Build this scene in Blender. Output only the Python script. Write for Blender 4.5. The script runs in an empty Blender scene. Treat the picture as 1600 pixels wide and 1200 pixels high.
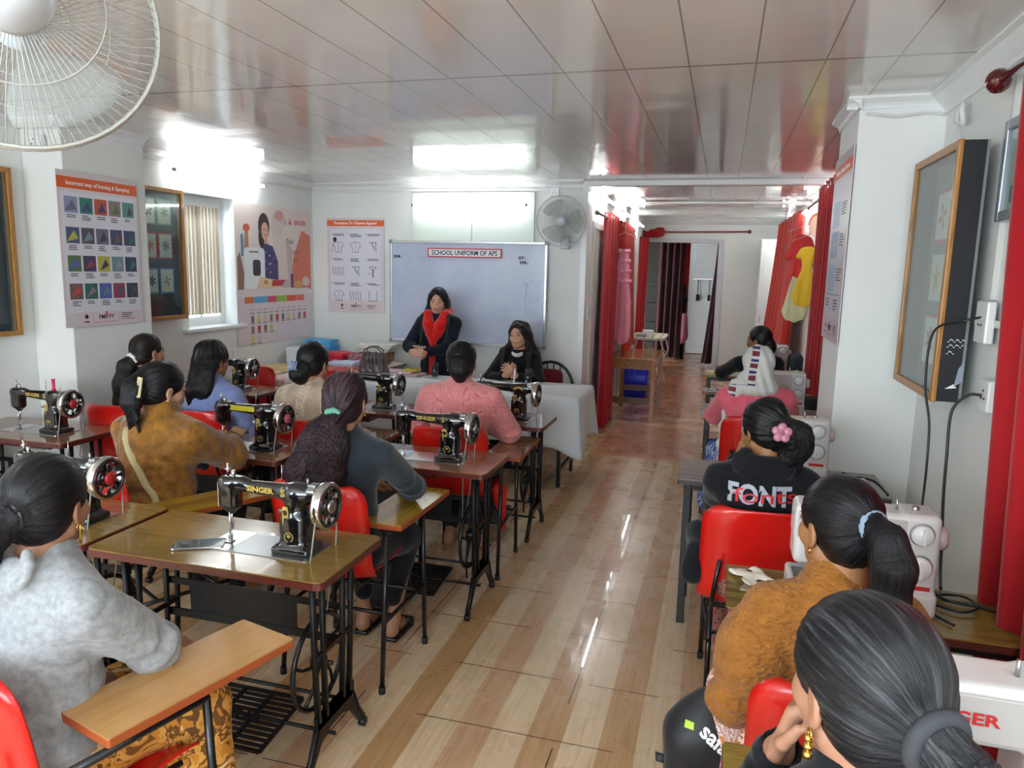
import bpy, math, random
import numpy as np
from mathutils import Vector, Matrix, Euler
sc = bpy.context.scene
C = sc.collection
R_ = math.radians
PI = math.pi
random.seed(7)

# ------------------------------------------------------------------ camera
YAW, PITCH, ROLL, FPX, CAMH = R_(15.7), R_(8.85), R_(1.3), 1150.0, 1.75
cy, sy, cp, sp, cr, sr = math.cos(YAW), math.sin(YAW), math.cos(PITCH), math.sin(PITCH), math.cos(ROLL), math.sin(ROLL)
fwd = Vector((-sy * cp, cy * cp, -sp)); rgt = Vector((cy, sy, 0)); upv = rgt.cross(fwd)
r2 = rgt * cr + upv * sr; u2 = -rgt * sr + upv * cr
cam_d = bpy.data.cameras.new('camera'); cam = bpy.data.objects.new('camera', cam_d); C.objects.link(cam)
cam.matrix_world = Matrix(((r2.x, u2.x, -fwd.x, 0), (r2.y, u2.y, -fwd.y, 0), (r2.z, u2.z, -fwd.z, CAMH), (0, 0, 0, 1)))
cam_d.sensor_fit = 'HORIZONTAL'; cam_d.sensor_width = 36; cam_d.lens = FPX * 36 / 1600
cam_d.clip_start = 0.05
sc.camera = cam
# ------------------------------------------------------------------ world, exposure
w = bpy.data.worlds.new('world'); sc.world = w; w.use_nodes = True
w.node_tree.nodes['Background'].inputs[0].default_value = (0.80, 0.90, 1.0, 1)
w.node_tree.nodes['Background'].inputs[1].default_value = 2.1
sc.view_settings.view_transform = 'Standard'
sc.view_settings.look = 'None'
sc.view_settings.gamma = 1
sc.view_settings.use_curve_mapping = False
sc.view_settings.exposure = 2.75
TUBE = 5.2          # base strength of the fluorescent tubes, some are boosted
pl = bpy.data.lights.new('window_portal', 'AREA'); pl.shape = 'RECTANGLE'; pl.size = 4.3; pl.size_y = 1.4; pl.cycles.is_portal = True   # guides the daylight coming in through the added back window
po = bpy.data.objects.new('window_portal', pl); C.objects.link(po); po.location = (-1.55, -1.62, 1.65); po.rotation_euler = (R_(90), 0, 0)
sc.cycles.use_denoising = True
sc.cycles.max_bounces = 12
sc.cycles.diffuse_bounces = 4
sc.cycles.glossy_bounces = 4
sc.cycles.transmission_bounces = 12
sc.cycles.sample_clamp_indirect = 6
sc.cycles.caustics_reflective = False
sc.cycles.caustics_refractive = False

# ------------------------------------------------------------------ helpers
def L(c):
    if isinstance(c, str):
        c = tuple(int(c[i:i + 2], 16) / 255 for i in (0, 2, 4))
    return tuple((v / 12.92 if v <= .04045 else ((v + .055) / 1.055) ** 2.4) for v in c[:3]) + (1,)

class NT:
    """tiny node-tree builder"""
    def __init__(s, name):
        s.m = bpy.data.materials.new(name); s.m.use_nodes = True; s.t = s.m.node_tree
        s.b = s.t.nodes['Principled BSDF']
    def n(s, typ, ins=None, **kw):
        nd = s.t.nodes.new(typ)
        for k, v in kw.items(): setattr(nd, k, v)
        for k, v in (ins or {}).items():
            s.put(nd.inputs[k], v)
        return nd
    def put(s, sock, v):
        if isinstance(v, bpy.types.NodeSocket): s.t.links.new(v, sock)
        elif isinstance(v, bpy.types.Node): s.t.links.new(v.outputs[0], sock)
        else: sock.default_value = v
    def m_(s, op, a, b=0.0, c=0.0):
        return s.n('ShaderNodeMath', {0: a, 1: b, 2: c}, operation=op).outputs[0]
    def obj(s): return s.n('ShaderNodeTexCoord').outputs['Object']
    def attr(s, name): return s.n('ShaderNodeAttribute', attribute_name=name).outputs['Vector']
    def sep(s, v):
        nd = s.n('ShaderNodeSeparateXYZ', {0: v}); return nd.outputs
    def comb(s, x, y, z): return s.n('ShaderNodeCombineXYZ', {0: x, 1: y, 2: z}).outputs[0]
    def mapv(s, v, sc_): return s.n('ShaderNodeMapping', {0: v, 3: sc_}).outputs[0]
    def noise(s, v, scale=5, det=3, rough=.5, dist=0):
        return s.n('ShaderNodeTexNoise', {'Vector': v, 'Scale': scale, 'Detail': det, 'Roughness': rough, 'Distortion': dist}).outputs[0]
    def ramp(s, f, stops, interp='LINEAR'):
        nd = s.n('ShaderNodeValToRGB', {0: f}); cr_ = nd.color_ramp; cr_.interpolation = interp
        while len(cr_.elements) < len(stops): cr_.elements.new(.5)
        for e, (p, c) in zip(cr_.elements, stops):
            e.position = p; e.color = L(c) if not isinstance(c, float) else (c, c, c, 1)
        return nd.outputs[0]
    def mix(s, f, a, b, blend='MIX'):
        nd = s.n('ShaderNodeMix', data_type='RGBA', blend_type=blend)
        s.put(nd.inputs[0], f); s.put(nd.inputs[6], a); s.put(nd.inputs[7], b)
        return nd.outputs[2]
    def bump(s, h, strength=.3, dist=.01):
        nd = s.n('ShaderNodeBump', {'Height': h, 'Strength': strength, 'Distance': dist})
        s.t.links.new(nd.outputs[0], s.b.inputs['Normal']); return nd
    def set(s, **kw):
        mp = dict(col='Base Color', rough='Roughness', metal='Metallic', spec='Specular IOR Level', coat='Coat Weight',
                  sheen='Sheen Weight', sub='Subsurface Weight', emi='Emission Color', emis='Emission Strength', trans='Transmission Weight', alpha='Alpha', ior='IOR', aniso='Anisotropic')
        for k, v in kw.items(): s.put(s.b.inputs[mp[k]], v)
        return s.m

MATS = {}
def thin_glass(name, tint='ffffff', refl=.10, rough=.02):
    """a thin clear pane: mostly see-through, mirror-like at a glance"""
    m = bpy.data.materials.new(name); m.use_nodes = True; t = m.node_tree; t.nodes.clear()
    o = t.nodes.new('ShaderNodeOutputMaterial'); mx = t.nodes.new('ShaderNodeMixShader'); tr = t.nodes.new('ShaderNodeBsdfTransparent'); gl = t.nodes.new('ShaderNodeBsdfGlossy'); fr = t.nodes.new('ShaderNodeLayerWeight'); pw_ = t.nodes.new('ShaderNodeMath'); pw_.operation = 'POWER'; pw_.inputs[1].default_value = 4.0; mr = t.nodes.new('ShaderNodeMapRange')
    tr.inputs[0].default_value = L(tint); gl.inputs['Roughness'].default_value = rough; fr.inputs[0].default_value = .5
    mr.inputs[3].default_value = refl * .4; mr.inputs[4].default_value = .7
    t.links.new(fr.outputs['Facing'], pw_.inputs[0]); t.links.new(pw_.outputs[0], mr.inputs[0]); t.links.new(mr.outputs[0], mx.inputs[0]); t.links.new(tr.outputs[0], mx.inputs[1]); t.links.new(gl.outputs[0], mx.inputs[2]); t.links.new(mx.outputs[0], o.inputs[0])
    return m
def plain(name, col, rough=.5, metal=0, spec=.5, coat=0, bump=0, bscale=60, var=0, sheen=0):
    if name in MATS: return MATS[name]
    t = NT(name); c = L(col)
    o = t.obj()
    if var:
        nz = t.noise(o, 7, 4)
        d = tuple(max(0, x * (1 - var)) for x in c[:3]) + (1,); l = tuple(min(1, x * (1 + var)) for x in c[:3]) + (1,)
        c = t.mix(t.n('ShaderNodeMapRange', {0: nz, 1: .35, 2: .65}).outputs[0], d, l)
    t.set(col=c, rough=rough, metal=metal, spec=spec, coat=coat, sheen=sheen)
    if bump: t.bump(t.noise(o, bscale, 3), bump, .004)
    MATS[name] = t.m; return t.m

def emit(name, col, st):
    t = NT(name); t.set(col=L(col), emi=L(col), emis=st); MATS[name] = t.m; return t.m

def wood(name, c1, c2, axis=0, rough=.3, coat=.3, scale=1.0, dist=2.5):
    t = NT(name); o = t.obj()
    s_ = [22 * scale] * 3; s_[axis] = 1.6 * scale
    v = t.mapv(o, tuple(s_))
    n1 = t.noise(v, 1, 5, .6, dist); n2 = t.noise(v, 4, 3, .6, .4)
    f = t.m_('ADD', t.m_('MULTIPLY', n1, .75), t.m_('MULTIPLY', n2, .25))
    col = t.ramp(f, [(.36, c2), (.5, c1), (.62, c2)])
    t.set(col=col, rough=rough, coat=coat); MATS[name] = t.m; return t.m

class MB:
    """mesh collector"""
    def __init__(s): s.v = []; s.f = []; s.mi = []; s.sm = []
    def add(s, vs, fs, mi=0, smooth=False, M=None):
        o = len(s.v)
        if M is not None: vs = [tuple(M @ Vector(p)) for p in vs]
        s.v += [tuple(p) for p in vs]
        for f in fs: s.f.append([i + o for i in f]); s.mi.append(mi); s.sm.append(smooth)
        return s
    def box(s, c, d, rot=(0, 0, 0), mi=0, M=None):
        x, y, z = d[0] / 2, d[1] / 2, d[2] / 2
        vs = [(-x, -y, -z), (x, -y, -z), (x, y, -z), (-x, y, -z), (-x, -y, z), (x, -y, z), (x, y, z), (-x, y, z)]
        T = Matrix.Translation(c) @ Euler(rot).to_matrix().to_4x4()
        if M is not None: T = M @ T
        return s.add(vs, [(0, 3, 2, 1), (4, 5, 6, 7), (0, 1, 5, 4), (1, 2, 6, 5), (2, 3, 7, 6), (3, 0, 4, 7)], mi, False, T)
    def b2(s, lo, hi, mi=0):
        return s.box([(a + b) / 2 for a, b in zip(lo, hi)], [abs(b - a) for a, b in zip(lo, hi)], mi=mi)
    def tube(s, pts, r, n=8, mi=0, cap=True, closed=False, flat=None, M=None):
        pts = [Vector(p) for p in pts]; m = len(pts)
        rs = r if isinstance(r, (list, tuple)) else [r] * m
        vs = []; fs = []; up = None
        for i, p in enumerate(pts):
            if closed: t = (pts[(i + 1) % m] - pts[i - 1]).normalized()
            else: t = (pts[min(i + 1, m - 1)] - pts[max(i - 1, 0)]).normalized()
            if up is None:
                up = Vector((0, 0, 1)) if abs(t.z) < .9 else Vector((1, 0, 0))
            a = t.cross(up).normalized(); b = a.cross(t).normalized(); up = b
            for k in range(n):
                th = 2 * PI * k / n
                fa, fb = (flat if flat else (1, 1))
                vs.append(p + a * math.cos(th) * rs[i] * fa + b * math.sin(th) * rs[i] * fb)
        rng = m if closed else m - 1
        for i in range(rng):
            j = (i + 1) % m
            for k in range(n):
                q = (k + 1) % n
                fs.append((i * n + k, i * n + q, j * n + q, j * n + k))
        s.add(vs, fs, mi, True, M)
        if cap and not closed:
            o = len(s.v) - len(vs)
            s.f.append([o + k for k in range(n)][::-1]); s.mi.append(mi); s.sm.append(False)
            s.f.append([o + (m - 1) * n + k for k in range(n)]); s.mi.append(mi); s.sm.append(False)
        return s
    def cyl(s, a, b, r, n=16, mi=0, r2=None, M=None):
        return s.tube([a, b], [r, r if r2 is None else r2], n, mi, M=M)
    def lathe(s, prof, c=(0, 0, 0), axis='Z', n=24, mi=0, M=None):
        vs = []; fs = []; m = len(prof)
        for r, h in prof:
            for k in range(n):
                th = 2 * PI * k / n; x, y = r * math.cos(th), r * math.sin(th)
                p = (x, y, h) if axis == 'Z' else ((h, x, y) if axis == 'X' else (x, h, y))
                vs.append((p[0] + c[0], p[1] + c[1], p[2] + c[2]))
        for i in range(m - 1):
            for k in range(n):
                q = (k + 1) % n; f = (i * n + k, i * n + q, (i + 1) * n + q, (i + 1) * n + k)
                fs.append(f if axis != 'Y' else f[::-1])
        return s.add(vs, fs, mi, True, M)
    def prism(s, poly, h, axis='Z', mi=0, M=None, base=0):
        """poly 2d ccw extruded base..base+h along axis"""
        n = len(poly)
        def P(p, q):
            return {'Z': (p[0], p[1], q), 'X': (q, p[0], p[1]), 'Y': (p[0], q, p[1])}[axis]
        vs = [P(p, base) for p in poly] + [P(p, base + h) for p in poly]
        fs = [list(range(n))[::-1], list(range(n, 2 * n))] + [(i, (i + 1) % n, n + (i + 1) % n, n + i) for i in range(n)]
        if axis == 'Y': fs = [list(f)[::-1] for f in fs]
        return s.add(vs, fs, mi, False, M)
    def grid(s, fn, nu, nv, mi=0, smooth=True, M=None):
        vs = [fn(i / nu, j / nv) for j in range(nv + 1) for i in range(nu + 1)]
        fs = [(j * (nu + 1) + i, j * (nu + 1) + i + 1, (j + 1) * (nu + 1) + i + 1, (j + 1) * (nu + 1) + i) for j in range(nv) for i in range(nu)]
        return s.add(vs, fs, mi, smooth, M)
    def mesh(s, name, mats):
        me = bpy.data.meshes.new(name); me.from_pydata(s.v, [], s.f)
        for m in (mats if isinstance(mats, (list, tuple)) else [mats]): me.materials.append(m)
        me.polygons.foreach_set('material_index', s.mi); me.polygons.foreach_set('use_smooth', s.sm)
        me.update(); return me
    def build(s, name, mats, parent=None, bevel=0, seg=2, solid=0, loc=None, label=None):
        o = bpy.data.objects.new(name, s.mesh(name, mats)); C.objects.link(o)
        if parent: o.parent = parent
        if loc: o.location = loc
        if label: o['label'] = label
        if solid:
            m = o.modifiers.new('sol', 'SOLIDIFY'); m.thickness = solid; m.offset = 0
        if bevel:
            m = o.modifiers.new('bev', 'BEVEL'); m.width = bevel; m.segments = seg; m.limit_method = 'ANGLE'; m.angle_limit = R_(35)
        return o

def rrect(x0, y0, x1, y1, r, n=4):
    p = []
    for cx, cy_, a in ((x1 - r, y0 + r, -90), (x1 - r, y1 - r, 0), (x0 + r, y1 - r, 90), (x0 + r, y0 + r, 180)):
        for k in range(n + 1):
            t = R_(a + 90 * k / n); p.append((cx + r * math.cos(t), cy_ + r * math.sin(t)))
    return p

def thing(name, label, cat, loc=(0, 0, 0), rz=0, group=None):
    o = bpy.data.objects.new(name, None); C.objects.link(o); o.location = loc; o.rotation_euler = (0, 0, rz)
    o.empty_display_size = .05
    return tag(o, label, cat, group)
def tag(o, label, cat, group=None):
    o['label'] = label; o['category'] = cat
    if group: o['group'] = group
    return o
def struct(o): o['kind'] = 'structure'; return o
def kids(o): return [c for c in bpy.data.objects if c.parent == o]
def dup(root, loc, rz, label, group=None, mats=None):
    r = root.copy(); C.objects.link(r); r.location = loc; r.rotation_euler = (0, 0, rz); r['label'] = label
    if group: r['group'] = group
    for ch in kids(root):
        c = ch.copy(); C.objects.link(c); c.parent = r
        for g in kids(ch):
            d = g.copy(); C.objects.link(d); d.parent = c
    return r
def text(name, s, size, mat, parent, M, depth=.0006, align='CENTER', bold=0, sx=1.0):
    cu = bpy.data.curves.new(name, 'FONT'); cu.body = s; cu.size = size; cu.extrude = depth; cu.align_x = align; cu.align_y = 'CENTER'
    cu.offset = bold; cu.resolution_u = 3
    o = bpy.data.objects.new(name, cu); C.objects.link(o)
    bpy.context.view_layer.update()
    me = bpy.data.meshes.new_from_object(o.evaluated_get(bpy.context.evaluated_depsgraph_get()))
    bpy.data.objects.remove(o); bpy.data.curves.remove(cu)
    me.transform(M @ Matrix.Diagonal((sx, 1, 1, 1))); me.materials.clear(); me.materials.append(mat)
    r = bpy.data.objects.new(name, me); C.objects.link(r)
    if parent: r.parent = parent
    return r
def textmesh(mb, s, size, M, mi=0, bold=0, sx=1.0, align='CENTER', depth=.0005):
    """adds text geometry into a collector"""
    cu = bpy.data.curves.new('t', 'FONT'); cu.body = s; cu.size = size; cu.extrude = depth; cu.align_x = align; cu.align_y = 'CENTER'
    cu.offset = bold; cu.resolution_u = 2
    o = bpy.data.objects.new('t', cu); C.objects.link(o); bpy.context.view_layer.update()
    me = bpy.data.meshes.new_from_object(o.evaluated_get(bpy.context.evaluated_depsgraph_get()))
    bpy.data.objects.remove(o); bpy.data.curves.remove(cu)
    T = M @ Matrix.Diagonal((sx, 1, 1, 1))
    mb.add([v.co for v in me.vertices], [list(p.vertices) for p in me.polygons], mi, False, T)
    bpy.data.meshes.remove(me)
def frameM(o, x, y):
    """matrix with local x,y axes as given, z = x cross y"""
    x = Vector(x).normalized(); y = Vector(y).normalized(); z = x.cross(y)
    return Matrix(((x.x, y.x, z.x, o[0]), (x.y, y.y, z.y, o[1]), (x.z, y.z, z.z, o[2]), (0, 0, 0, 1)))

# ------------------------------------------------------------------ signed distance modelling
_rng = np.random.RandomState(3)
def snoise(P, f, seed=0, n=7):
    rs = np.random.RandomState(seed); out = np.zeros(P[0].shape, np.float32)
    for i in range(n):
        wv = rs.normal(size=3); wv *= f * (0.6 + rs.rand()) / np.linalg.norm(wv)
        out += np.sin(P[0] * wv[0] + P[1] * wv[1] + P[2] * wv[2] + rs.rand() * 6.28)
    return out / math.sqrt(n)

class SDF:
    def __init__(s, lo, hi, h):
        s.h = h; s.lo = np.array(lo, np.float32)
        s.n = np.maximum(4, np.ceil((np.array(hi) - s.lo) / h).astype(int) + 1)
        s.ax = [s.lo[i] + h * np.arange(s.n[i], dtype=np.float32) for i in range(3)]
        s.d = np.full(tuple(s.n), .12, np.float32)
    def _sl(s, lo, hi, pad):
        sl = []
        for i in range(3):
            a = int(max(0, math.floor((lo[i] - pad - s.lo[i]) / s.h))); b = int(min(s.n[i], math.ceil((hi[i] + pad - s.lo[i]) / s.h) + 1))
            if b <= a: return None
            sl.append(slice(a, b))
        return tuple(sl)
    def _pts(s, sl): return np.meshgrid(s.ax[0][sl[0]], s.ax[1][sl[1]], s.ax[2][sl[2]], indexing='ij', sparse=True)
    def _mix(s, sl, d, k, sub):
        a = s.d[sl]
        if sub:
            d = -d
            if k > 0:
                h = np.maximum(k - np.abs(a - d), 0) / k; s.d[sl] = np.maximum(a, d) + h * h * k * .25
            else: s.d[sl] = np.maximum(a, d)
        else:
            if k > 0:
                h = np.maximum(k - np.abs(a - d), 0) / k; s.d[sl] = np.minimum(a, d) - h * h * k * .25
            else: s.d[sl] = np.minimum(a, d)
    def cap(s, a, b, ra, rb=None, k=.02, sub=False, flat=None):
        rb = ra if rb is None else rb; a = np.array(a, float); b = np.array(b, float); R = max(ra, rb)
        sl = s._sl(np.minimum(a, b) - R, np.maximum(a, b) + R, .04 + k)
        if sl is None: return s
        X, Y, Z = s._pts(sl); ba = b - a; L2 = max(1e-9, float(ba @ ba))
        t = np.clip(((X - a[0]) * ba[0] + (Y - a[1]) * ba[1] + (Z - a[2]) * ba[2]) / L2, 0, 1)
        d = np.sqrt((X - a[0] - ba[0] * t) ** 2 + (Y - a[1] - ba[1] * t) ** 2 + (Z - a[2] - ba[2] * t) ** 2) - (ra + (rb - ra) * t)
        s._mix(sl, d.astype(np.float32), k, sub); return s
    def chain(s, pts, rs, k=.02):
        for i in range(len(pts) - 1): s.cap(pts[i], pts[i + 1], rs[i], rs[i + 1], k)
        return s
    def ell(s, c, r, M=None, k=.02, sub=False):
        c = np.array(c, float); r = np.array(r, float); R = r.max()
        sl = s._sl(c - R, c + R, .04 + k)
        if sl is None: return s
        X, Y, Z = s._pts(sl); X = X - c[0]; Y = Y - c[1]; Z = Z - c[2]
        if M is not None:
            M = np.array(M)[:3, :3]
            X, Y, Z = (M[0, 0] * X + M[1, 0] * Y + M[2, 0] * Z, M[0, 1] * X + M[1, 1] * Y + M[2, 1] * Z, M[0, 2] * X + M[1, 2] * Y + M[2, 2] * Z)
        k0 = np.sqrt((X / r[0]) ** 2 + (Y / r[1]) ** 2 + (Z / r[2]) ** 2)
        k1 = np.sqrt((X / r[0] ** 2) ** 2 + (Y / r[1] ** 2) ** 2 + (Z / r[2] ** 2) ** 2)
        d = k0 * (k0 - 1) / np.maximum(k1, 1e-6)
        s._mix(sl, d.astype(np.float32), k, sub); return s
    def box(s, c, hf, r, M=None, k=.0, sub=False):
        c = np.array(c, float); hf = np.array(hf, float); R = np.linalg.norm(hf)
        sl = s._sl(c - R, c + R, .03 + k)
        if sl is None: return s
        X, Y, Z = s._pts(sl); X = X - c[0]; Y = Y - c[1]; Z = Z - c[2]
        if M is not None:
            M = np.array(M)[:3, :3]
            X, Y, Z = (M[0, 0] * X + M[1, 0] * Y + M[2, 0] * Z, M[0, 1] * X + M[1, 1] * Y + M[2, 1] * Z, M[0, 2] * X + M[1, 2] * Y + M[2, 2] * Z)
        qx, qy, qz = np.abs(X) - hf[0] + r, np.abs(Y) - hf[1] + r, np.abs(Z) - hf[2] + r
        d = np.sqrt(np.maximum(qx, 0) ** 2 + np.maximum(qy, 0) ** 2 + np.maximum(qz, 0) ** 2) + np.minimum(np.maximum(qx, np.maximum(qy, qz)), 0) - r
        s._mix(sl, d.astype(np.float32), k, sub); return s
    def disp(s, fn):
        """fn(P)->offset, only evaluated near the surface"""
        idx = np.nonzero(np.abs(s.d) < s.h * 2.5 + .02)
        P = [s.ax[i][idx[i]] for i in range(3)]
        s.d[idx] += fn(P).astype(np.float32); return s
    def mesh(s, name, mats, smooth=True, attrs=None):
        d = s.d; d[0], d[-1], d[:, 0], d[:, -1], d[:, :, 0], d[:, :, -1] = (1e-3,) * 6 if False else [np.maximum(q, 1e-3) for q in (d[0], d[-1], d[:, 0], d[:, -1], d[:, :, 0], d[:, :, -1])]
        ins = d < 0; nx, ny, nz = d.shape
        cnt = np.zeros((nx - 1, ny - 1, nz - 1), np.int8)
        for i in (0, 1):
            for j in (0, 1):
                for k in (0, 1): cnt += ins[i:nx - 1 + i, j:ny - 1 + j, k:nz - 1 + k]
        act = (cnt > 0) & (cnt < 8); ci = np.array(np.nonzero(act)); N = ci.shape[1]
        idx = np.full(act.shape, -1, np.int64); idx[act] = np.arange(N)
        acc = np.zeros((3, N)); num = np.zeros(N)
        for ax in range(3):
            o1, o2 = [a for a in range(3) if a != ax]
            for u in (0, 1):
                for v in (0, 1):
                    p = ci.copy(); p[o1] += u; p[o2] += v; q = p.copy(); q[ax] += 1
                    da = d[tuple(p)]; db = d[tuple(q)]; m = (da < 0) != (db < 0)
                    t = np.where(m, da / np.where(m, da - db, 1), 0)
                    pos = p.astype(float); pos[ax] += t
                    acc += pos * m; num += m
        V = (acc / num) * s.h + s.lo[:, None]
        faces = []
        for ax in range(3):
            o1, o2 = (ax + 1) % 3, (ax + 2) % 3
            a = [slice(None)] * 3; b = [slice(None)] * 3; a[ax] = slice(0, -1); b[ax] = slice(1, None)
            for q in (o1, o2): a[q] = slice(1, -1); b[q] = slice(1, -1)
            A = ins[tuple(a)]; B = ins[tuple(b)]
            for flip, msk in ((0, A & ~B), (1, ~A & B)):
                e = np.array(np.nonzero(msk))
                if e.shape[1] == 0: continue
                e[o1] += 1; e[o2] += 1
                def cell(du, dv):
                    c = e.copy(); c[o1] -= du; c[o2] -= dv; return idx[tuple(c)]
                F = np.stack([cell(1, 1), cell(0, 1), cell(0, 0), cell(1, 0)], 1)
                faces.append(F[:, ::-1] if flip else F)
        F = np.concatenate(faces) if faces else np.zeros((0, 4), int)
        F = F[(F >= 0).all(1)]
        me = bpy.data.meshes.new(name)
        me.vertices.add(N); me.vertices.foreach_set('co', V.T.astype(np.float32).ravel())
        me.loops.add(len(F) * 4); me.loops.foreach_set('vertex_index', F.astype(np.int32).ravel())
        me.polygons.add(len(F)); me.polygons.foreach_set('loop_start', np.arange(len(F), dtype=np.int32) * 4)
        me.polygons.foreach_set('use_smooth', np.full(len(F), smooth))
        for m in (mats if isinstance(mats, (list, tuple)) else [mats]): me.materials.append(m)
        me.update(calc_edges=True); me.validate()
        for an, fn in (attrs or {}).items():
            val = np.asarray(fn(V), np.float32)   # (3,N)
            if an.startswith('c_'):
                at = me.attributes.new(an, 'FLOAT_COLOR', 'POINT'); at.data.foreach_set('color', np.concatenate([val, np.ones((1, N), np.float32)]).T.ravel())
            else:
                at = me.attributes.new(an, 'FLOAT_VECTOR', 'POINT'); at.data.foreach_set('vector', val.T.ravel())
        return me
    def build(s, name, mats, parent=None, attrs=None, label=None, smooth_mod=0):
        o = bpy.data.objects.new(name, s.mesh(name, mats, attrs=attrs)); C.objects.link(o)
        if parent: o.parent = parent
        if label: o['label'] = label
        if smooth_mod:
            m = o.modifiers.new('smooth', 'SMOOTH'); m.factor = .5; m.iterations = smooth_mod
        return o
# ------------------------------------------------------------------ materials of the room
def wall_mat():
    t = NT('wall_paint'); o = t.obj()
    n1 = t.noise(o, 1.3, 4, .6); n2 = t.noise(o, 90, 2)
    col = t.mix(t.n('ShaderNodeMapRange', {0: n1, 1: .35, 2: .7}).outputs[0], L('e2e5e0'), L('ebece8'))
    t.set(col=col, rough=.6, spec=.3); t.bump(n2, .12, .002); return t.m
M_wall = wall_mat()
M_white = plain('white_trim', 'e6e8e6', .3)
M_whitegloss = plain('white_plastic', 'eceded', .25, coat=.3)
M_grey = plain('grey_metal', '8c9092', .35, .7)
M_chrome = plain('chrome', 'd8d8d8', .12, 1)
M_steel = plain('brushed_steel', 'b9bcbd', .3, 1)
M_black = plain('black_metal', '121214', .35, .3, coat=.2)
M_iron = plain('cast_iron', '17181a', .42, .5, bump=.3, bscale=120)
M_rubber = plain('black_rubber', '141414', .7)
M_tube = emit('tube_light', 'f4fbff', TUBE); M_tube2 = emit('tube_light_boosted', 'f4fbff', TUBE * 1.7)  # second material is made stronger to brighten the passage and right wall

def ceiling_mat():
    t = NT('pvc_ceiling'); o = t.obj(); X, Y, Z = t.sep(o)[:3]
    # panel grooves along Y every 0.26 m, a cross joint at y = 3.3
    fx = t.m_('ABSOLUTE', t.m_('SUBTRACT', t.m_('FRACT', t.m_('DIVIDE', t.m_('ADD', X, 20.07 + .13), .265)), .5))
    g = t.m_('LESS_THAN', fx, .012)
    jy = t.m_('LESS_THAN', t.m_('ABSOLUTE', t.m_('SUBTRACT', Y, 3.3)), .010)
    g = t.m_('MAXIMUM', g, jy)
    n = t.noise(t.mapv(o, (1.2, .25, 1)), 1.3, 3, .6)
    col = t.mix(t.n('ShaderNodeMapRange', {0: n, 1: .3, 2: .7}).outputs[0], L('dedad5'), L('e6e3df'))
    col = t.mix(g, col, L('a39b91'))
    # panels sag a little between their fixings, fine ribs run along each panel
    wv = t.m_('MULTIPLY', t.m_('SINE', t.m_('MULTIPLY', Y, 14.0)), .5)
    wn = t.noise(t.mapv(o, (.7, 3.0, 1)), 1.6, 2, .5)
    rib = t.m_('SINE', t.m_('MULTIPLY', X, 420.0))
    h = t.m_('ADD', t.m_('MULTIPLY', wv, .0008), t.m_('MULTIPLY', wn, .0022))
    h = t.m_('ADD', h, t.m_('MULTIPLY', rib, .00001))
    h = t.m_('SUBTRACT', h, t.m_('MULTIPLY', g, .002))
    t.set(col=col, rough=.085, coat=0, spec=.7)
    t.bump(h, 1.0, 1.0); return t.m

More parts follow.
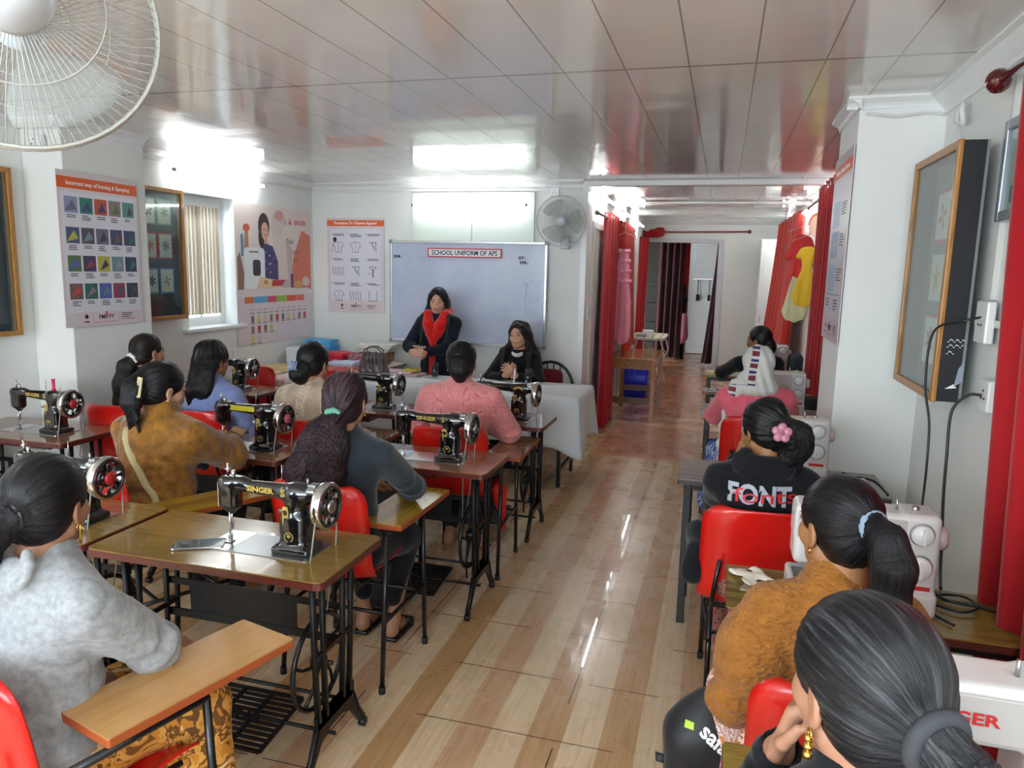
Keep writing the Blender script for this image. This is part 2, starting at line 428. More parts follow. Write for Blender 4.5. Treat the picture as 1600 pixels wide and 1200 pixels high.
def floor_mat():
    t = NT('vinyl_floor'); o = t.obj(); X, Y, Z = t.sep(o)[:3]
    # pale and tan strips 0.135 m wide running up the room
    u = t.m_('DIVIDE', t.m_('ADD', X, 20.0 + .03), .1358)
    cell = t.m_('FLOOR', u)
    alt = t.m_('MODULO', cell, 2.0)
    rnd = t.n('ShaderNodeTexWhiteNoise', {'Vector': t.comb(cell, t.m_('FLOOR', t.m_('DIVIDE', t.m_('ADD', Y, .01), 1.24)), 0.0)}, noise_dimensions='2D').outputs[0]
    rnd0 = t.n('ShaderNodeTexWhiteNoise', {'Vector': t.comb(cell, 3.0, 0.0)}, noise_dimensions='2D').outputs[0]
    v = t.mapv(o, (60, 2.2, 1)); gr = t.noise(v, 1, 5, .6, 0)
    v2 = t.mapv(o, (240, 6, 1)); gr2 = t.noise(v2, 1, 3, .6, 0)
    grain = t.m_('ADD', t.m_('MULTIPLY', gr, .6), t.m_('MULTIPLY', gr2, .4))
    light = t.ramp(grain, [(.34, 'bd9f72'), (.46, 'd3b892'), (.64, 'dec8a8')])
    tan = t.ramp(grain, [(.34, 'b58e69'), (.5, 'c49f7b'), (.66, 'ceac8b')])
    tan2 = t.ramp(grain, [(.34, 'ab8358'), (.5, 'bb9466'), (.66, 'c6a277')])
    tt = t.mix(t.m_('GREATER_THAN', rnd0, .45), tan2, tan)
    col = t.mix(alt, light, tt)
    col = t.mix(t.m_('MULTIPLY', t.m_('SUBTRACT', rnd, .5), .25), col, L('8a6036'))
    # sheet joints
    fy = t.m_('FRACT', t.m_('DIVIDE', t.m_('ADD', Y, .0), .415)); fy = t.m_('MINIMUM', fy, t.m_('SUBTRACT', 1.0, fy))
    fx = t.m_('FRACT', t.m_('DIVIDE', t.m_('ADD', X, 20.42 + .0), .83)); fx = t.m_('MINIMUM', fx, t.m_('SUBTRACT', 1.0, fx))
    wob = t.noise(o, 3.1, 2)
    j1 = t.m_('MULTIPLY', t.m_('LESS_THAN', fy, .006), t.m_('GREATER_THAN', wob, .47))
    j2 = t.m_('MULTIPLY', t.m_('LESS_THAN', fx, .0035), t.m_('LESS_THAN', wob, .54))
    j = t.m_('MAXIMUM', j1, j2)
    near = t.m_('LESS_THAN', Y, 6.93)
    j = t.m_('MULTIPLY', j, near)
    # red-brown parquet beyond the strips
    vr = t.mapv(o, (2.0, 26, 1)); gn = t.noise(vr, 1, 2, .4, 0)
    red = t.ramp(gn, [(.25, 'a9765a'), (.5, 'b5825f'), (.75, 'bf8f6c')])
    cream = t.ramp(grain, [(.34, 'b58f63'), (.5, 'd0ae82'), (.66, 'dcc29b')])
    def band(a, b): return t.m_('MULTIPLY', t.m_('GREATER_THAN', Y, a), t.m_('LESS_THAN', Y, b))
    cr_ = band(8.46, 8.66)
    for a, b in ((8.86, 9.08), (13.42, 13.52), (13.75, 13.85)): cr_ = t.m_('MAXIMUM', cr_, band(a, b))
    cr_ = t.m_('MAXIMUM', cr_, t.m_('LESS_THAN', X, -1.11))
    far = t.mix(cr_, red, cream)
    col = t.mix(near, far, col)
    col = t.mix(j, col, L('4a3423'))
    # scuffs
    sc1 = t.noise(o, 9, 6, .7); sm = t.m_('MULTIPLY', t.n('ShaderNodeMapRange', {0: sc1, 1: .66, 2: .80}).outputs[0], .12)
    col = t.mix(sm, col, L('7a6450'))
    rr = t.n('ShaderNodeMapRange', {0: t.noise(o, 5, 4), 1: .3, 2: .7, 3: .24, 4: .32}).outputs[0]
    t.set(col=col, rough=rr, coat=.25, spec=.5)
    hb = t.m_('ADD', t.m_('MULTIPLY', t.noise(o, 28, 3, .6), t.m_('MULTIPLY', near, .0009)), t.m_('MULTIPLY', t.noise(t.mapv(o, (120, 25, 1)), 1, 2), .0003))
    hb = t.m_('SUBTRACT', hb, t.m_('MULTIPLY', j, .002))
    t.bump(hb, .55, 1.0); return t.m

# ------------------------------------------------------------------ room shell
CEIL = 2.60; WL = -4.25; WF = 7.12; WR = .95
struct(MB().b2((-4.6, -1.6, -.1), (1.3, 20.2, 0)).build('floor', floor_mat()))
struct(MB().b2((-4.5, -1.6, CEIL), (1.2, WF + .15, CEIL + .1)).build('ceiling', ceiling_mat()))
M_ceil = bpy.data.materials['pvc_ceiling']
m = MB()
m.add([(-1.40, WF + .15, 2.60), (WR + .1, WF + .15, 2.60), (WR + .1, 14, 2.72), (-1.6, 14, 2.72), (-1.40, WF + .15, 2.7), (WR + .1, WF + .15, 2.7), (WR + .1, 14, 2.82), (-1.6, 14, 2.82)],
      [(0, 3, 2, 1), (4, 5, 6, 7), (0, 1, 5, 4), (1, 2, 6, 5), (2, 3, 7, 6), (3, 0, 4, 7)])
struct(m.build('ceiling', M_ceil))
# left wall with a window opening (y 5.16..5.80, z 1.20..2.31)
m = MB(); x0, x1 = WL - .2, WL
m.b2((x0, -1.6, 0), (x1, 5.16, 2.62)).b2((x0, 5.80, 0), (x1, WF, 2.62)).b2((x0, 5.16, 0), (x1, 5.80, 1.20)).b2((x0, 5.16, 2.31), (x1, 5.80, 2.62))
struct(m.build('wall_left', M_wall))
m = MB().b2((WL - .2, WF, 0), (-1.30, WF + .15, 2.62)); struct(m.build('wall_front', M_wall))
# wall of the passage, with a recess behind the curtains
m = MB()
m.add([(-1.30, WF + .15, 0), (-1.46, 13.9, 0), (-1.66, 13.9, 0), (-1.50, WF + .15, 0)] + [(-1.30, WF + .15, 2.75), (-1.46, 13.9, 2.75), (-1.66, 13.9, 2.75), (-1.50, WF + .15, 2.75)],
      [(0, 3, 2, 1), (4, 5, 6, 7), (0, 1, 5, 4), (1, 2, 6, 5), (2, 3, 7, 6), (3, 0, 4, 7)])
struct(m.build('wall_passage', M_wall))
m = MB().b2((WR, -1.6, 0), (WR + .2, 14.1, 2.82)); struct(m.build('wall_right', M_wall))
# the wall behind the photographer gets a made-up wide window for fill daylight
m = MB().b2((WL - .2, -1.75, 0), (WR + .2, -1.6, .95)).b2((WL - .2, -1.75, 2.35), (WR + .2, -1.6, 2.7)).b2((WL - .2, -1.75, .95), (-3.7, -1.6, 2.35)).b2((.6, -1.75, .95), (WR + .2, -1.6, 2.35)); struct(m.build('wall_back', M_wall))
w2n = thing('fill_window', 'made-up wide window behind the photographer, added for fill light', 'window', (-1.55, -1.68, .95)); w2n['kind'] = 'structure'
m = MB()
for x in (-2.15, -1.08, 0, 1.08, 2.11): m.b2((x - .0, -.02, 0), (x + .04, .02, 1.4))
m.b2((-2.15, -.02, 0), (2.15, .02, .05)).b2((-2.15, -.02, 1.35), (2.15, .02, 1.4)); m.build('window_frame', M_white, w2n)
# end wall of the passage with a doorway x -1.36..-.10, z 2.3
m = MB().b2((-.10, 13.9, 0), (WR + .1, 14.05, 2.82)).b2((-1.66, 13.9, 0), (-1.38, 14.05, 2.82)).b2((-1.38, 13.9, 2.30), (-.10, 14.05, 2.82))
struct(m.build('wall_end', M_wall))
m = MB(); t_ = .06
m.b2((-1.42, 13.86, 0), (-1.36, 13.9, 2.36)).b2((-.12, 13.86, 0), (-.03, 13.9, 2.36)).b2((-1.36, 13.86, 2.30), (-.12, 13.9, 2.36))
struct(m.build('trim_1', plain('door_frame_paint', 'c9c9d2', .35)))
# the next room
dk = plain('dim_wall', '8f8f8b', .6)  # dimness of the next room is put into this grey
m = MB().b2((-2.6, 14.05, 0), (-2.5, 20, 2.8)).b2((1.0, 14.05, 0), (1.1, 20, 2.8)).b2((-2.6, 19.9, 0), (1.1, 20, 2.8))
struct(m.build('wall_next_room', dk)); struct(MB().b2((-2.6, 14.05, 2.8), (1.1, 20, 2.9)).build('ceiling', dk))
# pillars
M_pill = M_wall
struct(MB().b2((WL, 3.72, 0), (-3.94, 4.40, 2.60)).build('wall_pillar_left', M_pill, bevel=.008))
m = MB()
m.add([(.58, 4.02, 0), (WR, 3.98, 0), (WR, 5.2, 0), (.58, 4.62, 0), (.58, 4.02, 2.6), (WR, 3.98, 2.6), (WR, 5.2, 2.6), (.58, 4.62, 2.6)],
      [(0, 3, 2, 1), (4, 5, 6, 7), (0, 1, 5, 4), (1, 2, 6, 5), (2, 3, 7, 6), (3, 0, 4, 7)])
struct(m.build('wall_pillar_right', M_pill))
# post at the corner of the front wall
struct(MB().b2((-1.345, WF - .015, 0), (-1.285, WF + .28, 2.6)).build('trim_2', M_white, bevel=.004))
dn = thing('door_1', 'pale closed door behind the first red curtain of the passage', 'door', (-1.31, 8.05, 0), R_(1.4)); dn['kind'] = 'structure'
MB().b2((-.04, -.55, 0), (.005, .55, 2.18)).build('door_leaf', plain('door_grey_white', 'cfd2d0', .35), dn)
MB().b2((-.04, -.62, 0), (.02, -.55, 2.25)).b2((-.04, .55, 0), (.02, .62, 2.25)).b2((-.04, -.55, 2.18), (.02, .55, 2.25)).build('door_frame', M_white, dn, bevel=.004)
# cornices
def cornice(name, a, b, nrm, z=2.6, s=.055):
    a = Vector((a[0], a[1], 0)); b = Vector((b[0], b[1], 0)); n = Vector((nrm[0], nrm[1], 0))
    prof = [(0, 0), (s, 0), (s, -.012), (s * .75, -.02), (s * .4, -s * .6), (.012, -s * .85), (.012, -s * 1.1), (0, -s * 1.1)]
    vs = [tuple(p + n * q[0] + Vector((0, 0, z + q[1]))) for p in (a, b) for q in prof]; k = len(prof)
    fs = [(i, (i + 1) % k, k + (i + 1) % k, k + i) for i in range(k)] + [list(range(k))[::-1], list(range(k, 2 * k))]
    struct(MB().add(vs, fs).build(name, M_white))
cornice('trim_3', (WL, -1.6), (WL, 3.72), (1, 0)); cornice('trim_4', (WL, 4.4), (WL, WF), (1, 0))
cornice('trim_5', (WL, WF), (-1.33, WF), (0, -1)); cornice('trim_6', (-3.94, 3.66), (-3.94, 4.4), (1, 0)); cornice('trim_7', (WL, 3.72), (-3.89, 3.72), (0, -1))
cornice('trim_8', (WR, -1.6), (WR, 3.99), (-1, 0), s=.085); cornice('trim_9', (.52, 4.02), (WR, 3.99), (0, -1), s=.05)
cornice('trim_10', (.58, 3.97), (.58, 4.62), (-1, 0), s=.05); cornice('trim_11', (WR, 5.2), (WR, 7.2), (-1, 0))
cornice('trim_12', (-1.6, 13.9), (WR, 13.9), (0, -1), z=2.72, s=.12)
struct(MB().b2((-1.34, WF - .02, 2.545), (WR, WF + .12, 2.6)).build('trim_13', M_white, bevel=.01))
struct(MB().b2((-1.44, 9.6, 2.60), (WR, 9.75, 2.63)).build('trim_14', M_white, bevel=.01))
# skirting in the passage
struct(MB().b2((-.03, 13.88, 0), (WR, 13.9, .09)).build('baseboard_end', plain('wood_skirting', 'a5713f', .5)))

# ------------------------------------------------------------------ window in the left wall
wn = thing('window_1', 'white framed window with vertical blinds in the left wall', 'window', (WL, 5.48, 1.2)); wn['kind'] = 'structure'
m = MB()
for y0, y1, z0, z1 in ((-.32, -.25, 0, 1.11), (.25, .32, 0, 1.11), (-.25, .25, 0, .08), (-.25, .25, 1.03, 1.11), (-.02, .02, .08, 1.03)):
    m.b2((-.17, y0, z0), (-.13, y1, z1))
m.build('window_frame', M_white, wn, bevel=.004)
GP = thin_glass('window_glass', 'f6faff', .06)
MB().b2((-.155, -.25, .08), (-.15, .25, 1.03)).build('pane', GP, wn)
bl = NT('blind_fabric'); bl.set(col=bl.ramp(bl.noise(bl.mapv(bl.obj(), (1, 12, .3)), 3, 3), [(.4, 'cdbfa9'), (.6, 'e6dfd2')]), rough=.8, trans=0)
m = MB()
for i in range(11):
    y = -.22 + i * .044
    m.box((-.11, y, .56), (.003, .056, .92), (0, 0, R_(12)))
m.build('blind', bl.m, wn)
MB().b2((-.13, -.25, 1.02), (-.08, .25, 1.05)).build('blind_rail', M_white, wn)
m = MB().b2((-.02, -.40, -.03), (.05, .40, 0)); m.build('window_sill', M_white, wn, bevel=.006)

# ------------------------------------------------------------------ tube lights
def tube_light(p, d, label, off=.085, length=1.2, mt=None):
    """p = centre on the wall, d = direction along the tube, wall normal = up x d style"""
    d = Vector(d).normalized()
    r = thing('tube_light', label, 'light', p, math.atan2(d.y, d.x), 'fluorescent tubes')
    h = length / 2
    MB().cyl((-h + .02, 0, 0), (h - .02, 0, 0), .013, 12).build('lamp_tube', mt or M_tube, r)
    for q in (-1, 1): MB().cyl((q * h, 0, 0), (q * (h - .022), 0, 0), .0145, 10).build('end_cap', M_grey, r)
    for x in (-h * .38, h * .38): MB().cyl((x, off, 0), (x, .0, 0), .016, 12).box((x, off - .004, 0), (.07, .016, .05)).build('clip', M_white, r)
    return r
# local +Y of the lamp points to the wall
tube_light((WL + .09, 5.55, 2.46), (0, 1, 0), 'glowing tube light high on the left wall above the window')
tube_light((-2.46, WF - .11, 2.365), (1, 0, 0), 'glowing tube light on the front wall above the whiteboard', off=.08)
for i, (y, lb) in enumerate(((7.95, 'nearest tube light in the passage, above the first red curtain'), (10.0, 'second tube light along the left side of the passage'), (12.0, 'farthest tube light along the left side of the passage'))):
    xx = -1.30 - .16 * (y - 7.27) / 6.63
    tube_light((xx + .09, y, 2.50), (-.024, 1, 0), lb, mt=M_tube2)
for y, lb in ((7.2, 'nearest tube light on the right side of the passage, above the folded red curtain'), (9.6, 'middle tube light on the right side of the passage'), (12.4, 'farthest tube light on the right side of the passage')):
    tube_light((WR - .09, y, 2.49), (0, -1, 0), lb, mt=M_tube2)
# unseen tubes, same fittings; back and right ones added to light the foreground
tube_light((WL + .09, 1.5, 2.43), (0, 1, 0), 'glowing tube light on the left wall beside the photographer')
tube_light((-1.9, -1.51, 2.40), (-1, 0, 0), 'added tube light on the wall behind the photographer, for foreground light')
tube_light((WR - .09, .2, 2.40), (0, -1, 0), 'added tube light on the right wall beside the photographer, for foreground light', mt=M_tube2)
# ------------------------------------------------------------------ posters and boards
INK = plain('black_ink', '20222a', .6); ORANGE = plain('orange_band', 'e2622b', .5); PAPER = plain('poster_board', 'dcdce4', .3, coat=.3)
PINKP = plain('poster_pink_grey', 'd9cdd0', .3, coat=.3); WPRINT = plain('white_print', 'f4f4f4', .5); REDP = plain('red_print', 'c81f24', .5); BLUEP = plain('blue_print', '2e5aa8', .5)
_cc = {}
def pc(h):
    if h not in _cc: _cc[h] = plain('print_' + h, h, .45)
    return _cc[h]
class Pr:
    """flat printed things on a local frame: x right, y up, z out of the sheet"""
    def __init__(s, M): s.mb = MB(); s.M = M; s.mats = []; s.z = .0032
    def mi(s, m):
        if m not in s.mats: s.mats.append(m)
        return s.mats.index(m)
    def rect(s, x0, y0, x1, y1, m, z=0, t=.0004):
        s.mb.box(((x0 + x1) / 2, (y0 + y1) / 2, s.z + z), (abs(x1 - x0), abs(y1 - y0), t), mi=s.mi(m), M=s.M)
    def poly(s, pts, m, z=0, t=.0004):
        s.mb.prism(pts, t, mi=s.mi(m), M=s.M, base=s.z + z)
    def line(s, pts, wd, m, z=.0004):
        for (a, b) in zip(pts[:-1], pts[1:]):
            a = Vector(a); b = Vector(b); d = b - a
            if d.length < 1e-6: continue
            s.mb.box(((a.x + b.x) / 2, (a.y + b.y) / 2, s.z + z), (d.length + wd * .6, wd, .0004), (0, 0, math.atan2(d.y, d.x)), s.mi(m), s.M)
    def ell(s, cx, cy_, rx, ry, m, z=.0003, n=20, rot=0):
        s.poly([(cx + rx * math.cos(2 * PI * k / n) * math.cos(rot) - ry * math.sin(2 * PI * k / n) * math.sin(rot), cy_ + rx * math.cos(2 * PI * k / n) * math.sin(rot) + ry * math.sin(2 * PI * k / n) * math.cos(rot)) for k in range(n)], m, z)
    def text(s, t, x, y, size, m, bold=0, sx=1.0, align='CENTER', z=.0006, rot=0):
        textmesh(s.mb, t, size, s.M @ Matrix.Translation((x, y, s.z + z)) @ Matrix.Rotation(rot, 4, 'Z'), s.mi(m), bold, sx, align, .0002)
    def lines(s, x, y, wd, n, m, h=.004, gap=.009, seed=0):
        r = random.Random(seed)
        for i in range(n): s.rect(x, y - i * gap, x + wd * r.uniform(.6, 1), y - i * gap - h, m, .0002)
def sheet(pr, W, H, m, t=.005, bow=0):
    pr.mb.box((W / 2, H / 2, pr.z - t / 2), (W, H, t), mi=pr.mi(m), M=pr.M)
def footer(pr, W, y=.055):
    pr.ell(W * .25, y + .018, .014, .014, INK); pr.rect(W * .25 - .02, y - .02, W * .25 + .02, y - .012, INK)
    pr.rect(W * .33, y - .025, W * .333, y + .04, REDP)
    pr.text('PMKVY', W * .5, y + .01, .042, INK, sx=.95, bold=.0005); pr.ell(W * .5, y + .04, .007, .007, REDP, .001)
    pr.line([(W * .47, y + .012), (W * .5, y + .032), (W * .54, y + .018)], .005, REDP, .001)
    pr.rect(W * .34, y - .024, W * .64, y - .021, REDP); pr.rect(W * .67, y - .025, W * .673, y + .04, REDP)
    pr.lines(W * .7, y + .03, W * .16, 3, INK, .005, .013); pr.rect(W * .7, y - .014, W * .88, y - .01, REDP)

# A: cutting / ironing faults, on the left pillar
W, H = .64, .965
P = Pr(frameM((-3.925, 3.655, 1.325), (0, 1, 0), (0, 0, 1))); sheet(P, W, H, PINKP)
P.rect(.02, .09, W - .02, .84, PAPER); P.rect(0, .86, W, .93, ORANGE); P.text('Incorrect way of Ironing & Spraying', W / 2, .893, .036, WPRINT, .0006, .98, z=.001)
cols = ['8d96b8', '2f7f76', 'c2553f', '8f7d78', '5b8f86', '4a5878', '565062', '6e6a7c', '414c70', '424668', '56774a', '41425c', 'b5b04a', '74908f', '3b3f5c', '7a5c58', '2f6e62', '5a5fae', '8a3f52', '39424a']
for r in range(4):
    for c in range(5):
        x = .045 + c * .115; y = .70 - r * .175 + (.012 if r == 0 else 0)
        P.rect(x, y, x + .1, y + .1, pc(cols[r * 5 + c]), .0003); P.poly([(x + .01 * c, y + .01), (x + .09, y + .02 + .01 * r), (x + .06, y + .08)], pc(cols[(r * 5 + c + 7) % 20]), .0008)
        P.lines(x + .015, y - .012, .07, 3 if (r + c) % 2 else 2, INK, .005, .012, r * 5 + c)
footer(P, W, .045)
tag(P.mb.build('poster', P.mats), 'large poster with an orange heading and four rows of coloured squares on the left pillar', 'poster', 'instruction posters')
# B: large machine advertisement
W, H = 1.27, 1.30
P = Pr(frameM((WL + .012, 5.78, .995), (0, 1, .002), (0, 0, 1))); sheet(P, W, H, PINKP)
P.rect(0, .45, W, H, pc('e3d5cd')); P.poly([(.85, .52), (1.26, .50), (1.26, 1.05), (1.1, 1.1), (.95, .85)], pc('d8795f'), .0003); P.poly([(.72, .52), (.9, .52), (.92, .9), (.8, 1.0)], pc('c9b3b0'), .0005)
P.ell(.66, 1.12, .10, .14, pc('d9c7bd'), .0006); P.ell(.70, 1.22, .08, .05, pc('d99c94'), .0009); P.poly([(.56, .6), (.84, .6), (.80, 1.0), (.6, 1.05)], pc('dfd0c6'), .0007)
P.poly([(.02, .5), (.1, .5), (.12, .66), (.06, .86), (.02, .8)], pc('8f6d5e'), .0008); P.rect(.08, .82, .12, 1.02, pc('5f93b8'), .0008); P.poly([(.12, .85), (.2, .85), (.19, 1.06), (.15, 1.08)], pc('b9825c'), .0009); P.ell(.17, 1.08, .05, .035, pc('c9563f'), .0011)
# the seamstress: hair, face, patterned top
P.ell(.44, 1.10, .09, .13, pc('33262a'), .0010); P.ell(.40, 1.0, .05, .1, pc('33262a'), .0011); P.ell(.455, 1.06, .058, .085, pc('d8a68c'), .0014)
P.poly([(.32, .62), (.66, .6), (.66, .78), (.58, .92), (.46, .95), (.36, .88)], pc('3d3a6b'), .0012)
for i in range(14): P.ell(.40 + (i * .07) % .22, .65 + (i * .053) % .24, .012, .009, pc(['b8455c', '7d7fbf', 'd0a3b4'][i % 3]), .0017)
P.ell(.435, 1.075, .01, .004, INK, .002); P.ell(.48, 1.075, .01, .004, INK, .002); P.ell(.46, 1.022, .018, .006, pc('b8504c'), .002); P.poly([(.44, .95), (.5, .95), (.49, 1.0), (.445, 1.0)], pc('d8a68c'), .0016)
# machine on the poster
P.poly(rrect(.12, .52, .44, .90, .04), pc('e7e9ea'), .0018); P.poly(rrect(.25, .64, .37, .79, .03), pc('2c2d33'), .0022); P.rect(.2, .855, .34, .87, pc('777b80'), .0022)
P.poly([(.3, .52), (.66, .52), (.62, .60), (.36, .63)], pc('e6c79a'), .0024); P.ell(.45, .58, .035, .02, pc('c08a6a'), .0028); P.poly([(.54, .54), (.72, .54), (.78, .6), (.56, .6)], pc('c4382f'), .0026)
P.rect(.88, .52, .92, .66, pc('64396a'), .002); P.ell(1.02, .55, .09, .04, pc('d8a468'), .0022); P.ell(1.16, .58, .07, .05, pc('dccbc2'), .0024); P.rect(.02, .47, 1.2, .515, pc('ddd3cf'), .0012)
P.ell(.80, 1.165, .03, .035, pc('c2b8b4'), .001); P.text('SINGER', 1.07, 1.17, .062, REDP, .001, 1.05); P.ell(.885, 1.175, .022, .03, REDP, .001); P.ell(.885, 1.182, .011, .018, pc('e3d5cd'), .0014)
P.text('Naii', .88, .98, .08, pc('3c3440'), 0, .9); P.text('Fashion', .92, .88, .085, pc('a4504e'), 0, .9); P.text('is here', .95, .80, .05, pc('55494f'), 0, .9)
x = .11
for wd, h in ((.14, 'd9703d'), (.21, '5aa6cf'), (.15, 'd14769'), (.16, '8fc23f'), (.17, 'd9572f'), (.15, 'df6f62')): P.rect(x, .385, x + wd, .445, pc(h), .0006); x += wd + .006
for r in range(4):
    for c in range([10, 10, 4, 2][r]):
        x = .2 + c * .1; y = .30 - r * .095
        if r: P.rect(x, y, x + .045, y + .06, pc(['c9bfae', '9a6d58', 'c23a33', '6f6a70', 'd5c06a'][(r * 3 + c) % 5]), .0008)
        P.rect(x - .01, y - .012, x + .055, y - .006, INK, .0006)
        if r == 0: P.rect(x, y + .02, x + .06, y + .026, pc('8b8b90'), .0008)
tag(P.mb.build('poster', P.mats), 'big pale poster of a smiling seamstress at a white machine, right of the window', 'poster')
# C: procedure poster, front wall
def procedure(M, W, H, label):
    P = Pr(M); sheet(P, W, H, PINKP)
    P.rect(.035 * W / .66, .13, W - .035, .87, PAPER); P.rect(0, .90 * H / .985, W, .96 * H / .985, ORANGE); P.text('Procedure To Observe Apparel', W / 2, .93 * H / .985, .040 * W / .66, WPRINT, .0008, .95, z=.001)
    for r in range(3):
        for c in range(3):
            x = .05 + c * .2 * W / .66; y = .82 - r * .255
            P.lines(x + .02, y, .14 * W / .66, 2 + c % 2, INK, .006, .013, r * 3 + c); P.ell(x, y - .003, .004, .004, INK)
            cx = x + .08; cy2 = y - .13; k = r * 3 + c
            if k in (0, 1, 6):
                P.line([(cx - .05, cy2 + .03), (cx - .06, cy2), (cx - .035, cy2 - .005), (cx - .035, cy2 - .06), (cx + .035, cy2 - .06), (cx + .035, cy2 - .005), (cx + .06, cy2), (cx + .05, cy2 + .03), (cx + .02, cy2 + .045), (cx - .02, cy2 + .045), (cx - .05, cy2 + .03)], .004, INK)
                P.line([(cx, cy2 + .04), (cx, cy2 - .06)], .003, INK)
                if k == 0: P.ell(cx - .04, cy2 + .07, .022, .026, INK); P.line([(cx - .06, cy2 + .04), (cx - .07, cy2 - .06)], .004, INK)
            elif k in (3, 7):
                for q in range(5): P.line([(cx - .06 + q * .03, cy2 + .04), (cx - .07 + q * .03, cy2), (cx - .05 + q * .028, cy2 - .05)], .005, INK)
            elif k in (2, 4): P.line([(cx - .04, cy2 + .04), (cx + .04, cy2 + .045), (cx + .03, cy2), (cx + .04, cy2 - .05)], .006, INK); P.line([(cx - .01, cy2 + .03), (cx + .02, cy2 - .03)], .008, INK)
            elif k == 5: P.line([(cx - .04, cy2 + .045), (cx + .04, cy2 + .045), (cx + .02, cy2 + .02), (cx - .02, cy2 + .02), (cx - .04, cy2 + .045)], .005, INK); P.line([(cx, cy2 + .02), (cx, cy2 - .06)], .011, INK); P.line([(cx - .05, cy2 - .02), (cx - .03, cy2 - .03)], .006, INK)
            else: P.line([(cx - .045, cy2 + .05), (cx - .045, cy2 - .055), (cx + .045, cy2 - .055), (cx + .045, cy2 + .05)], .005, INK)
    footer(P, W, .055)
    return tag(P.mb.build('poster', P.mats), label, 'poster', 'instruction posters')
procedure(frameM((-4.07, WF - .008, 1.26), (1, 0, 0), (0, 0, 1)), .66, .985, 'poster of nine garment line drawings under an orange heading, left of the whiteboard')
procedure(frameM((-1.375, 11.3, 1.35), (.024, 1, 0), (0, 0, 1)), .55, .985, 'small procedure poster far down the passage, between the second curtain and the doorway curtain')
# D: poster on the right pillar
W, H = .62, .98
P = Pr(frameM((.572, 4.625, 1.41), (0, -1, 0), (0, 0, 1))); sheet(P, W, H, PINKP)
P.rect(.02, .12, W - .02, .84, PAPER); P.rect(0, .865, W, .93, ORANGE); P.text('Principles of Sewing & Garments', W / 2, .897, .036, WPRINT, .0006, .95, z=.001)
for i, (y, h) in enumerate(((.60, '9fb6d6'), (.44, '8fa9cf'), (.26, '9db7d8'))):
    P.rect(.1, y, .34, y + .14, pc(h), .0004); P.ell(.22, y + .06, .04, .02, pc('d9b09a'), .0008, rot=.6); P.line([(.18, y + .1), (.22, y + .05), (.27, y + .09)], .006, pc('4a5a7a')); P.lines(.38, y + .12, .18, 5, INK, .005, .014, i)
P.lines(.08, .22, .16, 3, INK, .006, .016, 9); P.line([(.05, .245), (.55, .245)], .003, INK); P.lines(.36, .22, .16, 4, INK, .006, .016, 12)
footer(P, W, .055)
tag(P.mb.build('poster', P.mats), 'poster seen edge-on on the aisle side of the right pillar', 'poster', 'instruction posters')

# whiteboard
wb = thing('whiteboard', 'large whiteboard standing against the front wall behind the speakers', 'whiteboard', (-2.485, WF - .07, .995))
Wb = 1.64; Hb = 1.01
t = NT('whiteboard_surface'); o = t.obj(); n = t.noise(o, 3, 5, .6)
t.set(col=t.ramp(n, [(.35, 'b9c3da'), (.65, 'c6cee2')]), rough=.18, coat=.3)
MB().b2((-Wb / 2, -.004, 0), (Wb / 2, .02, Hb)).build('writing_surface', t.m, wb)
m = MB()
m.b2((-Wb / 2 - .012, -.014, -.012), (Wb / 2 + .012, .022, .012)).b2((-Wb / 2 - .012, -.014, Hb - .012), (Wb / 2 + .012, .022, Hb + .012)).b2((-Wb / 2 - .012, -.014, .012), (-Wb / 2 + .012, .022, Hb - .012)).b2((Wb / 2 - .012, -.014, .012), (Wb / 2 + .012, .022, Hb - .012))
m.build('frame', plain('aluminium', 'c3c6c8', .3, .8), wb, bevel=.003)
for x in (-Wb / 2, Wb / 2):
    for z in (0, Hb): MB().b2((x - .02, -.017, z - .02), (x + .02, .024, z + .02)).build('corner_cap', plain('grey_plastic', '8d9294', .5), wb, bevel=.006)
P = Pr(frameM((-Wb / 2, -.0075, 0), (1, 0, 0), (0, 0, 1))); P.z = 0
P.text('SUB :', .08, .86, .035, INK, .002, 1.1); P.text('DT :', 1.40, .865, .035, INK, .002, 1.1); P.text('STR :', 1.42, .82, .035, INK, .002, 1.1)
bp = pc('8fb0d8')
for i, (x, y) in enumerate(((1.44, .6), (1.5, .62), (1.55, .58), (1.46, .5), (1.5, .44), (1.56, .46), (1.5, .36), (1.54, .33), (1.48, .30), (1.57, .63))):
    P.line([(x - .02, y), (x, y + .03), (x + .015, y - .01), (x + .03, y + .025)], .0035, bp)
P.line([(1.45, .62), (1.44, .4), (1.47, .3)], .003, bp); P.line([(.5, .71), (.7, .715), (.85, .68), (1.1, .68)], .002, pc('aab6cf'))
o = P.mb.build('handwriting', P.mats, wb)
sg = thing('title_strip', 'white name strip with a red border on top of the whiteboard', 'sign', (-2.50, WF - .095, 1.90))
P = Pr(frameM((-.39, 0, -.045), (1, 0, 0), (0, 0, 1))); P.z = 0
P.rect(0, 0, .78, .09, REDP, 0, .002); P.rect(.012, .011, .768, .079, pc('e9ecef'), .0015, .001); P.text('SCHOOL UNIFORM OF APS', .39, .043, .066, INK, .0014, .86, z=.0024)
P.mb.build('lettering', P.mats, sg)

# white board panel above the whiteboard
pn = thing('wall_panel', 'pale flat panel fixed to the front wall behind the tube light', 'panel', (-2.45, WF - .03, 2.0))
MB().b2((-.64, 0, 0), (.0, .03, .495)).build('panel_board', plain('pale_panel', 'd9e2d8', .35), pn, bevel=.004)
MB().b2((.005, 0, 0), (.645, .03, .495)).build('panel_board', plain('pale_panel', 'd9e2d8', .35), pn, bevel=.004)

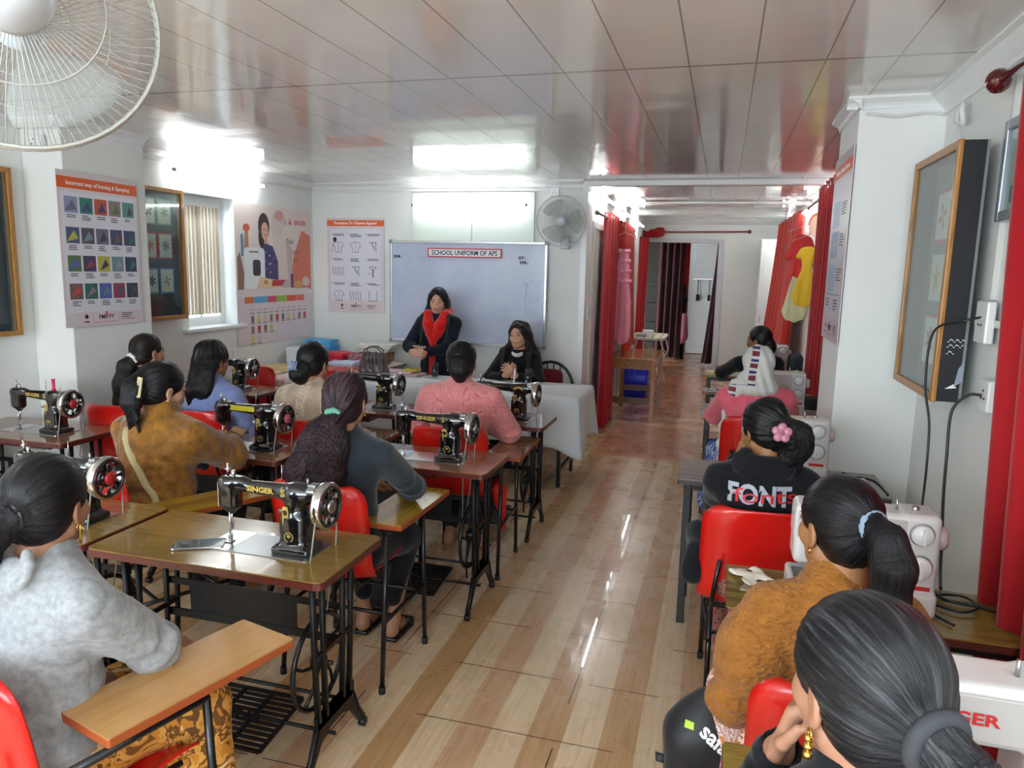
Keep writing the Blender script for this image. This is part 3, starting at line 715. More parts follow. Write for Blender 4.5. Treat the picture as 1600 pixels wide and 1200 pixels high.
# cloth display cases
GL = thin_glass('case_glass', 'f4f8f6', .10)
OAK = wood('oak_frame', 'b5803c', '8f5f26', 1, .4, .2)
def swatch_case(name, M, W, H, D, label, backm, rows, frame=OAK, sidem=None, cols=3, seed=1, x0=.1, top=None):
    r = thing(name, label, 'display case'); r.matrix_world = M
    m = MB(); f = .028
    MB().b2((0, 0, 0), (W, H, .01)).build('back_panel', backm, r)
    m.b2((0, 0, .01), (.012, H, D)).b2((W - .012, 0, .01), (W, H, D)).b2((.012, 0, .01), (W - .012, .012, D)).b2((.012, H - .012, .01), (W - .012, H, D))
    m.build('side_panels', sidem or frame, r)
    m = MB(); e = .004
    m.b2((-e, -e, D), (f, H + e, D + .018)).b2((W - f, -e, D), (W + e, H + e, D + .018)).b2((f, -e, D), (W - f, f, D + .018)).b2((f, H - f, D), (W - f, H + e, D + .018))
    m.build('frame', frame, r, bevel=.004)
    MB().b2((f, f, D + .004), (W - f, H - f, D + .008)).build('glass_pane', GL, r)
    rr = random.Random(seed)
    for k, (y, h, hexc) in enumerate(rows):
        for c in range(cols):
            wdt = (W - 2 * x0) / cols; x = x0 + c * wdt
            P = Pr(Matrix.Identity(4)); P.z = .013
            bc = hexc if isinstance(hexc, str) else hexc[c % len(hexc)]
            P.rect(x, y, x + wdt * .92, y + h, pc(bc), 0, .003); P.rect(x + .012, y + .012, x + wdt * .92 - .012, y + h - .012, pc('d9e0d4'), .003, .001)
            cx = x + wdt * .46; cy2 = y + h / 2; R1 = min(wdt * .46, h / 2) * .55
            fl = ['b8454f', '4a4a8a', '5f9a6a', 'd9b33f', 'c9705f', '6a7fa8']; a = fl[(k * 3 + c) % 6]; b = fl[(k * 2 + c + 3) % 6]; n = 4 + (k + c) % 4
            for q in range(n):
                th = 2 * PI * q / n + .4; P.ell(cx + R1 * .6 * math.cos(th), cy2 + R1 * .6 * math.sin(th), R1 * .42, R1 * .17, pc(a), .005, rot=th)
            P.ell(cx, cy2, R1 * .2, R1 * .2, pc(b), .006)
            if k % 2: P.line([(cx, cy2), (cx - .01, y + .03)], .004, pc('5f8a5a'), .005)
            P.mb.build('embroidered_cloth', P.mats, r)
    if top: P = Pr(Matrix.Identity(4)); P.z = .013; P.rect(*top, pc('5a6aa8'), 0, .003); P.mb.build('heading_card', P.mats, r)
    return r
BK = plain('case_backing', '4c5560', .8); CH = plain('chalk_black', '15161c', .6, bump=.2)
swatch_case('display_case', frameM((WL + .002, 4.425, 1.30), (0, 1, 0), (0, 0, 1)), .645, 1.005, .05, 'oak framed glass case of embroidered cloths left of the window', BK, [(.73, .2, '6fa89a'), (.47, .2, 'c84a44'), (.2, .2, '4f92c4')], x0=.07, seed=2)
swatch_case('display_case', frameM((WL + .002, 2.72, 1.28), (0, 1, 0), (0, 0, 1)), .86, 1.005, .05, 'oak framed glass case cut by the left edge of the photo', BK, [(.70, .2, '6fa8c9'), (.2, .35, '8fc4d4')], cols=2, x0=.1, seed=3)
rc = swatch_case('display_case', frameM((.90, 3.79, 1.285), (0, -1, 0), (0, 0, 1)), .655, .97, .085, 'deep black sided glass case with an oak frame on the right wall', plain('case_backing_grey', '7c8480', .8), [(.62, .22, 'c8504a'), (.36, .22, ['4a86a8', 'c8504a']), (.09, .22, 'c8504a')], sidem=CH, cols=2, x0=.09, seed=5, top=(.33, .86, .56, .93))
P = Pr(rc.matrix_world @ frameM((.655, .0, .08), (0, 0, -1), (0, 1, 0))); P.z = .001
for i, (y, n) in enumerate(((.235, 9), (.215, 8), (.19, 4))):
    for q in range(n): P.line([(.012 + q * .007, y + .004 * ((q * 7) % 3 - 1)), (.017 + q * .007, y + .006 * ((q * 5) % 3 - 1))], .0022, WPRINT)
P.poly([(.05, .06), (.078, .08), (.078, .16), (.06, .13)], pc('8f9aa8'), 0); P.poly([(.02, .05), (.05, .07), (.06, .055)], WPRINT, 0)
P.M = rc.matrix_world.inverted()
o = P.mb.build('chalk_marks', P.mats, rc); o.data.transform(rc.matrix_world.inverted())
# framed picture beyond the near curtain
pf = thing('framed_picture', 'silver framed picture behind glass half hidden by the near red curtain', 'picture', (.93, 2.80, 1.97))
m = MB(); Wp, Hp = .56, .345
pf.matrix_world = frameM((.945, 3.06, 1.955), (0, -1, 0), (0, 0, 1))
m.b2((0, 0, 0), (.035, Hp, .03)).b2((Wp - .035, 0, 0), (Wp, Hp, .03)).b2((.035, 0, 0), (Wp - .035, .035, .03)).b2((.035, Hp - .035, 0), (Wp - .035, Hp, .03))
m.build('frame', plain('silver_frame', '9aa0a8', .3, .6), pf, bevel=.004)
P = Pr(Matrix.Identity(4)); P.z = .012; P.rect(.03, .03, Wp - .03, Hp - .03, pc('d5ddd8')); P.rect(.07, .06, .3, .12, pc('8f9a9a'), .0006); P.ell(.2, .2, .06, .04, pc('c9a08f'), .0006)
P.mb.build('picture_sheet', P.mats, pf)
MB().b2((.03, .03, .018), (Wp - .03, Hp - .03, .021)).build('glass_pane', GL, pf)

# ------------------------------------------------------------------ conduit, sockets, cables
CABW = plain('white_cable', 'dcdcd6', .5)
def socket(M, label, w_=.085, h_=.085, holes=1):
    r = thing('wall_socket', label, 'socket'); r.matrix_world = M
    MB().b2((-w_ / 2, -h_ / 2, 0), (w_ / 2, h_ / 2, .03)).build('socket_box', M_whitegloss, r, bevel=.006)
    m = MB()
    for x, y in ((0, .018), (-.014, -.01), (.014, -.01)): m.cyl((x, y, .029), (x, y, .0325), .0045, 10)
    m.build('socket_holes', INK, r); return r
socket(frameM((-1.61, WF, 2.495), (1, 0, 0), (0, 0, 1)), 'small socket box on the front wall above the wall fan')
socket(frameM((-1.298, WF + .15, 1.345), (0, 1, 0), (0, 0, 1)), 'switch box on the corner post beside the first red curtain', .07, .14)
socket(frameM((-4.09, 3.70, 2.45), (1, 0, 0), (0, 0, 1)), 'socket box high on the left pillar', .12, .09)
socket(frameM((.93, 3.02, 1.60), (0, -1, 0), (0, 0, 1)), 'long switch plate on the right wall beside the black case', .12, .15)
socket(frameM((.93, 2.90, 1.35), (0, -1, 0), (0, 0, 1)), 'lower socket on the right wall with a black plug', .09, .11)
def cable(name, pts, r, mat, label, cat='cable', n=8):
    P_ = [Vector(p) for p in pts]; out = []
    for i in range(len(P_) - 1):
        p0 = P_[max(i - 1, 0)]; p1 = P_[i]; p2 = P_[i + 1]; p3 = P_[min(i + 2, len(P_) - 1)]
        for k in range(n):
            t = k / n
            out.append(.5 * ((2 * p1) + (-p0 + p2) * t + (2 * p0 - 5 * p1 + 4 * p2 - p3) * t * t + (-p0 + 3 * p1 - 3 * p2 + p3) * t ** 3))
    out.append(P_[-1])
    o = MB().tube(out, r, 6).build(name, mat); return tag(o, label, cat)
tag(MB().b2((WL, 4.45, 2.515), (WL + .02, WF, 2.54)).build('conduit', CABW), 'white conduit strip along the top of the left wall', 'conduit')
tag(MB().b2((WL + .02, WF - .018, 2.505), (-1.35, WF, 2.53)).build('conduit', CABW), 'white conduit strip along the top of the front wall', 'conduit')
tag(MB().b2((WL + .0, 3.697, 2.54), (-3.94, 3.718, 2.575)).b2((WL, 3.2, 2.54), (WL + .03, 3.697, 2.575)).build('conduit', CABW), 'white conduit box across the top of the left pillar', 'conduit')
tag(MB().b2((.905, 3.0, 1.585), (.93, 3.1, 1.61)).b2((.925, 2.3, 1.585), (.95, 3.0, 1.61)).build('conduit', CABW), 'white conduit running from the switch plate behind the near curtain', 'conduit')
tag(MB().b2((.932, 3.05, 1.68), (.95, 3.08, 2.5)).build('conduit', CABW), 'upright white conduit between the black case and the framed picture', 'conduit')
cable('cable_bundle', [(.60, 3.965, 2.52), (.72, 3.955, 2.50), (.85, 3.955, 2.51), (.93, 3.95, 2.50)], .006, CABW, 'white cables along the top of the right pillar')
cable('cable_coil', [(.91, 3.62, 2.47), (.90, 3.60, 2.41), (.91, 3.56, 2.39), (.90, 3.55, 2.44), (.91, 3.58, 2.47), (.90, 3.62, 2.42), (.91, 3.60, 2.40)], .012, CABW, 'coil of white cable hanging under the right cornice')
BC = plain('black_cable', '15161c', .4)
cable('power_cord', [(.925, 3.04, 1.62), (.85, 3.04, 1.60), (.78, 3.13, 1.55), (.775, 3.14, 1.35), (.80, 3.13, 1.20), (.80, 3.1, 1.05), (.78, 3.02, .95), (.76, 2.95, .82), (.74, 2.83, .79), (.70, 2.56, .77)], .0045, BC, 'thin black cord dropping from the switch plate in front of the black case', 'cord')
cable('power_cord', [(.895, 2.90, 1.35), (.86, 2.92, 1.345), (.82, 2.94, 1.28), (.815, 2.92, 1.12), (.80, 2.85, .98), (.785, 2.76, .86), (.76, 2.65, .785), (.73, 2.52, .772)], .0055, BC, 'thicker black cord hanging from the lower socket on the right wall', 'cord')

# ------------------------------------------------------------------ wall fans
M_fan = plain('fan_grey_wire', 'b6bab4', .35, .3); M_fanw = plain('fan_plastic', 'c3c9cf', .3)
def make_fan(label, M, wall_arm=True, tone=M_fan):
    """local z = blowing direction"""
    r = thing('wall_fan', label, 'fan', group=None); r.matrix_world = M
    R1 = .23; m = MB(); N = 84
    m.tube([(R1 * math.cos(a), R1 * math.sin(a), 0) for a in [2 * PI * k / 48 for k in range(48)]], .005, 8, closed=True)
    m.tube([(R1 * 1.0 * math.cos(a), R1 * 1.0 * math.sin(a), -.014) for a in [2 * PI * k / 48 for k in range(48)]], .004, 6, closed=True)
    for rr_, z in ((.15, .047), (.09, .058)): m.tube([(rr_ * math.cos(a), rr_ * math.sin(a), z) for a in [2 * PI * k / 36 for k in range(36)]], .0016, 5, closed=True)
    for k in range(N):
        a = 2 * PI * k / N; c_, s_ = math.cos(a), math.sin(a)
        m.tube([(q * c_, q * s_, z) for q, z in ((.045, .062), (.12, .055), (.19, .035), (.222, .012), (.23, 0))], .0009, 4, cap=False)
    m.build('front_guard', tone, r)
    m = MB()
    for k in range(N):
        a = 2 * PI * (k + .5) / N; c_, s_ = math.cos(a), math.sin(a)
        m.tube([(q * c_, q * s_, z) for q, z in ((.23, -.005), (.222, -.03), (.18, -.075), (.11, -.095), (.05, -.10))], .0009, 4, cap=False)
    m.tube([(.14 * math.cos(a), .14 * math.sin(a), -.089) for a in [2 * PI * k / 36 for k in range(36)]], .0016, 5, closed=True)
    m.build('rear_guard', tone, r)
    MB().lathe([(0, .068), (.03, .067), (.042, .060), (.045, .052), (0, .052)], n=24).build('centre_badge', M_fanw, r)
    for k in range(3):
        a0 = 2 * PI * k / 3
        def f(u, v):
            rad = .03 + .165 * v; wd = (.35 + .55 * math.sin(v * 2.2)) ; a = a0 + (u - .5) * wd * 1.5
            return (rad * math.cos(a), rad * math.sin(a), .02 - (u - .5) * .05)
        t_ = NT('fan_blade_clear') if 'fan_blade_clear' not in MATS else None
        if t_: t_.set(col=L('b5bab7'), rough=.25, alpha=.35); MATS['fan_blade_clear'] = t_.m
        MB().grid(f, 8, 8).build('blade', MATS['fan_blade_clear'], r, solid=.002)
    MB().lathe([(0, .045), (.02, .042), (.028, .03), (.028, -.02), (0, -.02)], n=20).build('hub', M_fanw, r)
    MB().lathe([(.03, -.085), (.062, -.095), (.068, -.13), (.062, -.19), (.045, -.225), (.02, -.24), (0, -.242)], n=28).build('motor_housing', M_fanw, r)
    return r
def zdirM(o, z, up=(0, 0, 1)):
    z = Vector(z).normalized(); x = Vector(up).cross(z).normalized(); y = z.cross(x)
    return Matrix(((x.x, y.x, z.x, o[0]), (x.y, y.y, z.y, o[1]), (x.z, y.z, z.z, o[2]), (0, 0, 0, 1)))
f1 = make_fan('small wall fan on the front wall right of the whiteboard', zdirM((-1.475, 6.80, 2.20), (.12, -1, -.12)))
Mi = f1.matrix_world.inverted()
mm = MB().tube([(-1.50, 6.98, 2.20), (-1.50, 7.0, 2.12), (-1.49, 7.04, 2.05)], .018, 12).box((-1.49, 7.08, 2.02), (.09, .075, .13))
o = mm.build('wall_bracket', M_fanw, f1, bevel=.006); o.data.transform(Mi)
# ------------------------------------------------------------------ curtains
def velvet(name, c1, c2):
    t = NT(name); o = t.obj(); n = t.noise(t.mapv(o, (6, 6, .6)), 2, 3)
    t.set(col=t.ramp(n, [(.3, c1), (.7, c2)]), rough=.75, sheen=.25, spec=.2); t.bump(t.noise(o, 300, 2), .15, .001); MATS[name] = t.m; return t.m
V_red = velvet('red_curtain', '960f18', 'b0171f'); V_red2 = velvet('orange_red_curtain', 'ac2519', 'c03022'); V_mar = velvet('maroon_curtain', '2f0e16', '3c131c')
def curtain(label, top, bot, zt, zb, waves, amp, mat, group='red curtains', eyelets=True, seed=0, thick=.006, name='curtain', nrm=None, cat='curtain', arr=None):
    """top / bot: (x0,y0,x1,y1) polylines of the hung edge and of the hem"""
    r = thing(name, label, cat, ((top[0] + top[2]) / 2, (top[1] + top[3]) / 2, 0), 0, group)
    o = Vector(r.location); rs = random.Random(seed); ph = rs.random() * 6
    d = Vector((top[2] - top[0], top[3] - top[1], 0)); n = Vector((-d.y, d.x, 0)).normalized()
    def f(u, v):
        x = top[0] + (top[2] - top[0]) * u; y = top[1] + (top[3] - top[1]) * u
        x2 = bot[0] + (bot[2] - bot[0]) * u; y2 = bot[1] + (bot[3] - bot[1]) * u
        s = v ** 1.3; a = amp * (.75 + .35 * s)
        wv = math.sin(u * waves * 2 * PI + ph) + .35 * math.sin(u * waves * 4.3 * PI + ph * 2 + s * 1.5)
        off = n * a * wv
        z = zt + (zb - zt) * v + (.006 * math.sin(u * waves * 2 * PI) if v > .98 else 0)
        return (x + (x2 - x) * s + off.x - o.x, y + (y2 - y) * s + off.y - o.y, z - o.z)
    MB().grid(f, int(waves * 14), 24).build('cloth', mat, r, solid=thick)
    if eyelets:
        for k in range(int(waves * 2) + 1):
            u = (k + .5) / (int(waves * 2) + 1); p = Vector(f(u, 0)); q = Vector((top[0] + (top[2] - top[0]) * u - o.x, top[1] + (top[3] - top[1]) * u - o.y, zt - .05))
            zz = Vector((p.x, p.y, zt - .05)); e = n if (k % 2) else n
            a = d.normalized(); up = Vector((0, 0, 1))
            MB().tube([tuple(zz + (a * math.cos(t) + up * math.sin(t)) * .022) for t in [2 * PI * i / 16 for i in range(16)]], .005, 6, closed=True).build('eyelet', M_chrome, r)
    return r
def rod(label, a, b, mat, r=.0125, ball=.026, name='curtain_rod'):
    a = Vector(a); b = Vector(b); t = thing(name, label, 'curtain rod', a)
    d = b - a; dn = d.normalized()
    MB().cyl((0, 0, 0), d, r, 12).build('pole', mat, t)
    for p, s in ((Vector((0, 0, 0)), -1), (d, 1)):
        m = MB(); c = p + dn * s * ball * .6
        q = Vector((0, 0, 1)).cross(dn) if abs(dn.z) < .9 else Vector((1, 0, 0)); Mx = Matrix.Translation(c) @ dn.to_track_quat('Z', 'Y').to_matrix().to_4x4()
        m.lathe([(0.001, -ball), (ball * .6, -ball * .8), (ball * .97, -ball * .3), (ball, 0), (ball * .97, ball * .3), (ball * .6, ball * .8), (.001, ball)], n=18, M=Mx)
        m.build('finial', mat, t)
    return t
M_rodred = plain('dark_red_lacquer', '5a1216', .15, .2, coat=.8); M_rodst = plain('rod_steel', '9a9c9c', .25, .9); M_rodbr = plain('rod_brown', '8a2f2a', .3)
# left side of the passage
rod('steel curtain rod over the left opening of the passage', (-1.235, 7.35, 2.32), (-1.29, 10.9, 2.34), M_rodst)
curtain('first red curtain on the left of the passage, hanging to the floor', (-1.235, 7.98, -1.25, 8.95), (-1.20, 7.75, -1.20, 8.55), 2.38, .06, 4, .035, V_red, seed=1)
curtain('second, more orange curtain on the left of the passage', (-1.25, 9.15, -1.28, 10.75), (-1.16, 9.3, -1.24, 10.7), 2.37, .72, 5, .04, V_red2, seed=2)
curtain('red curtain gathered at the left of the far doorway', (-1.44, 13.0, -1.33, 13.6), (-1.42, 12.9, -1.36, 13.5), 2.36, .02, 3, .03, V_red, eyelets=False, seed=3)
o = SDF((-1.55, 13.3, 2.1), (-.95, 13.8, 2.65), .02).cap((-1.38, 13.6, 2.42), (-1.15, 13.62, 2.46), .06, .09, .03).cap((-1.38, 13.6, 2.42), (-1.36, 13.6, 2.2), .05, .03).disp(lambda P: .012 * snoise(P, 40, 3)).build('bunched_curtain', V_red)
tag(o, 'bunched end of red curtain slung over the rod above the far doorway', 'curtain')
rod('brown curtain rod above the far doorway', (-1.42, 13.72, 2.47), (-.02 + .38, 13.72, 2.49), M_rodbr, .014, .035)
# right side
rod('steel curtain rod on the right of the passage', (.86, 6.1, 2.50), (.86, 12.6, 2.50), M_rodst)
curtain('tall folded red curtain behind the right pillar', (.84, 5.95, .84, 7.6), (.80, 5.8, .80, 7.25), 2.56, .06, 8, .045, V_red, seed=4)
curtain('far red curtain on the right of the passage beside the white cupboard', (.84, 9.4, .80, 12.2), (.70, 9.3, .60, 11.8), 2.52, .3, 6, .05, V_red2, seed=5)
rod('dark red curtain rod with a ball end high on the right wall', (.87, 3.0, 2.43), (.87, -.9, 2.43), M_rodred, .014, .042)
curtain('near red curtain filling the right edge of the photo', (.87, 1.6, .87, 2.80), (.855, 1.4, .86, 2.50), 2.53, .05, 6, .028, V_red, seed=6)
# next room through the doorway
curtain('dark maroon curtain hanging just inside the far doorway', (-1.22, 14.6, -.72, 14.6), (-1.22, 14.6, -.74, 14.6), 2.55, .12, 4, .04, V_mar, 'maroon curtains', False, 7)
curtain('narrow maroon curtain on the right inside the far doorway', (-.13, 14.5, .3, 14.5), (-.32, 14.5, .2, 14.5), 2.55, .05, 3, .03, V_mar, 'maroon curtains', False, 8)
curtain('red curtain on the back wall of the next room', (-1.6, 19.7, -.3, 19.7), (-1.6, 19.7, -.3, 19.7), 2.6, .5, 8, .04, V_red, 'maroon curtains', False, 9)
dr = thing('open_door', 'white panelled door standing open in the next room', 'door', (-.72, 16.6, 0), R_(8))
m = MB().b2((0, 0, 0.01), (.80, .045, 2.45)); m.build('door_leaf', M_white, dr, bevel=.004)
m = MB()
for z0, z1 in ((.15, .8), (.9, 1.2), (1.35, 1.85), (1.95, 2.35)): m.b2((.09, -.012, z0), (.71, .0, z1))
m.build('door_panel', M_white, dr, bevel=.006)
ut = thing('utensil_rail', 'dark rail with hanging ladles on the open white door', 'rack', (-.64, 16.56, 1.62))
MB().b2((0, -.03, 0), (.5, -.01, .03)).build('rail', M_rodred, ut)
for x in (.12, .36):
    m = MB().cyl((x, -.03, 0), (x, -.03, -.32), .008, 8).tube([(x, -.03, -.32), (x, -.03, -.45)], [.035, .03], 10); m.build('ladle', M_black, ut)
# shelves on the left inside the doorway
m = MB()
sh = thing('shelf_unit', 'dark shelf unit behind the maroon curtain of the next room', 'shelf', (-1.9, 15.4, 0))
MB().b2((0, 0, 0), (.04, .4, 1.9)).b2((.6, 0, 0), (.64, .4, 1.9)).build('upright', M_black, sh)
for z in (.3, .7, 1.1, 1.5): MB().b2((.04, 0, z), (.6, .4, z + .03)).build('shelf', M_black, sh)
# white cupboard at the end
cb = thing('cupboard', 'tall white cupboard in the far right corner of the passage', 'cupboard', (.76, 13.3, 0))
MB().b2((-.20, -.35, 0), (.17, .4, 2.33)).build('carcass', M_white, cb, bevel=.006)
d1 = MB().b2((-.19, -.372, .04), (.16, -.352, 2.30)).build('cupboard_door', M_white, cb, bevel=.003)
MB().b2((-.14, -.378, 1.3), (.11, -.372, 2.2)).b2((-.14, -.378, .2), (.11, -.372, 1.15)).build('door_panel', M_white, d1, bevel=.003)
MB().tube([(-.15, -.375, .98), (-.15, -.41, .98), (-.15, -.41, 1.08), (-.15, -.375, 1.08)], .006, 8).build('handle', M_steel, d1)
# hanging clothes
def garment(label, cen, ax, parts, mat, seed=0, h=.012, name='dress', group='display garments'):
    """parts: list of (a,b,ra,rb) capsules in local coords; flattened along the wall normal"""
    lo = (-.1, -.4, -1.0); hi = (.1, .4, .3)
    s = SDF(lo, hi, h)
    for a, b, ra, rb in parts: s.cap((0, a[0], a[1]), (0, b[0], b[1]), ra, rb, .03)
    # squash: intersect with a slab
    X = s.ax[0][:, None, None]; s.d = np.maximum(s.d, np.abs(X) - .035).astype(np.float32)
    s.disp(lambda P: .007 * np.sin(P[1] * 70 + 2 * P[2]) * np.clip(-P[2] * 3 + .3, .1, 1) + .003 * snoise(P, 35, seed))
    r = thing(name, label, 'dress', cen, ax, group); s.build('fabric', mat, r)
    return r
YEL = plain('yellow_fabric', 'e3b80f', .6, sheen=.2); PNK = plain('pink_fabric', 'e88fa4', .6, sheen=.2); PALE = plain('pale_green_fabric', 'cfd0a2', .7); HOTP = plain('hot_pink_fabric', 'd62a5c', .6)
REDF = plain('red_fabric', 'cf1f1a', .6)
def hanger(r, z=.30, mat=M_steel):
    MB().tube([(0, -.16, z - .09), (0, 0, z - .03), (0, .16, z - .09)], .004, 6).tube([(0, 0, z - .03), (0, 0, z + .02), (0, .015, z + .04), (0, 0, z + .06)], .003, 6).build('hanger', mat, r)
g1 = garment('yellow doll dress with a red sash hanging on the right of the passage', (.80, 8.05, 1.86), R_(82), [((.0, .12), (.0, -.02), .065, .045), ((.05, .14), (.09, .08), .03, .025), ((-.05, .14), (-.09, .08), .03, .025), ((.0, -.05), (.0, -.30), .045, .125)], YEL, 1)
hanger(g1, .33); MB().tube([(.04, -.07, .0), (.045, 0, -.02), (.04, .07, .0)], .014, 8).tube([(.04, .0, -.02), (.05, .02, -.20)], [.016, .022], 8).build('sash', REDF, g1)
g1b = garment('pale green dress hanging behind the yellow one', (.79, 8.9, 1.72), R_(78), [((0, .25), (0, 0), .06, .05), ((0, -.05), (.0, -.35), .06, .14)], PALE, 2); hanger(g1b, .42)
g1c = garment('red blouse hanging next to the yellow dress', (.78, 8.5, 2.0), R_(80), [((0, .12), (0, -.2), .07, .08), ((-.06, .12), (-.13, -.05), .04, .035), ((.06, .12), (.13, -.05), .04, .035)], REDF, 3); hanger(g1c, .3)
g2 = garment('long pink frilled dress hanging between the two left curtains', (-1.17, 9.04, 1.70), R_(60), [((0, .36), (0, .12), .055, .065), ((0, .1), (0, -.70), .07, .13)], PNK, 4)
hanger(g2, .55)
m = MB()
for k, z in enumerate((.30, .18, .06, -.06)):
    m.tube([(.035 * math.cos(a) + .0, (.075 + .012 * k) * math.sin(a), z + .014 * math.sin(a * 9)) for a in [2 * PI * i / 60 for i in range(60)]], .014, 6, closed=True)
m.build('frill', plain('frill_pink', 'f1a9ba', .6), g2)
# paper doll head
dh = thing('doll_head', 'flat paper doll head with orange hair above the yellow dress', 'decoration', (.86, 8.05, 2.24), R_(-90))
MB().prism([(.07 * math.cos(a), .11 * math.sin(a)) for a in [2 * PI * k / 24 for k in range(24)]], .02, 'X').build('face', plain('paper_face', 'f0c9b0', .6), dh)
MB().prism([(.08 * math.cos(a), .02 + .115 * math.sin(a)) for a in [R_(-5 + 190 * k / 20) for k in range(21)]], .022, 'X', base=-.005).build('hair', plain('orange_paper', 'd9713c', .6), dh)
m = MB()
for y in (-.04, .04): m.prism([(y + .012 * math.cos(a), .0 + .02 * math.sin(a)) for a in [2 * PI * k / 12 for k in range(12)]], .006, 'X', base=-.004)
m.prism([(.018 * math.cos(a), -.075 + .012 * math.sin(a)) for a in [2 * PI * k / 12 for k in range(12)]], .006, 'X', base=-.004); m.build('features', plain('dark_print', '7a2028', .5), dh)
# small notices low on the right wall of the passage
for i, (y, z, hh, lb) in enumerate(((7.9, 1.25, .3, 'white notice sheet low on the right wall of the passage'), (6.9, 1.05, .6, 'long sheet with black drawings on the right wall of the passage'))):
    P = Pr(frameM((WR - .004, y + .2, z), (0, -1, 0), (0, 0, 1))); P.z = .002; P.rect(0, 0, .34, hh, WPRINT, 0, .002); P.lines(.05, hh * .8, .22, 4, INK, .008, .03, i); P.ell(.17, hh * .25, .05, .06, pc('9a9aa4'), .001)
    tag(P.mb.build('notice', P.mats), lb, 'notice')
# ------------------------------------------------------------------ treadle tables
T_brown = wood('laminate_brown', '8a6640', '5f4026', 0, .16, .5, .9, 1.5); T_olive = wood('laminate_olive', '8d723c', '7b5f30', 0, .16, .5, 1.3, .8)
T_red = wood('laminate_redbrown', '93694b', '6a4330', 0, .16, .5, .9, 1.5)
EDGE = plain('dark_red_edge', '54211a', .35, coat=.3)
def make_table(loc, label, topm=T_brown, rz=0, w_=.92, d_=.44):
    t = thing('sewing_table', label, 'sewing table', loc, rz, 'treadle sewing tables'); z = .768; hw = w_ / 2; hd = d_ / 2
    m = MB(); m.prism(rrect(-hw, -hd, hw, hd, .03), .024, base=z - .028, mi=0); m.build('tabletop_edge', EDGE, t)
    m = MB(); m.prism(rrect(-hw + .002, -hd + .002, hw - .002, hd - .002, .029), .004, base=z - .004); m.build('tabletop', topm, t)
    MB().b2((-hw + .12, hd - .2, z - .12), (hw - .35, hd - .06, z - .028)).build('drawer', EDGE, t, bevel=.004)
    # side frames, the right one carries the flywheel
    for sx in (-1, 1):
        x = sx * (hw - .085); m = MB()
        for y in (-.135, -.075, .065, .125):
            k = y / .135
            m.tube([(x, y, .735), (x, y * .95, .45), (x, y * .82, .21)], [.0115, .010, .012], 6, flat=(1, 1))
        m.b2((x - .009, -.15, .715), (x + .009, .145, .742)).b2((x - .007, -.125, .185), (x + .007, .115, .235)).b2((x - .006, -.12, .44), (x + .006, .115, .455))
        m.prism([(-.13, .235), (-.125, .17), (-.20, .045), (-.225, .03), (-.195, .028), (-.17, .045), (-.105, .13), (-.04, .155), (.04, .155), (.105, .13), (.17, .045), (.195, .028), (.225, .03), (.20, .045), (.125, .17), (.13, .235)], .014, 'X', base=x - .007)
        for s in (-1, 1): m.tube([(x, s * .12, .19), (x, s * .165, .10), (x, s * .205, .04)], [.013, .012, .014], 6)
        m.build('side_frame', M_iron, t)
        for s in (-1, 1): MB().cyl((x - .012, s * .207, .018), (x + .012, s * .207, .018), .018, 12).build('caster', M_black, t)
    xl = hw - .085
    m = MB().b2((-xl, .075, .40), (xl, .083, .43)).b2((-xl, .075, .53), (xl, .083, .555)).b2((-.28, .077, .43), (.18, .081, .53)).cyl((-xl, 0, .10), (xl, 0, .10), .007, 8).cyl((-xl, .10, .17), (xl, .10, .17), .007, 8)
    m.build('cross_brace', M_iron, t)
    # flywheel, crank and pitman
    m = MB(); xf = xl - .055; c = (xf, -.01, .375); Rw = .165
    m.tube([(c[0], c[1] + Rw * math.cos(a), c[2] + Rw * math.sin(a)) for a in [2 * PI * k / 40 for k in range(40)]], .0095, 8, closed=True)
    m.lathe([(.0, -.02), (.026, -.02), (.026, .02), (0, .02)], c, 'X', 14)
    for k in range(5):
        a = 2 * PI * k / 5 + .3; m.tube([(c[0], c[1] + q * math.cos(a + .5 * (1 - q / Rw)), c[2] + q * math.sin(a + .5 * (1 - q / Rw))) for q in (.02, .06, .11, Rw)], [.009, .007, .006, .008], 6)
    m.cyl((xf, c[1], c[2]), (xl, c[1], c[2]), .008, 8); m.build('flywheel', M_black, t)
    m = MB().tube([(xf - .03, c[1] + .04, c[2] - .03), (xf - .035, .03, .22), (xf - .04, .05, .11)], .006, 6).lathe([(.0, -.008), (.02, -.008), (.02, .008), (0, .008)], (xf - .03, c[1] + .04, c[2] - .03), 'X', 12); m.build('pitman_rod', M_iron, t)
    # treadle plate
    m = MB(); px0, px1, py0, py1 = -.21, .165, -.15, .13; zt = .10
    tilt = Matrix.Translation((0, 0, zt)) @ Matrix.Rotation(R_(7), 4, 'X')
    for x in (px0, (px0 + px1) / 2 - .06, (px0 + px1) / 2 + .06, px1): m.box((x, (py0 + py1) / 2, 0), (.012, py1 - py0, .012), M=tilt)
    for k in range(12):
        y = py0 + (py1 - py0) * k / 11; m.box(((px0 + px1) / 2, y, 0), (px1 - px0, .009 if 0 < k < 11 else .014, .010), M=tilt)
    textmesh(m, 'USHA', .07, tilt @ Matrix.Translation(((px0 + px1) / 2, -.01, .006)), 0, .002, 1.1, 'CENTER', .003)
    m.build('treadle_plate', M_iron, t)
    return t
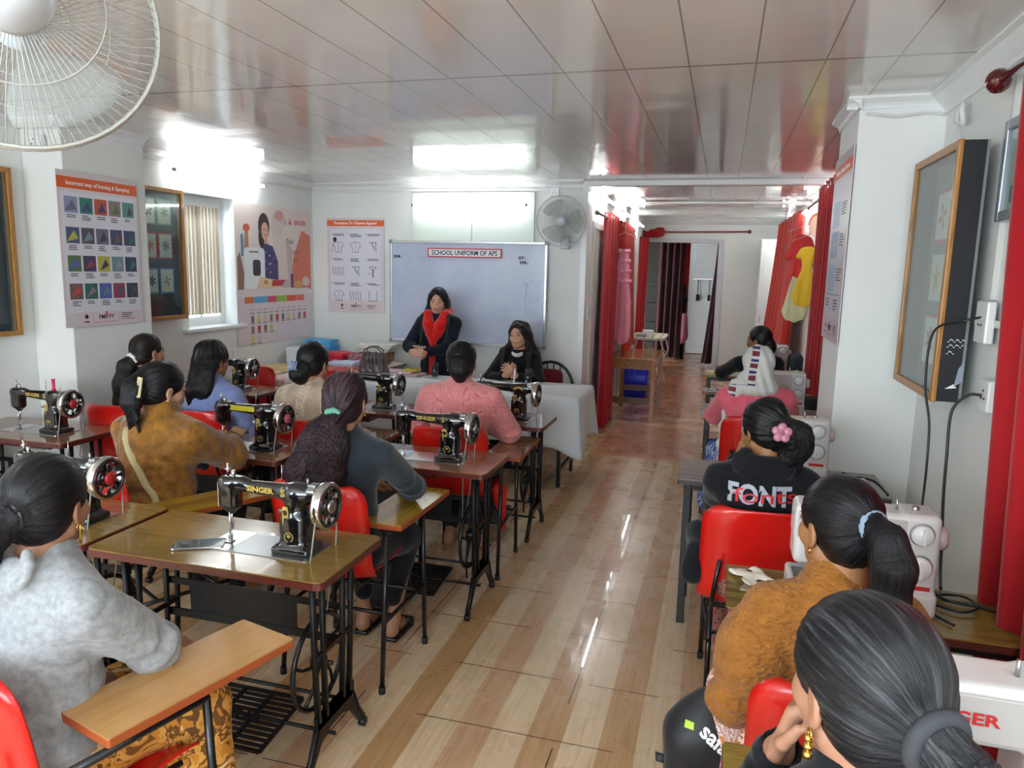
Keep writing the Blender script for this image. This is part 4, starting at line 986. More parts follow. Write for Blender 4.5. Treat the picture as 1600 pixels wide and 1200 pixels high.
# ------------------------------------------------------------------ black sewing machines
M_japan = plain('black_enamel', '0b0c10', .14, 0, .6, coat=.8); M_gold = plain('gold_decal', 'c9b25a', .35, .6); M_yellow = plain('yellow_decal', 'c9c030', .4); M_pinkhub = plain('hub_red', 'a8262b', .3)
_s = SDF((-.33, -.075, -.01), (.13, .075, .29), .0034)
_s.box((0, 0, .012), (.072, .058, .012), .01).box((0, 0, .07), (.050, .044, .07), .022, k=.03).cap((-.002, 0, .06), (.004, 0, .20), .043, .038, .02)
_s.cap((.02, 0, .205), (-.20, 0, .212), .033, .021, .03).cap((0, 0, .21), (.085, 0, .206), .036, .030, .02)
_s.box((-.262, 0, .18), (.036, .030, .060), .022, k=.02).cap((-.262, 0, .215), (-.225, 0, .222), .034, .026, .03).cap((-.262, 0, .13), (-.262, 0, .115), .018, .014, .02)
_s.box((-.12, .0, .262), (.5, .2, .018), .002, k=.01, sub=True)
ME_MACH = _s.mesh('machine_body', M_japan)
def make_machine(loc, label, hub=M_steel, decal=M_gold, arm='SINGER', rz=0, spool=None, panel=False, bed=.37, sticker=False, medal=True):
    t = thing('sewing_machine', label, 'sewing machine', loc, rz, 'black hand wheel sewing machines')
    b = bpy.data.objects.new('body', ME_MACH); C.objects.link(b); b.parent = t
    P = Pr(Matrix.Identity(4)); m = MB(); m.prism(rrect(-.325, -.088, .085, .088, .012), .003, base=-.0005); m.build('bed_plate', M_steel, t)
    MB().prism(rrect(-.325, -.088, -.225, .088, .01), .0012, base=.0026).build('slide_plate', M_chrome, t)
    # needle end
    m = MB().cyl((-.262, -.0, .125), (-.262, 0, .05), .0042, 8).cyl((-.262, 0, .05), (-.262, 0, .004), .0014, 6).cyl((-.262, -.012, .12), (-.262, -.012, .02), .0036, 8); m.build('needle_bar', M_chrome, t)
    MB().b2((-.275, -.03, .0045), (-.25, .0, .009)).b2((-.268, -.018, .009), (-.256, -.008, .03)).build('presser_foot', M_chrome, t, bevel=.0015)
    m = MB().cyl((-.272, 0, .238), (-.272, 0, .285), .0045, 10).cyl((-.25, 0, .236), (-.25, 0, .262), .007, 10).lathe([(0, 0), (.010, 0), (.010, .006), (0, .006)], (-.272, 0, .262), 'Z', 12)
    m.build('thread_guide', M_chrome, t); MB().cyl((-.298, -.015, .20), (-.304, -.018, .165), .003, 6).build('take_up_lever', M_chrome, t)
    MB().prism([(-.02, .13), (.02, .13), (.022, .22), (-.022, .22)], .003, 'X', base=-.3015).build('face_plate', M_chrome, t)
    m = MB().cyl((-.055, 0, .24), (-.055, 0, .30), .0018, 6).cyl((.045, .0, .235), (.045, 0, .262), .0035, 8); m.build('spool_pin', M_steel, t)
    if spool:
        MB().lathe([(.012, .245), (.012, .25), (.008, .252), (.0085, .30), (.012, .302), (.012, .306)], (-.0, 0, 0), 'Z', 12).build('thread_spool', spool, t)
    # handwheel in the YZ plane, chrome rim and spoked black disc
    c = (.118, 0, .172); m = MB()
    m.lathe([(.068, -.024), (.077, -.022), (.083, -.014), (.083, .008), (.078, .014), (.071, .014), (.070, .006), (.068, -.024)], c, 'X', 40)
    hw = m.build('handwheel', M_chrome, t)
    m = MB()
    m.tube([(c[0] + .011, .067 * math.cos(a), c[2] + .067 * math.sin(a)) for a in [2 * PI * k / 36 for k in range(36)]], .0065, 6, closed=True)
    for k in range(8):
        a = 2 * PI * k / 8; m.tube([(c[0] + .006, q * math.cos(a), c[2] + q * math.sin(a)) for q in (.02, .045, .066)], [.008, .005, .009], 6)
    m.lathe([(0, -.02), (.032, -.02), (.034, .006), (.026, .012), (0, .012)], c, 'X', 20); m.build('wheel_spokes', M_japan, hw)
    MB().lathe([(0, .0235), (.020, .023), (.025, .018), (.025, .010), (0, .010)], c, 'X', 20).build('clamp_knob', hub, hw)
    m = MB().cyl((.085, 0, .185), (.105, 0, .18), .02, 14).b2((.055, -.02, .20), (.085, .02, .245)).cyl((.06, -.03, .225), (.09, -.03, .225), .012, 12); m.build('bobbin_winder', M_steel, t, bevel=.003)
    # belt
    m = MB().tube([(.118, -.070, .17), (.100, -.085, .0), (.08, -.03, -.30)], .0028, 6).tube([(.118, .070, .17), (.100, .085, .0), (.08, .03, -.30)], .0028, 6); m.build('belt', plain('leather_belt', '8d8a80', .6), t)
    if arm:
        P.mb = MB(); P.mats = []; P.M = Matrix.Translation((0, -.0295, 0)) @ frameM((0, 0, 0), (1, 0, .0), (0, .0, 1)); P.z = 0
        P.M = frameM((-.125, -.0285, .211), (1, .0 - .055, 0), (0, .0, 1))
        P.text(arm, 0, .0, .026, decal, .0012, 1.25)
        P.mb.build('lettering', P.mats, t); P.mb = MB(); P.mats = []
        P.M = frameM((-.028, -.0405, .212), (1, -.03, 0), (0, 0, 1)); P.text('S', 0, 0, .036, decal, .0015, 1.1); P.mb.build('initial', P.mats, t)
    if panel:
        P = Pr(frameM((-.13, -.0282, .212), (1, -.055, 0), (0, 0, 1))); P.z = 0; P.poly(rrect(-.075, -.012, .085, .016, .005), M_yellow); P.mb.build('arm_panel', P.mats, t)
    P = Pr(frameM((-.004, -.0475, .062), (1, 0, 0), (0, 0, 1))); P.z = .0
    P.ell(0, 0, .018, .018, decal); P.ell(0, 0, .0145, .0145, M_japan, .0006); P.ell(0, .004, .007, .006, decal, .0009); P.rect(-.004, -.011, .004, -.001, decal, .0006); P.mb.build('medallion', P.mats, t)
    P = Pr(frameM((-.018, -.0435, .135), (1, 0, 0), (0, 0, 1))); P.z = -.002
    P.poly(rrect(-.010, -.034, .012, .034, .009), decal, 0, .004); P.ell(.001, .012, .008, .010, M_chrome, .004, 14); P.ell(.001, -.014, .005, .008, M_japan, .004, 14); P.mb.build('stitch_plate', P.mats, t)
    MB().cyl((-.03, -.04, .155), (-.03, -.062, .155), .007, 12).build('tension_knob', M_chrome, t)
    if sticker:
        P = Pr(frameM((-.0, -.0405, .21), (1, 0, 0), (0, 0, 1))); P.z = 0; P.poly([(.034 * math.cos(a), .022 * math.sin(a) - .008) for a in [PI * k / 12 for k in range(13)]], M_gold, 0, .003); P.mb.build('arched_badge', P.mats, t)
    return t
TB = .768
tabs = {}
def station(k, x, y, tl, ml, topm=T_brown, mx=.24, rz=0, **kw):
    tabs[k] = make_table((x, y, 0), tl, topm, rz)
    d = Matrix.Rotation(rz, 3, 'Z') @ Vector((mx, 0, 0))
    return make_machine((x + d.x, y + d.y, TB + .0005), ml, rz=rz, **kw)
station('A1', -1.605, 2.15, 'nearest treadle sewing table, olive brown top with a phone on it', 'nearest black sewing machine with gold lettering and a chrome hand wheel', T_olive)
station('A2', -1.505, 3.495, 'treadle sewing table behind the woman in the dark blue top, on the aisle', 'black sewing machine in front of the woman in pink lace', T_brown, .20)
station('A3', -1.495, 4.635, 'treadle sewing table beside the white cloth table, on the aisle', 'black sewing machine with an arched gold badge, in front of the white cloth', T_red, .245, arm=None, sticker=True)
station('B1', -2.55, 2.165, 'olive yellow treadle table touching the left end of the nearest one', 'black sewing machine with a red wheel hub behind the woman in the grey hoodie', T_olive, .25, hub=M_pinkhub)
station('B2', -2.56, 3.36, 'treadle sewing table under the hands of the woman in the brown jacket', 'black sewing machine with a yellow arm panel and pink wheel hub', T_red, .25, hub=plain('pink_hub', 'c9606a', .35), arm=None, panel=True)
station('B3', -2.48, 4.66, 'treadle sewing table between the woman in beige and the woman in pink lace', 'black sewing machine right of the woman in beige', T_red, .24, arm=None)
station('C2', -3.83, 3.27, 'reddish treadle sewing table by the left edge, in front of the left pillar', 'black sewing machine with a pink thread spool at the far left', T_red, .20, hub=M_pinkhub, spool=HOTP)
station('C3', -3.78, 4.93, 'treadle sewing table near the left wall behind the woman in blue', 'black sewing machine partly hidden by the woman in blue', T_red, .17, arm=None)

# ------------------------------------------------------------------ red tablet chairs
M_seat = plain('red_plastic', 'c81812', .28, coat=.3, var=.06); M_ply = wood('ply_tablet', 'b98d55', 'ab7c45', 1, .25, .4, .5, 1.2); M_plyo = wood('yellow_tablet', 'b08a2c', '8f6a20', 1, .2, .5, .6, 1.2)
M_plyedge = plain('ply_edge', '9a4a22', .5)
def make_chair(loc, rz, label, tablet=True, topm=M_ply, td=(0, 0), armlen=.56, rings=True, group='red plastic classroom chairs'):
    t = thing('classroom_chair', label, 'chair', loc, rz, group)
    prof = [(.235, .425), (.20, .445), (.08, .437), (-.06, .432), (-.15, .445), (-.195, .50), (-.215, .58), (-.230, .69), (-.250, .81), (-.262, .87)]
    def f(u, v):
        q = v * (len(prof) - 1); i = min(int(q), len(prof) - 2); r = q - i
        p0 = prof[max(i - 1, 0)]; p1 = prof[i]; p2 = prof[i + 1]; p3 = prof[min(i + 2, len(prof) - 1)]
        cr = lambda k: .5 * (2 * p1[k] + (p2[k] - p0[k]) * r + (2 * p0[k] - 5 * p1[k] + 4 * p2[k] - p3[k]) * r * r + (-p0[k] + 3 * p1[k] - 3 * p2[k] + p3[k]) * r ** 3)
        y, z = cr(0), cr(1); s = (u - .5) * 2
        w_ = .222 if v < .5 else .225
        if v > .86: w_ *= 1 - ((v - .86) / .14) ** 2.2 * .28
        if v < .1: w_ *= 1 - (1 - v / .1) ** 2 * .12
        cu = abs(s) ** 3
        if v < .45: z += .05 * cu
        else: y += .055 * cu; 
        return (s * w_, y, z)
    MB().grid(f, 18, 30).build('seat_shell', M_seat, t, solid=.006)
    m = MB()
    # tubular frame
    for sx in (-1, 1):
        xx = .17 if sx < 0 else (.30 if tablet else .17)
        hi = .665 if (tablet and sx > 0) else .425
        for y0, y1 in ((-.22, -.17), (.22, .19)):
            m.tube([(sx * xx, y0, .0), (sx * xx, y1, hi)], .011, 8)
        m.tube([(sx * xx, -.2, .30), (sx * xx, .205, .30)], .009, 8)
        if tablet and sx > 0: m.tube([(xx, -.17, hi), (xx, .19, hi)], .011, 8)
    xx = .30 if tablet else .17
    for y in (-.12, .14): m.tube([(-.17, y, .42), (.17, y, .42)], .009, 8).tube([(-.17, y, .30), (xx, y, .30)], .008, 8)
    m.tube([(-.17, -.18, .425), (-.17, .2, .425)], .009, 8).tube([(.17, -.18, .425), (.17, .2, .425)], .009, 8)
    for s in (-.17, .17): m.tube([(s, -.18, .42), (s, -.225, .50), (s * .9, -.25, .66)], .009, 8)
    m.build('frame', M_black, t)
    for sx in (-1, 1):
        xx = .17 if sx < 0 else (.30 if tablet else .17)
        for y in (-.22, .22): MB().cyl((sx * xx, y, 0), (sx * xx, y, .03), .014, 10).build('rubber_foot', M_rubber, t)
    if tablet:
        o = MB().prism(rrect(.185, -.14, .40, -.16 + armlen, .006, 2), .022, base=.678).build('tablet_core', M_plyedge, t, bevel=.002, loc=(td[0], td[1], 0))
        MB().prism(rrect(.186, -.139, .399, -.161 + armlen, .006, 2), .003, base=.7).build('writing_tablet', topm, t, loc=(td[0], td[1], 0))
    return t
make_chair((-1.53, 1.34, 0), R_(-15), 'red chair with a light wood writing board, bottom left corner', True, M_ply, (-.085, .07))
make_chair((-1.55, 2.80, 0), R_(-1), 'red chair with a yellow writing board under the long haired woman in dark blue', True, M_plyo, (-.05, 0))
make_chair((-1.44, 4.02, 0), R_(2), 'red chair with a writing board under the woman in pink lace', True, T_brown)
make_chair((-2.47, 2.72, 0), R_(-28), 'red chair with a yellow writing board under the woman in the brown jacket', True, M_plyo)
make_chair((-2.33, 3.90, 0), 0, 'red chair under the woman in beige', True, T_brown)
make_chair((-3.04, 3.90, 0), 0, 'red chair under the woman in blue', False)
make_chair((-3.60, 3.86, 0), R_(8), 'red chair under the woman seated by the left pillar', False)
make_chair((-3.86, 5.25, 0), R_(176), 'empty red chair by the window wall, turned to face the room', False)
make_chair((-3.24, 5.26, 0), R_(180), 'empty red chair between the far left machine and the cloth covered bench', False)
make_chair((-3.44, 2.50, 0), R_(-6), 'empty red chair with an orange wood writing board behind the grey hooded woman', True, M_ply)
make_chair((.19, 3.08, 0), R_(4), 'red chair under the woman in the black hooded top', False)
make_chair((.34, 1.83, 0), R_(0), 'red chair under the woman in mustard', False)
make_chair((.24, .98, 0), R_(6), 'red chair under the woman in the bottom right corner', False)
make_chair((.26, 4.98, 0), R_(2), 'red chair under the woman in the white scarf', False)
make_chair((.38, 7.02, 0), R_(0), 'red chair under the farthest woman on the right', False)

# ------------------------------------------------------------------ right hand desks
T_grey = wood('grey_laminate', '8d8780', '746d68', 0, .25, .3, .8, 1.2); T_pale = wood('pale_laminate', 'b39a72', '9c8560', 0, .3, .3, .8, 1); T_zebra = wood('striped_laminate', '8f7a35', '5f4a1c', 0, .3, .3, .8, 1.5)
T_tan = wood('tan_laminate', 'a88560', '8c6a48', 0, .2, .4, .7, 1.2)
def make_desk(x0, y0, x1, y1, label, topm, edgem=EDGE, z=.76, legin=.05):
    t = thing('desk', label, 'desk', ((x0 + x1) / 2, (y0 + y1) / 2, 0), 0, 'desks in the right hand row'); w_ = (x1 - x0) / 2; d_ = (y1 - y0) / 2
    MB().prism(rrect(-w_, -d_, w_, d_, .012, 3), .022, base=z - .026).build('tabletop_edge', edgem, t)
    MB().prism(rrect(-w_ + .001, -d_ + .001, w_ - .001, d_ - .001, .012, 3), .004, base=z - .004).build('tabletop', topm, t)
    m = MB()
    m.b2((-w_ + .03, -d_ + .04, z - .06), (w_ - .03, -d_ + .07, z - .026)).b2((-w_ + .03, d_ - .07, z - .06), (w_ - .03, d_ - .04, z - .026))
    m.b2((-w_ + .035, -d_ + .07, .14), (-w_ + .065, d_ - .07, .17)).b2((w_ - .065, -d_ + .07, .14), (w_ - .035, d_ - .07, .17)).b2((-w_ + .03, d_ - .07, .29), (w_ - .03, d_ - .045, .32)) 
    m.build('frame', M_black, t)
    for sx in (-1, 1):
        for s in (-1, 1): MB().b2((sx * (w_ - legin) - .018, s * (d_ - .055) - .018, 0), (sx * (w_ - legin) + .018, s * (d_ - .055) + .018, z - .026)).build('leg', M_black, t, bevel=.003)
    return t
make_desk(-.155, 3.57, .80, 4.0, 'grey desk in front of the woman in the black hooded top', T_grey, plain('grey_edge', '3b3532', .4))
make_desk(-.10, 5.39, .80, 5.82, 'pale desk in front of the woman in the white scarf', plain('pale_grey_laminate', 'a9a6a4', .25, coat=.3), plain('light_edge', '8f8b88', .4))
make_desk(-.115, 6.44, .80, 6.62, 'narrow pale desk with a dark phone on it, behind the farthest woman', plain('pale_grey_laminate2', 'b3afab', .25, coat=.3), plain('brown_edge', '7a5230', .4))
make_desk(-.13, 7.50, .80, 7.98, 'farthest desk on the right, pale wood with papers', T_pale, plain('brown_edge2', '7f6038', .4))
make_desk(.07, 2.19, .92, 2.54, 'striped brown desk with folded cloth, in front of the woman in mustard', T_zebra)
make_desk(.06, 1.16, .92, 1.52, 'striped desk in the bottom right corner under the white machine', T_zebra)
# ------------------------------------------------------------------ white sewing machines
M_mach = plain('ivory_plastic', 'd6d5d3', .28, coat=.25); M_mach2 = plain('warm_grey_plastic', 'bfb9b6', .35)
_s = SDF((-.23, -.10, -.01), (.23, .10, .33), .0042)
_s.box((0, 0, .036), (.205, .078, .036), .012).box((.150, .005, .16), (.052, .066, .145), .016, k=.012).box((.0, .005, .245), (.198, .062, .058), .020, k=.012).box((-.145, .0, .20), (.052, .064, .085), .022, k=.008)
ME_WM = _s.mesh('machine_shell', M_mach)
def white_machine(loc, rz, label, brand=True):
    t = thing('sewing_machine', label, 'sewing machine', loc, rz, 'white electric sewing machines')
    b = bpy.data.objects.new('body', ME_WM); C.objects.link(b); b.parent = t
    m = MB().box((-.04, -.0595, .245), (.30, .006, .085)); m.build('front_panel', M_mach2, t, bevel=.008)
    for z, rr in ((.25, .030), (.15, .034)):
        m = MB().lathe([(0, -.022), (rr * .8, -.022), (rr, -.012), (rr, 0), (0, 0)], (.150, -.062, z), 'Y', 28).box((.15, -.087, z), (.008, .008, rr * 1.5)); d = m.build('selector_dial', M_whitegloss, t)
        MB().tube([(.15 + (rr + .003) * math.cos(a), -.063, z + (rr + .003) * math.sin(a)) for a in [2 * PI * k / 32 for k in range(32)]], .0014, 5, closed=True).build('dial_ring', M_grey, d)
    MB().lathe([(0, .03), (.026, .03), (.034, .022), (.036, 0), (0, 0)], (.203, .005, .225), 'X', 24).build('handwheel', plain('wheel_pinkish', 'c9b4b2', .3), t)
    MB().cyl((-.145, -.03, .13), (-.145, -.03, .075), .004, 8).cyl((-.138, -.018, .13), (-.138, -.018, .09), .004, 8).b2((-.158, -.045, .0755), (-.132, -.012, .082)).b2((-.15, -.034, .082), (-.14, -.024, .10)).build('presser_foot', M_chrome, t)
    MB().prism(rrect(-.19, -.06, -.08, .03, .004), .0015, base=.0722).build('needle_plate', M_steel, t)
    MB().cyl((.09, .0, .30), (.09, .0, .335), .004, 8).cyl((.14, 0, .30), (.14, 0, .318), .010, 10).build('spool_pin', M_steel, t)
    if brand:
        P = Pr(frameM((-.145, -.0655, .225), (1, 0, 0), (0, 0, 1))); P.z = 0
        P.ell(0, 0, .013, .013, REDP, .0005, 24); P.text('S', 0, 0, .018, WPRINT, .0005, 1.1, z=.0012); P.mb.build('round_badge', P.mats, t)
        P = Pr(frameM((-.015, -.064, .245), (1, 0, 0), (0, 0, 1))); P.z = 0; P.text('SINGER', 0, 0, .03, REDP, .0008, 1.3); P.mb.build('lettering', P.mats, t)
    m = MB().b2((.12, -.064, .08), (.185, -.061, .092)); m.build('model_stripe', REDP, t)
    return t
white_machine((.335, 3.80, .7605), 0, 'white machine with two large dials on the grey desk', False)
white_machine((.455, 2.37, .7605), 0, 'white machine with a round red badge left of the mustard woman\'s head')
white_machine((.45, 1.40, .7605), 0, 'white machine with red lettering in the bottom right corner')
white_machine((.41, 5.62, .7605), 0, 'white machine right of the woman in the white scarf', False)
white_machine((.46, 7.76, .7605), 0, 'farthest white machine, right of the farthest woman', False)

# ------------------------------------------------------------------ speakers' table
M_cloth = NT('white_tablecloth'); _o = M_cloth.obj(); M_cloth.set(col=M_cloth.ramp(M_cloth.noise(_o, 3, 3), [(.3, 'd3d9de'), (.7, 'e0e4e8')]), rough=.75, sheen=.2); M_cloth.bump(M_cloth.noise(_o, 250, 2), .2, .001); M_cloth = M_cloth.m
def draped_cloth(label, x0, y0, x1, y1, z, drop, mat, amp=.03, seed=0, corner=.1, cat='tablecloth', gap=.004):
    r = random.Random(seed); ph = [r.random() * 6 for _ in range(8)]
    per = 2 * (x1 - x0 + y1 - y0); N = int(per / .022); cx, cy2 = (x0 + x1) / 2, (y0 + y1) / 2
    def edge(s):
        s = s % per; a = x1 - x0; b = y1 - y0
        if s < a: return x0 + s, y0, 0, -1, min(s, a - s)
        s -= a
        if s < b: return x1, y0 + s, 1, 0, min(s, b - s)
        s -= b
        if s < a: return x1 - s, y1, 0, 1, min(s, a - s)
        s -= a; return x0, y1 - s, -1, 0, min(s, b - s)
    rows = [(0, .0)] + [(1, t / 12) for t in range(0, 13)]
    vs = []; fs = []
    for k in range(N):
        s = per * k / N; x, y, nx, ny, dc = edge(s)
        cw = math.exp(-(dc / .10) ** 2)
        dirx, diry = (x - cx), (y - cy2); q = math.hypot(dirx, diry)
        # smooth corner direction
        dn = (nx * (1 - cw * .5) + math.copysign(1, dirx) * cw * .5 * (1 if ny else 0), ny * (1 - cw * .5) + math.copysign(1, diry) * cw * .5 * (1 if nx else 0))
        for i, (a, t) in enumerate(rows):
            if a == 0: vs.append((cx + (x - cx) * .0, cy2 + (y - cy2) * .0, z)) if i == 0 else None; continue
            if t == 0: vs.append((x, y, z)); continue
            wv = math.sin(s * 17 + ph[0]) + .6 * math.sin(s * 31 + ph[1]) + .4 * math.sin(s * 9 + ph[2])
            out = .012 + amp * t * (.8 + wv * .6) + cw * corner * t * .9
            dr = drop * t + (corner * .7 * cw + .02 * math.sin(s * 5 + ph[3])) * t
            vs.append((x + dn[0] * out, y + dn[1] * out, z - dr - .0))
    m = len(rows)
    for k in range(N):
        j = (k + 1) % N
        fs.append((k * m, k * m + 1, j * m + 1))
        for i in range(1, m - 1): fs.append((k * m + i, k * m + i + 1, j * m + i + 1, j * m + i))
    o = MB().add(vs, fs, 0, True).build('tablecloth', mat, solid=.003)
    return tag(o, label, cat)
ft = thing('folding_table', 'long table under the white cloth where the speakers sit', 'table', (-2.05, 5.97, 0))
MB().b2((-1.01, -.33, .735), (.99, .33, .758)).build('tabletop', T_brown, ft)
m = MB().b2((-.9, -.28, .70), (.88, -.25, .735)).b2((-.9, .25, .70), (.88, .28, .735)).b2((.84, -.25, .12), (.87, .25, .15)).b2((-.89, -.25, .12), (-.86, .25, .15)); m.build('frame', M_black, ft)
for sx in (-.87, .855):
    for y in (-.265, .265): MB().b2((sx - .015, y - .015, 0), (sx + .015, y + .015, .735)).build('leg', M_black, ft)
draped_cloth('white cloth draped over the speakers\' table', -3.08, 5.62, -1.04, 6.32, .7605 + .002, .40, M_cloth, .022, 3)
bt = thing('side_bench', 'work bench in the left front corner under a pale cloth', 'table', (-3.67, 6.28, 0))
MB().b2((-.53, -.68, .735), (.55, .75, .758)).build('tabletop', T_brown, bt)
for sx in (-.48, .5):
    for y in (-.62, .7): MB().b2((sx - .02, y - .02, 0), (sx + .02, y + .02, .735)).build('leg', M_black, bt)
M_pc = NT('printed_cloth'); _o = M_pc.obj(); _n = M_pc.noise(M_pc.mapv(_o, (14, 5, 5)), 2, 4); M_pc.set(col=M_pc.ramp(_n, [(.35, 'd9a7a0'), (.45, 'dcd6d0'), (.62, 'e2dfdc')]), rough=.8)
draped_cloth('pale printed cloth over the bench in the left front corner', -4.20, 5.60, -3.16, 7.04, .7605 + .002, .35, M_pc.m, .008, 5, corner=.02)
MB_ = plain('red_white_cloth', 'c9564e', .75, var=.3)
o = SDF((-3.95, 5.9, .74), (-3.1, 6.9, .82), .012).box((-3.5, 6.4, .772), (.36, .33, .007), .004).disp(lambda P: .004 * snoise(P, 30, 4)).build('folded_cloth', MB_); tag(o, 'flat folded red cloth on the bench behind the woman in beige', 'cloth')
o = SDF((-4.25, 5.7, .74), (-3.7, 6.6, .84), .012).box((-4.0, 6.0, .775), (.2, .3, .010), .005).disp(lambda P: .005 * snoise(P, 30, 9)).build('folded_cloth', plain('beige_cloth', 'd3b98a', .8, var=.2)); tag(o, 'beige folded cloth lying near the window wall end of the bench', 'cloth')
# blue boxes
for i, (x, y, z, s_, h, col, lb) in enumerate(((-4.02, 6.86, .765, (.3, .22), .075, '2f86c9', 'lower blue carton in the left front corner'), (-4.02, 6.87, .842, (.3, .22), .075, '3b97d9', 'middle blue carton of the stack in the left front corner'), (-4.03, 6.88, .919, (.28, .2), .06, '4aa8e0', 'topmost blue carton of the stack in the left front corner'), (-4.08, 6.55, .765, (.2, .2), .16, 'dfe6ea', 'white carton in front of the blue cartons'))):
    b = thing('carton', lb, 'box', (x, y, z), R_(3 * i), 'cartons'); MB().b2((-s_[0] / 2, -s_[1] / 2, 0), (s_[0] / 2, s_[1] / 2, h - .012)).build('box_body', plain('card_' + col, col, .5), b, bevel=.003)
    MB().b2((-s_[0] / 2 - .004, -s_[1] / 2 - .004, h - .03), (s_[0] / 2 + .004, s_[1] / 2 + .004, h)).build('lid', plain('card_' + col, col, .5), b, bevel=.003)
    MB().b2((-.04, -s_[1] / 2 - .006, .015), (.03, -s_[1] / 2 - .001, .045)).build('sticker', WPRINT, b)
def soft(name, label, cat, c, hf, r, mat, seed=0, amp=.006, freq=30, h=.008, rz=0, k=None, extra=None):
    s = SDF(tuple(c[i] - hf[i] - .05 for i in range(3)), tuple(c[i] + hf[i] + .05 for i in range(3)), h)
    s.box(c, hf, r, Matrix.Rotation(rz, 3, 'Z'))
    if extra: extra(s)
    s.disp(lambda P: amp * snoise(P, freq, seed))
    o = s.build(name, mat); return tag(o, label, cat)
t_ = NT('flower_fabric'); t_.set(col=t_.ramp(t_.noise(t_.obj(), 55, 2), [(.44, '8f1f3a'), (.5, 'd3bfc2'), (.56, '5a1a33')], 'CONSTANT'), rough=.8)
soft('shopping_bag', 'red printed bag lying on the bench by the front wall', 'bag', (-3.72, 6.62, .83), (.15, .12, .06), .03, plain('red_bag', 'c4182a', .4, var=.2), 1)
soft('fabric_bundle', 'maroon flowered fabric bundle against the front wall', 'fabric', (-3.42, 6.66, .83), (.13, .12, .065), .04, t_.m, 2, .012)
soft('fabric_bundle', 'pale blue and white fabric in front of the flowered bundle', 'fabric', (-3.52, 6.42, .80), (.14, .08, .03), .02, plain('pale_blue_fabric', 'b9c6dd', .8, var=.2), 3, .008)
for i, (z, c_) in enumerate(((.905, 'd9d2c4'), (.925, 'c9d6cf'), (.945, 'e6e6e0'), (.965, 'dcdad2'))):
    o = MB().box((-3.36 + .01 * i, 6.80, z), (.36, .2, .018), (0, 0, R_(4 * i - 5))).build('paper_folder', plain('folder_' + c_, c_, .6), bevel=.003); tag(o, ['lowest', 'second', 'third', 'topmost'][i] + ' folder of the pile on the flowered bundle', 'folder', 'folders')
soft('fabric_bundle', 'crumpled cloth supporting the pile of folders', 'fabric', (-3.36, 6.84, .83), (.15, .1, .062), .03, plain('brown_mix_fabric', '9a7a5a', .8, var=.5), 8, .006)
# handbag
hb = thing('handbag', 'brown grey leather handbag standing on the white cloth', 'handbag', (-2.96, 5.95, .766), R_(8))
s = SDF((-.18, -.12, -.02), (.18, .12, .30), .006); s.cap((-.09, 0, .055), (.09, 0, .055), .055, .055, .03).cap((-.06, 0, .17), (.06, 0, .17), .035, .035, .10).cap((-.075, 0, .205), (.075, 0, .205), .016, .016, .06)
s.disp(lambda P: .006 * np.sin(P[0] * 95 + 3 * np.sin(P[2] * 9)) * np.clip(P[2] * 6, .2, 1)); M_lea = plain('taupe_leather', '544a4a', .35, coat=.3, var=.2)
s.build('bag_body', M_lea, hb)
for y in (-.03, .03): MB().tube([(-.07, y, .19), (-.075, y * 1.3, .25), (-.03, y, .275), (.03, y, .275), (.08, y * 1.4, .24), (.07, y, .19)], .007, 8).build('strap', M_lea, hb)
MB().tube([(.085, -.03, .2), (.11, -.055, .12), (.10, -.06, .02)], .004, 6).lathe([(0, 0), (.012, .01), (.008, .03), (0, .035)], (.10, -.06, -.0), 'Z', 8).build('tassel', M_black, hb)
for i, (x, y, z, s_, c_, lb) in enumerate(((-2.80, 6.20, .766, (.42, .20, .022), 'c9a9a6', 'pink grey file lying on the white cloth right of the handbag'), (-2.86, 6.2, .789, (.36, .18, .016), 'd8b9c2', 'upper pink file on the white cloth right of the handbag'), (-2.72, 6.32 - .1, .806, (.14, .1, .014), 'd9c21a', 'small yellow packet on the pink files'))):
    o = MB().box((x, y, z + s_[2] / 2), s_, (0, 0, R_(-6 + 5 * i))).build('paper_file', plain('file_' + c_, c_, .5), bevel=.002); tag(o, lb, 'file')
# glasses of water
GLS = thin_glass('clear_glass', 'e9eff2', .12); WAT = thin_glass('water', 'c3ccd2', .12)
for x, y, lb in ((-2.47, 6.19, 'glass of water in front of the standing speaker'), (-1.585, 6.16, 'glass of water in front of the seated speaker')):
    g = thing('water_glass', lb, 'glass', (x, y, .766)); 
    MB().lathe([(0, 0), (.028, 0), (.030, .004), (.035, .13), (.0335, .13), (.0285, .010), (0, .010)], n=24).build('tumbler', GLS, g)
    MB().lathe([(0, .011), (.028, .011), (.0318, .088), (0, .088)], n=24).build('water', WAT, g)
m = MB(); o = MB().box((-1.70, 6.12, .83), (.012, .006, .13), (0, R_(4), 0)).build('marker_pen', WPRINT); 
o.location = (0, 0, 0); tag(o, 'white marker standing beside the glass of the seated speaker', 'pen')
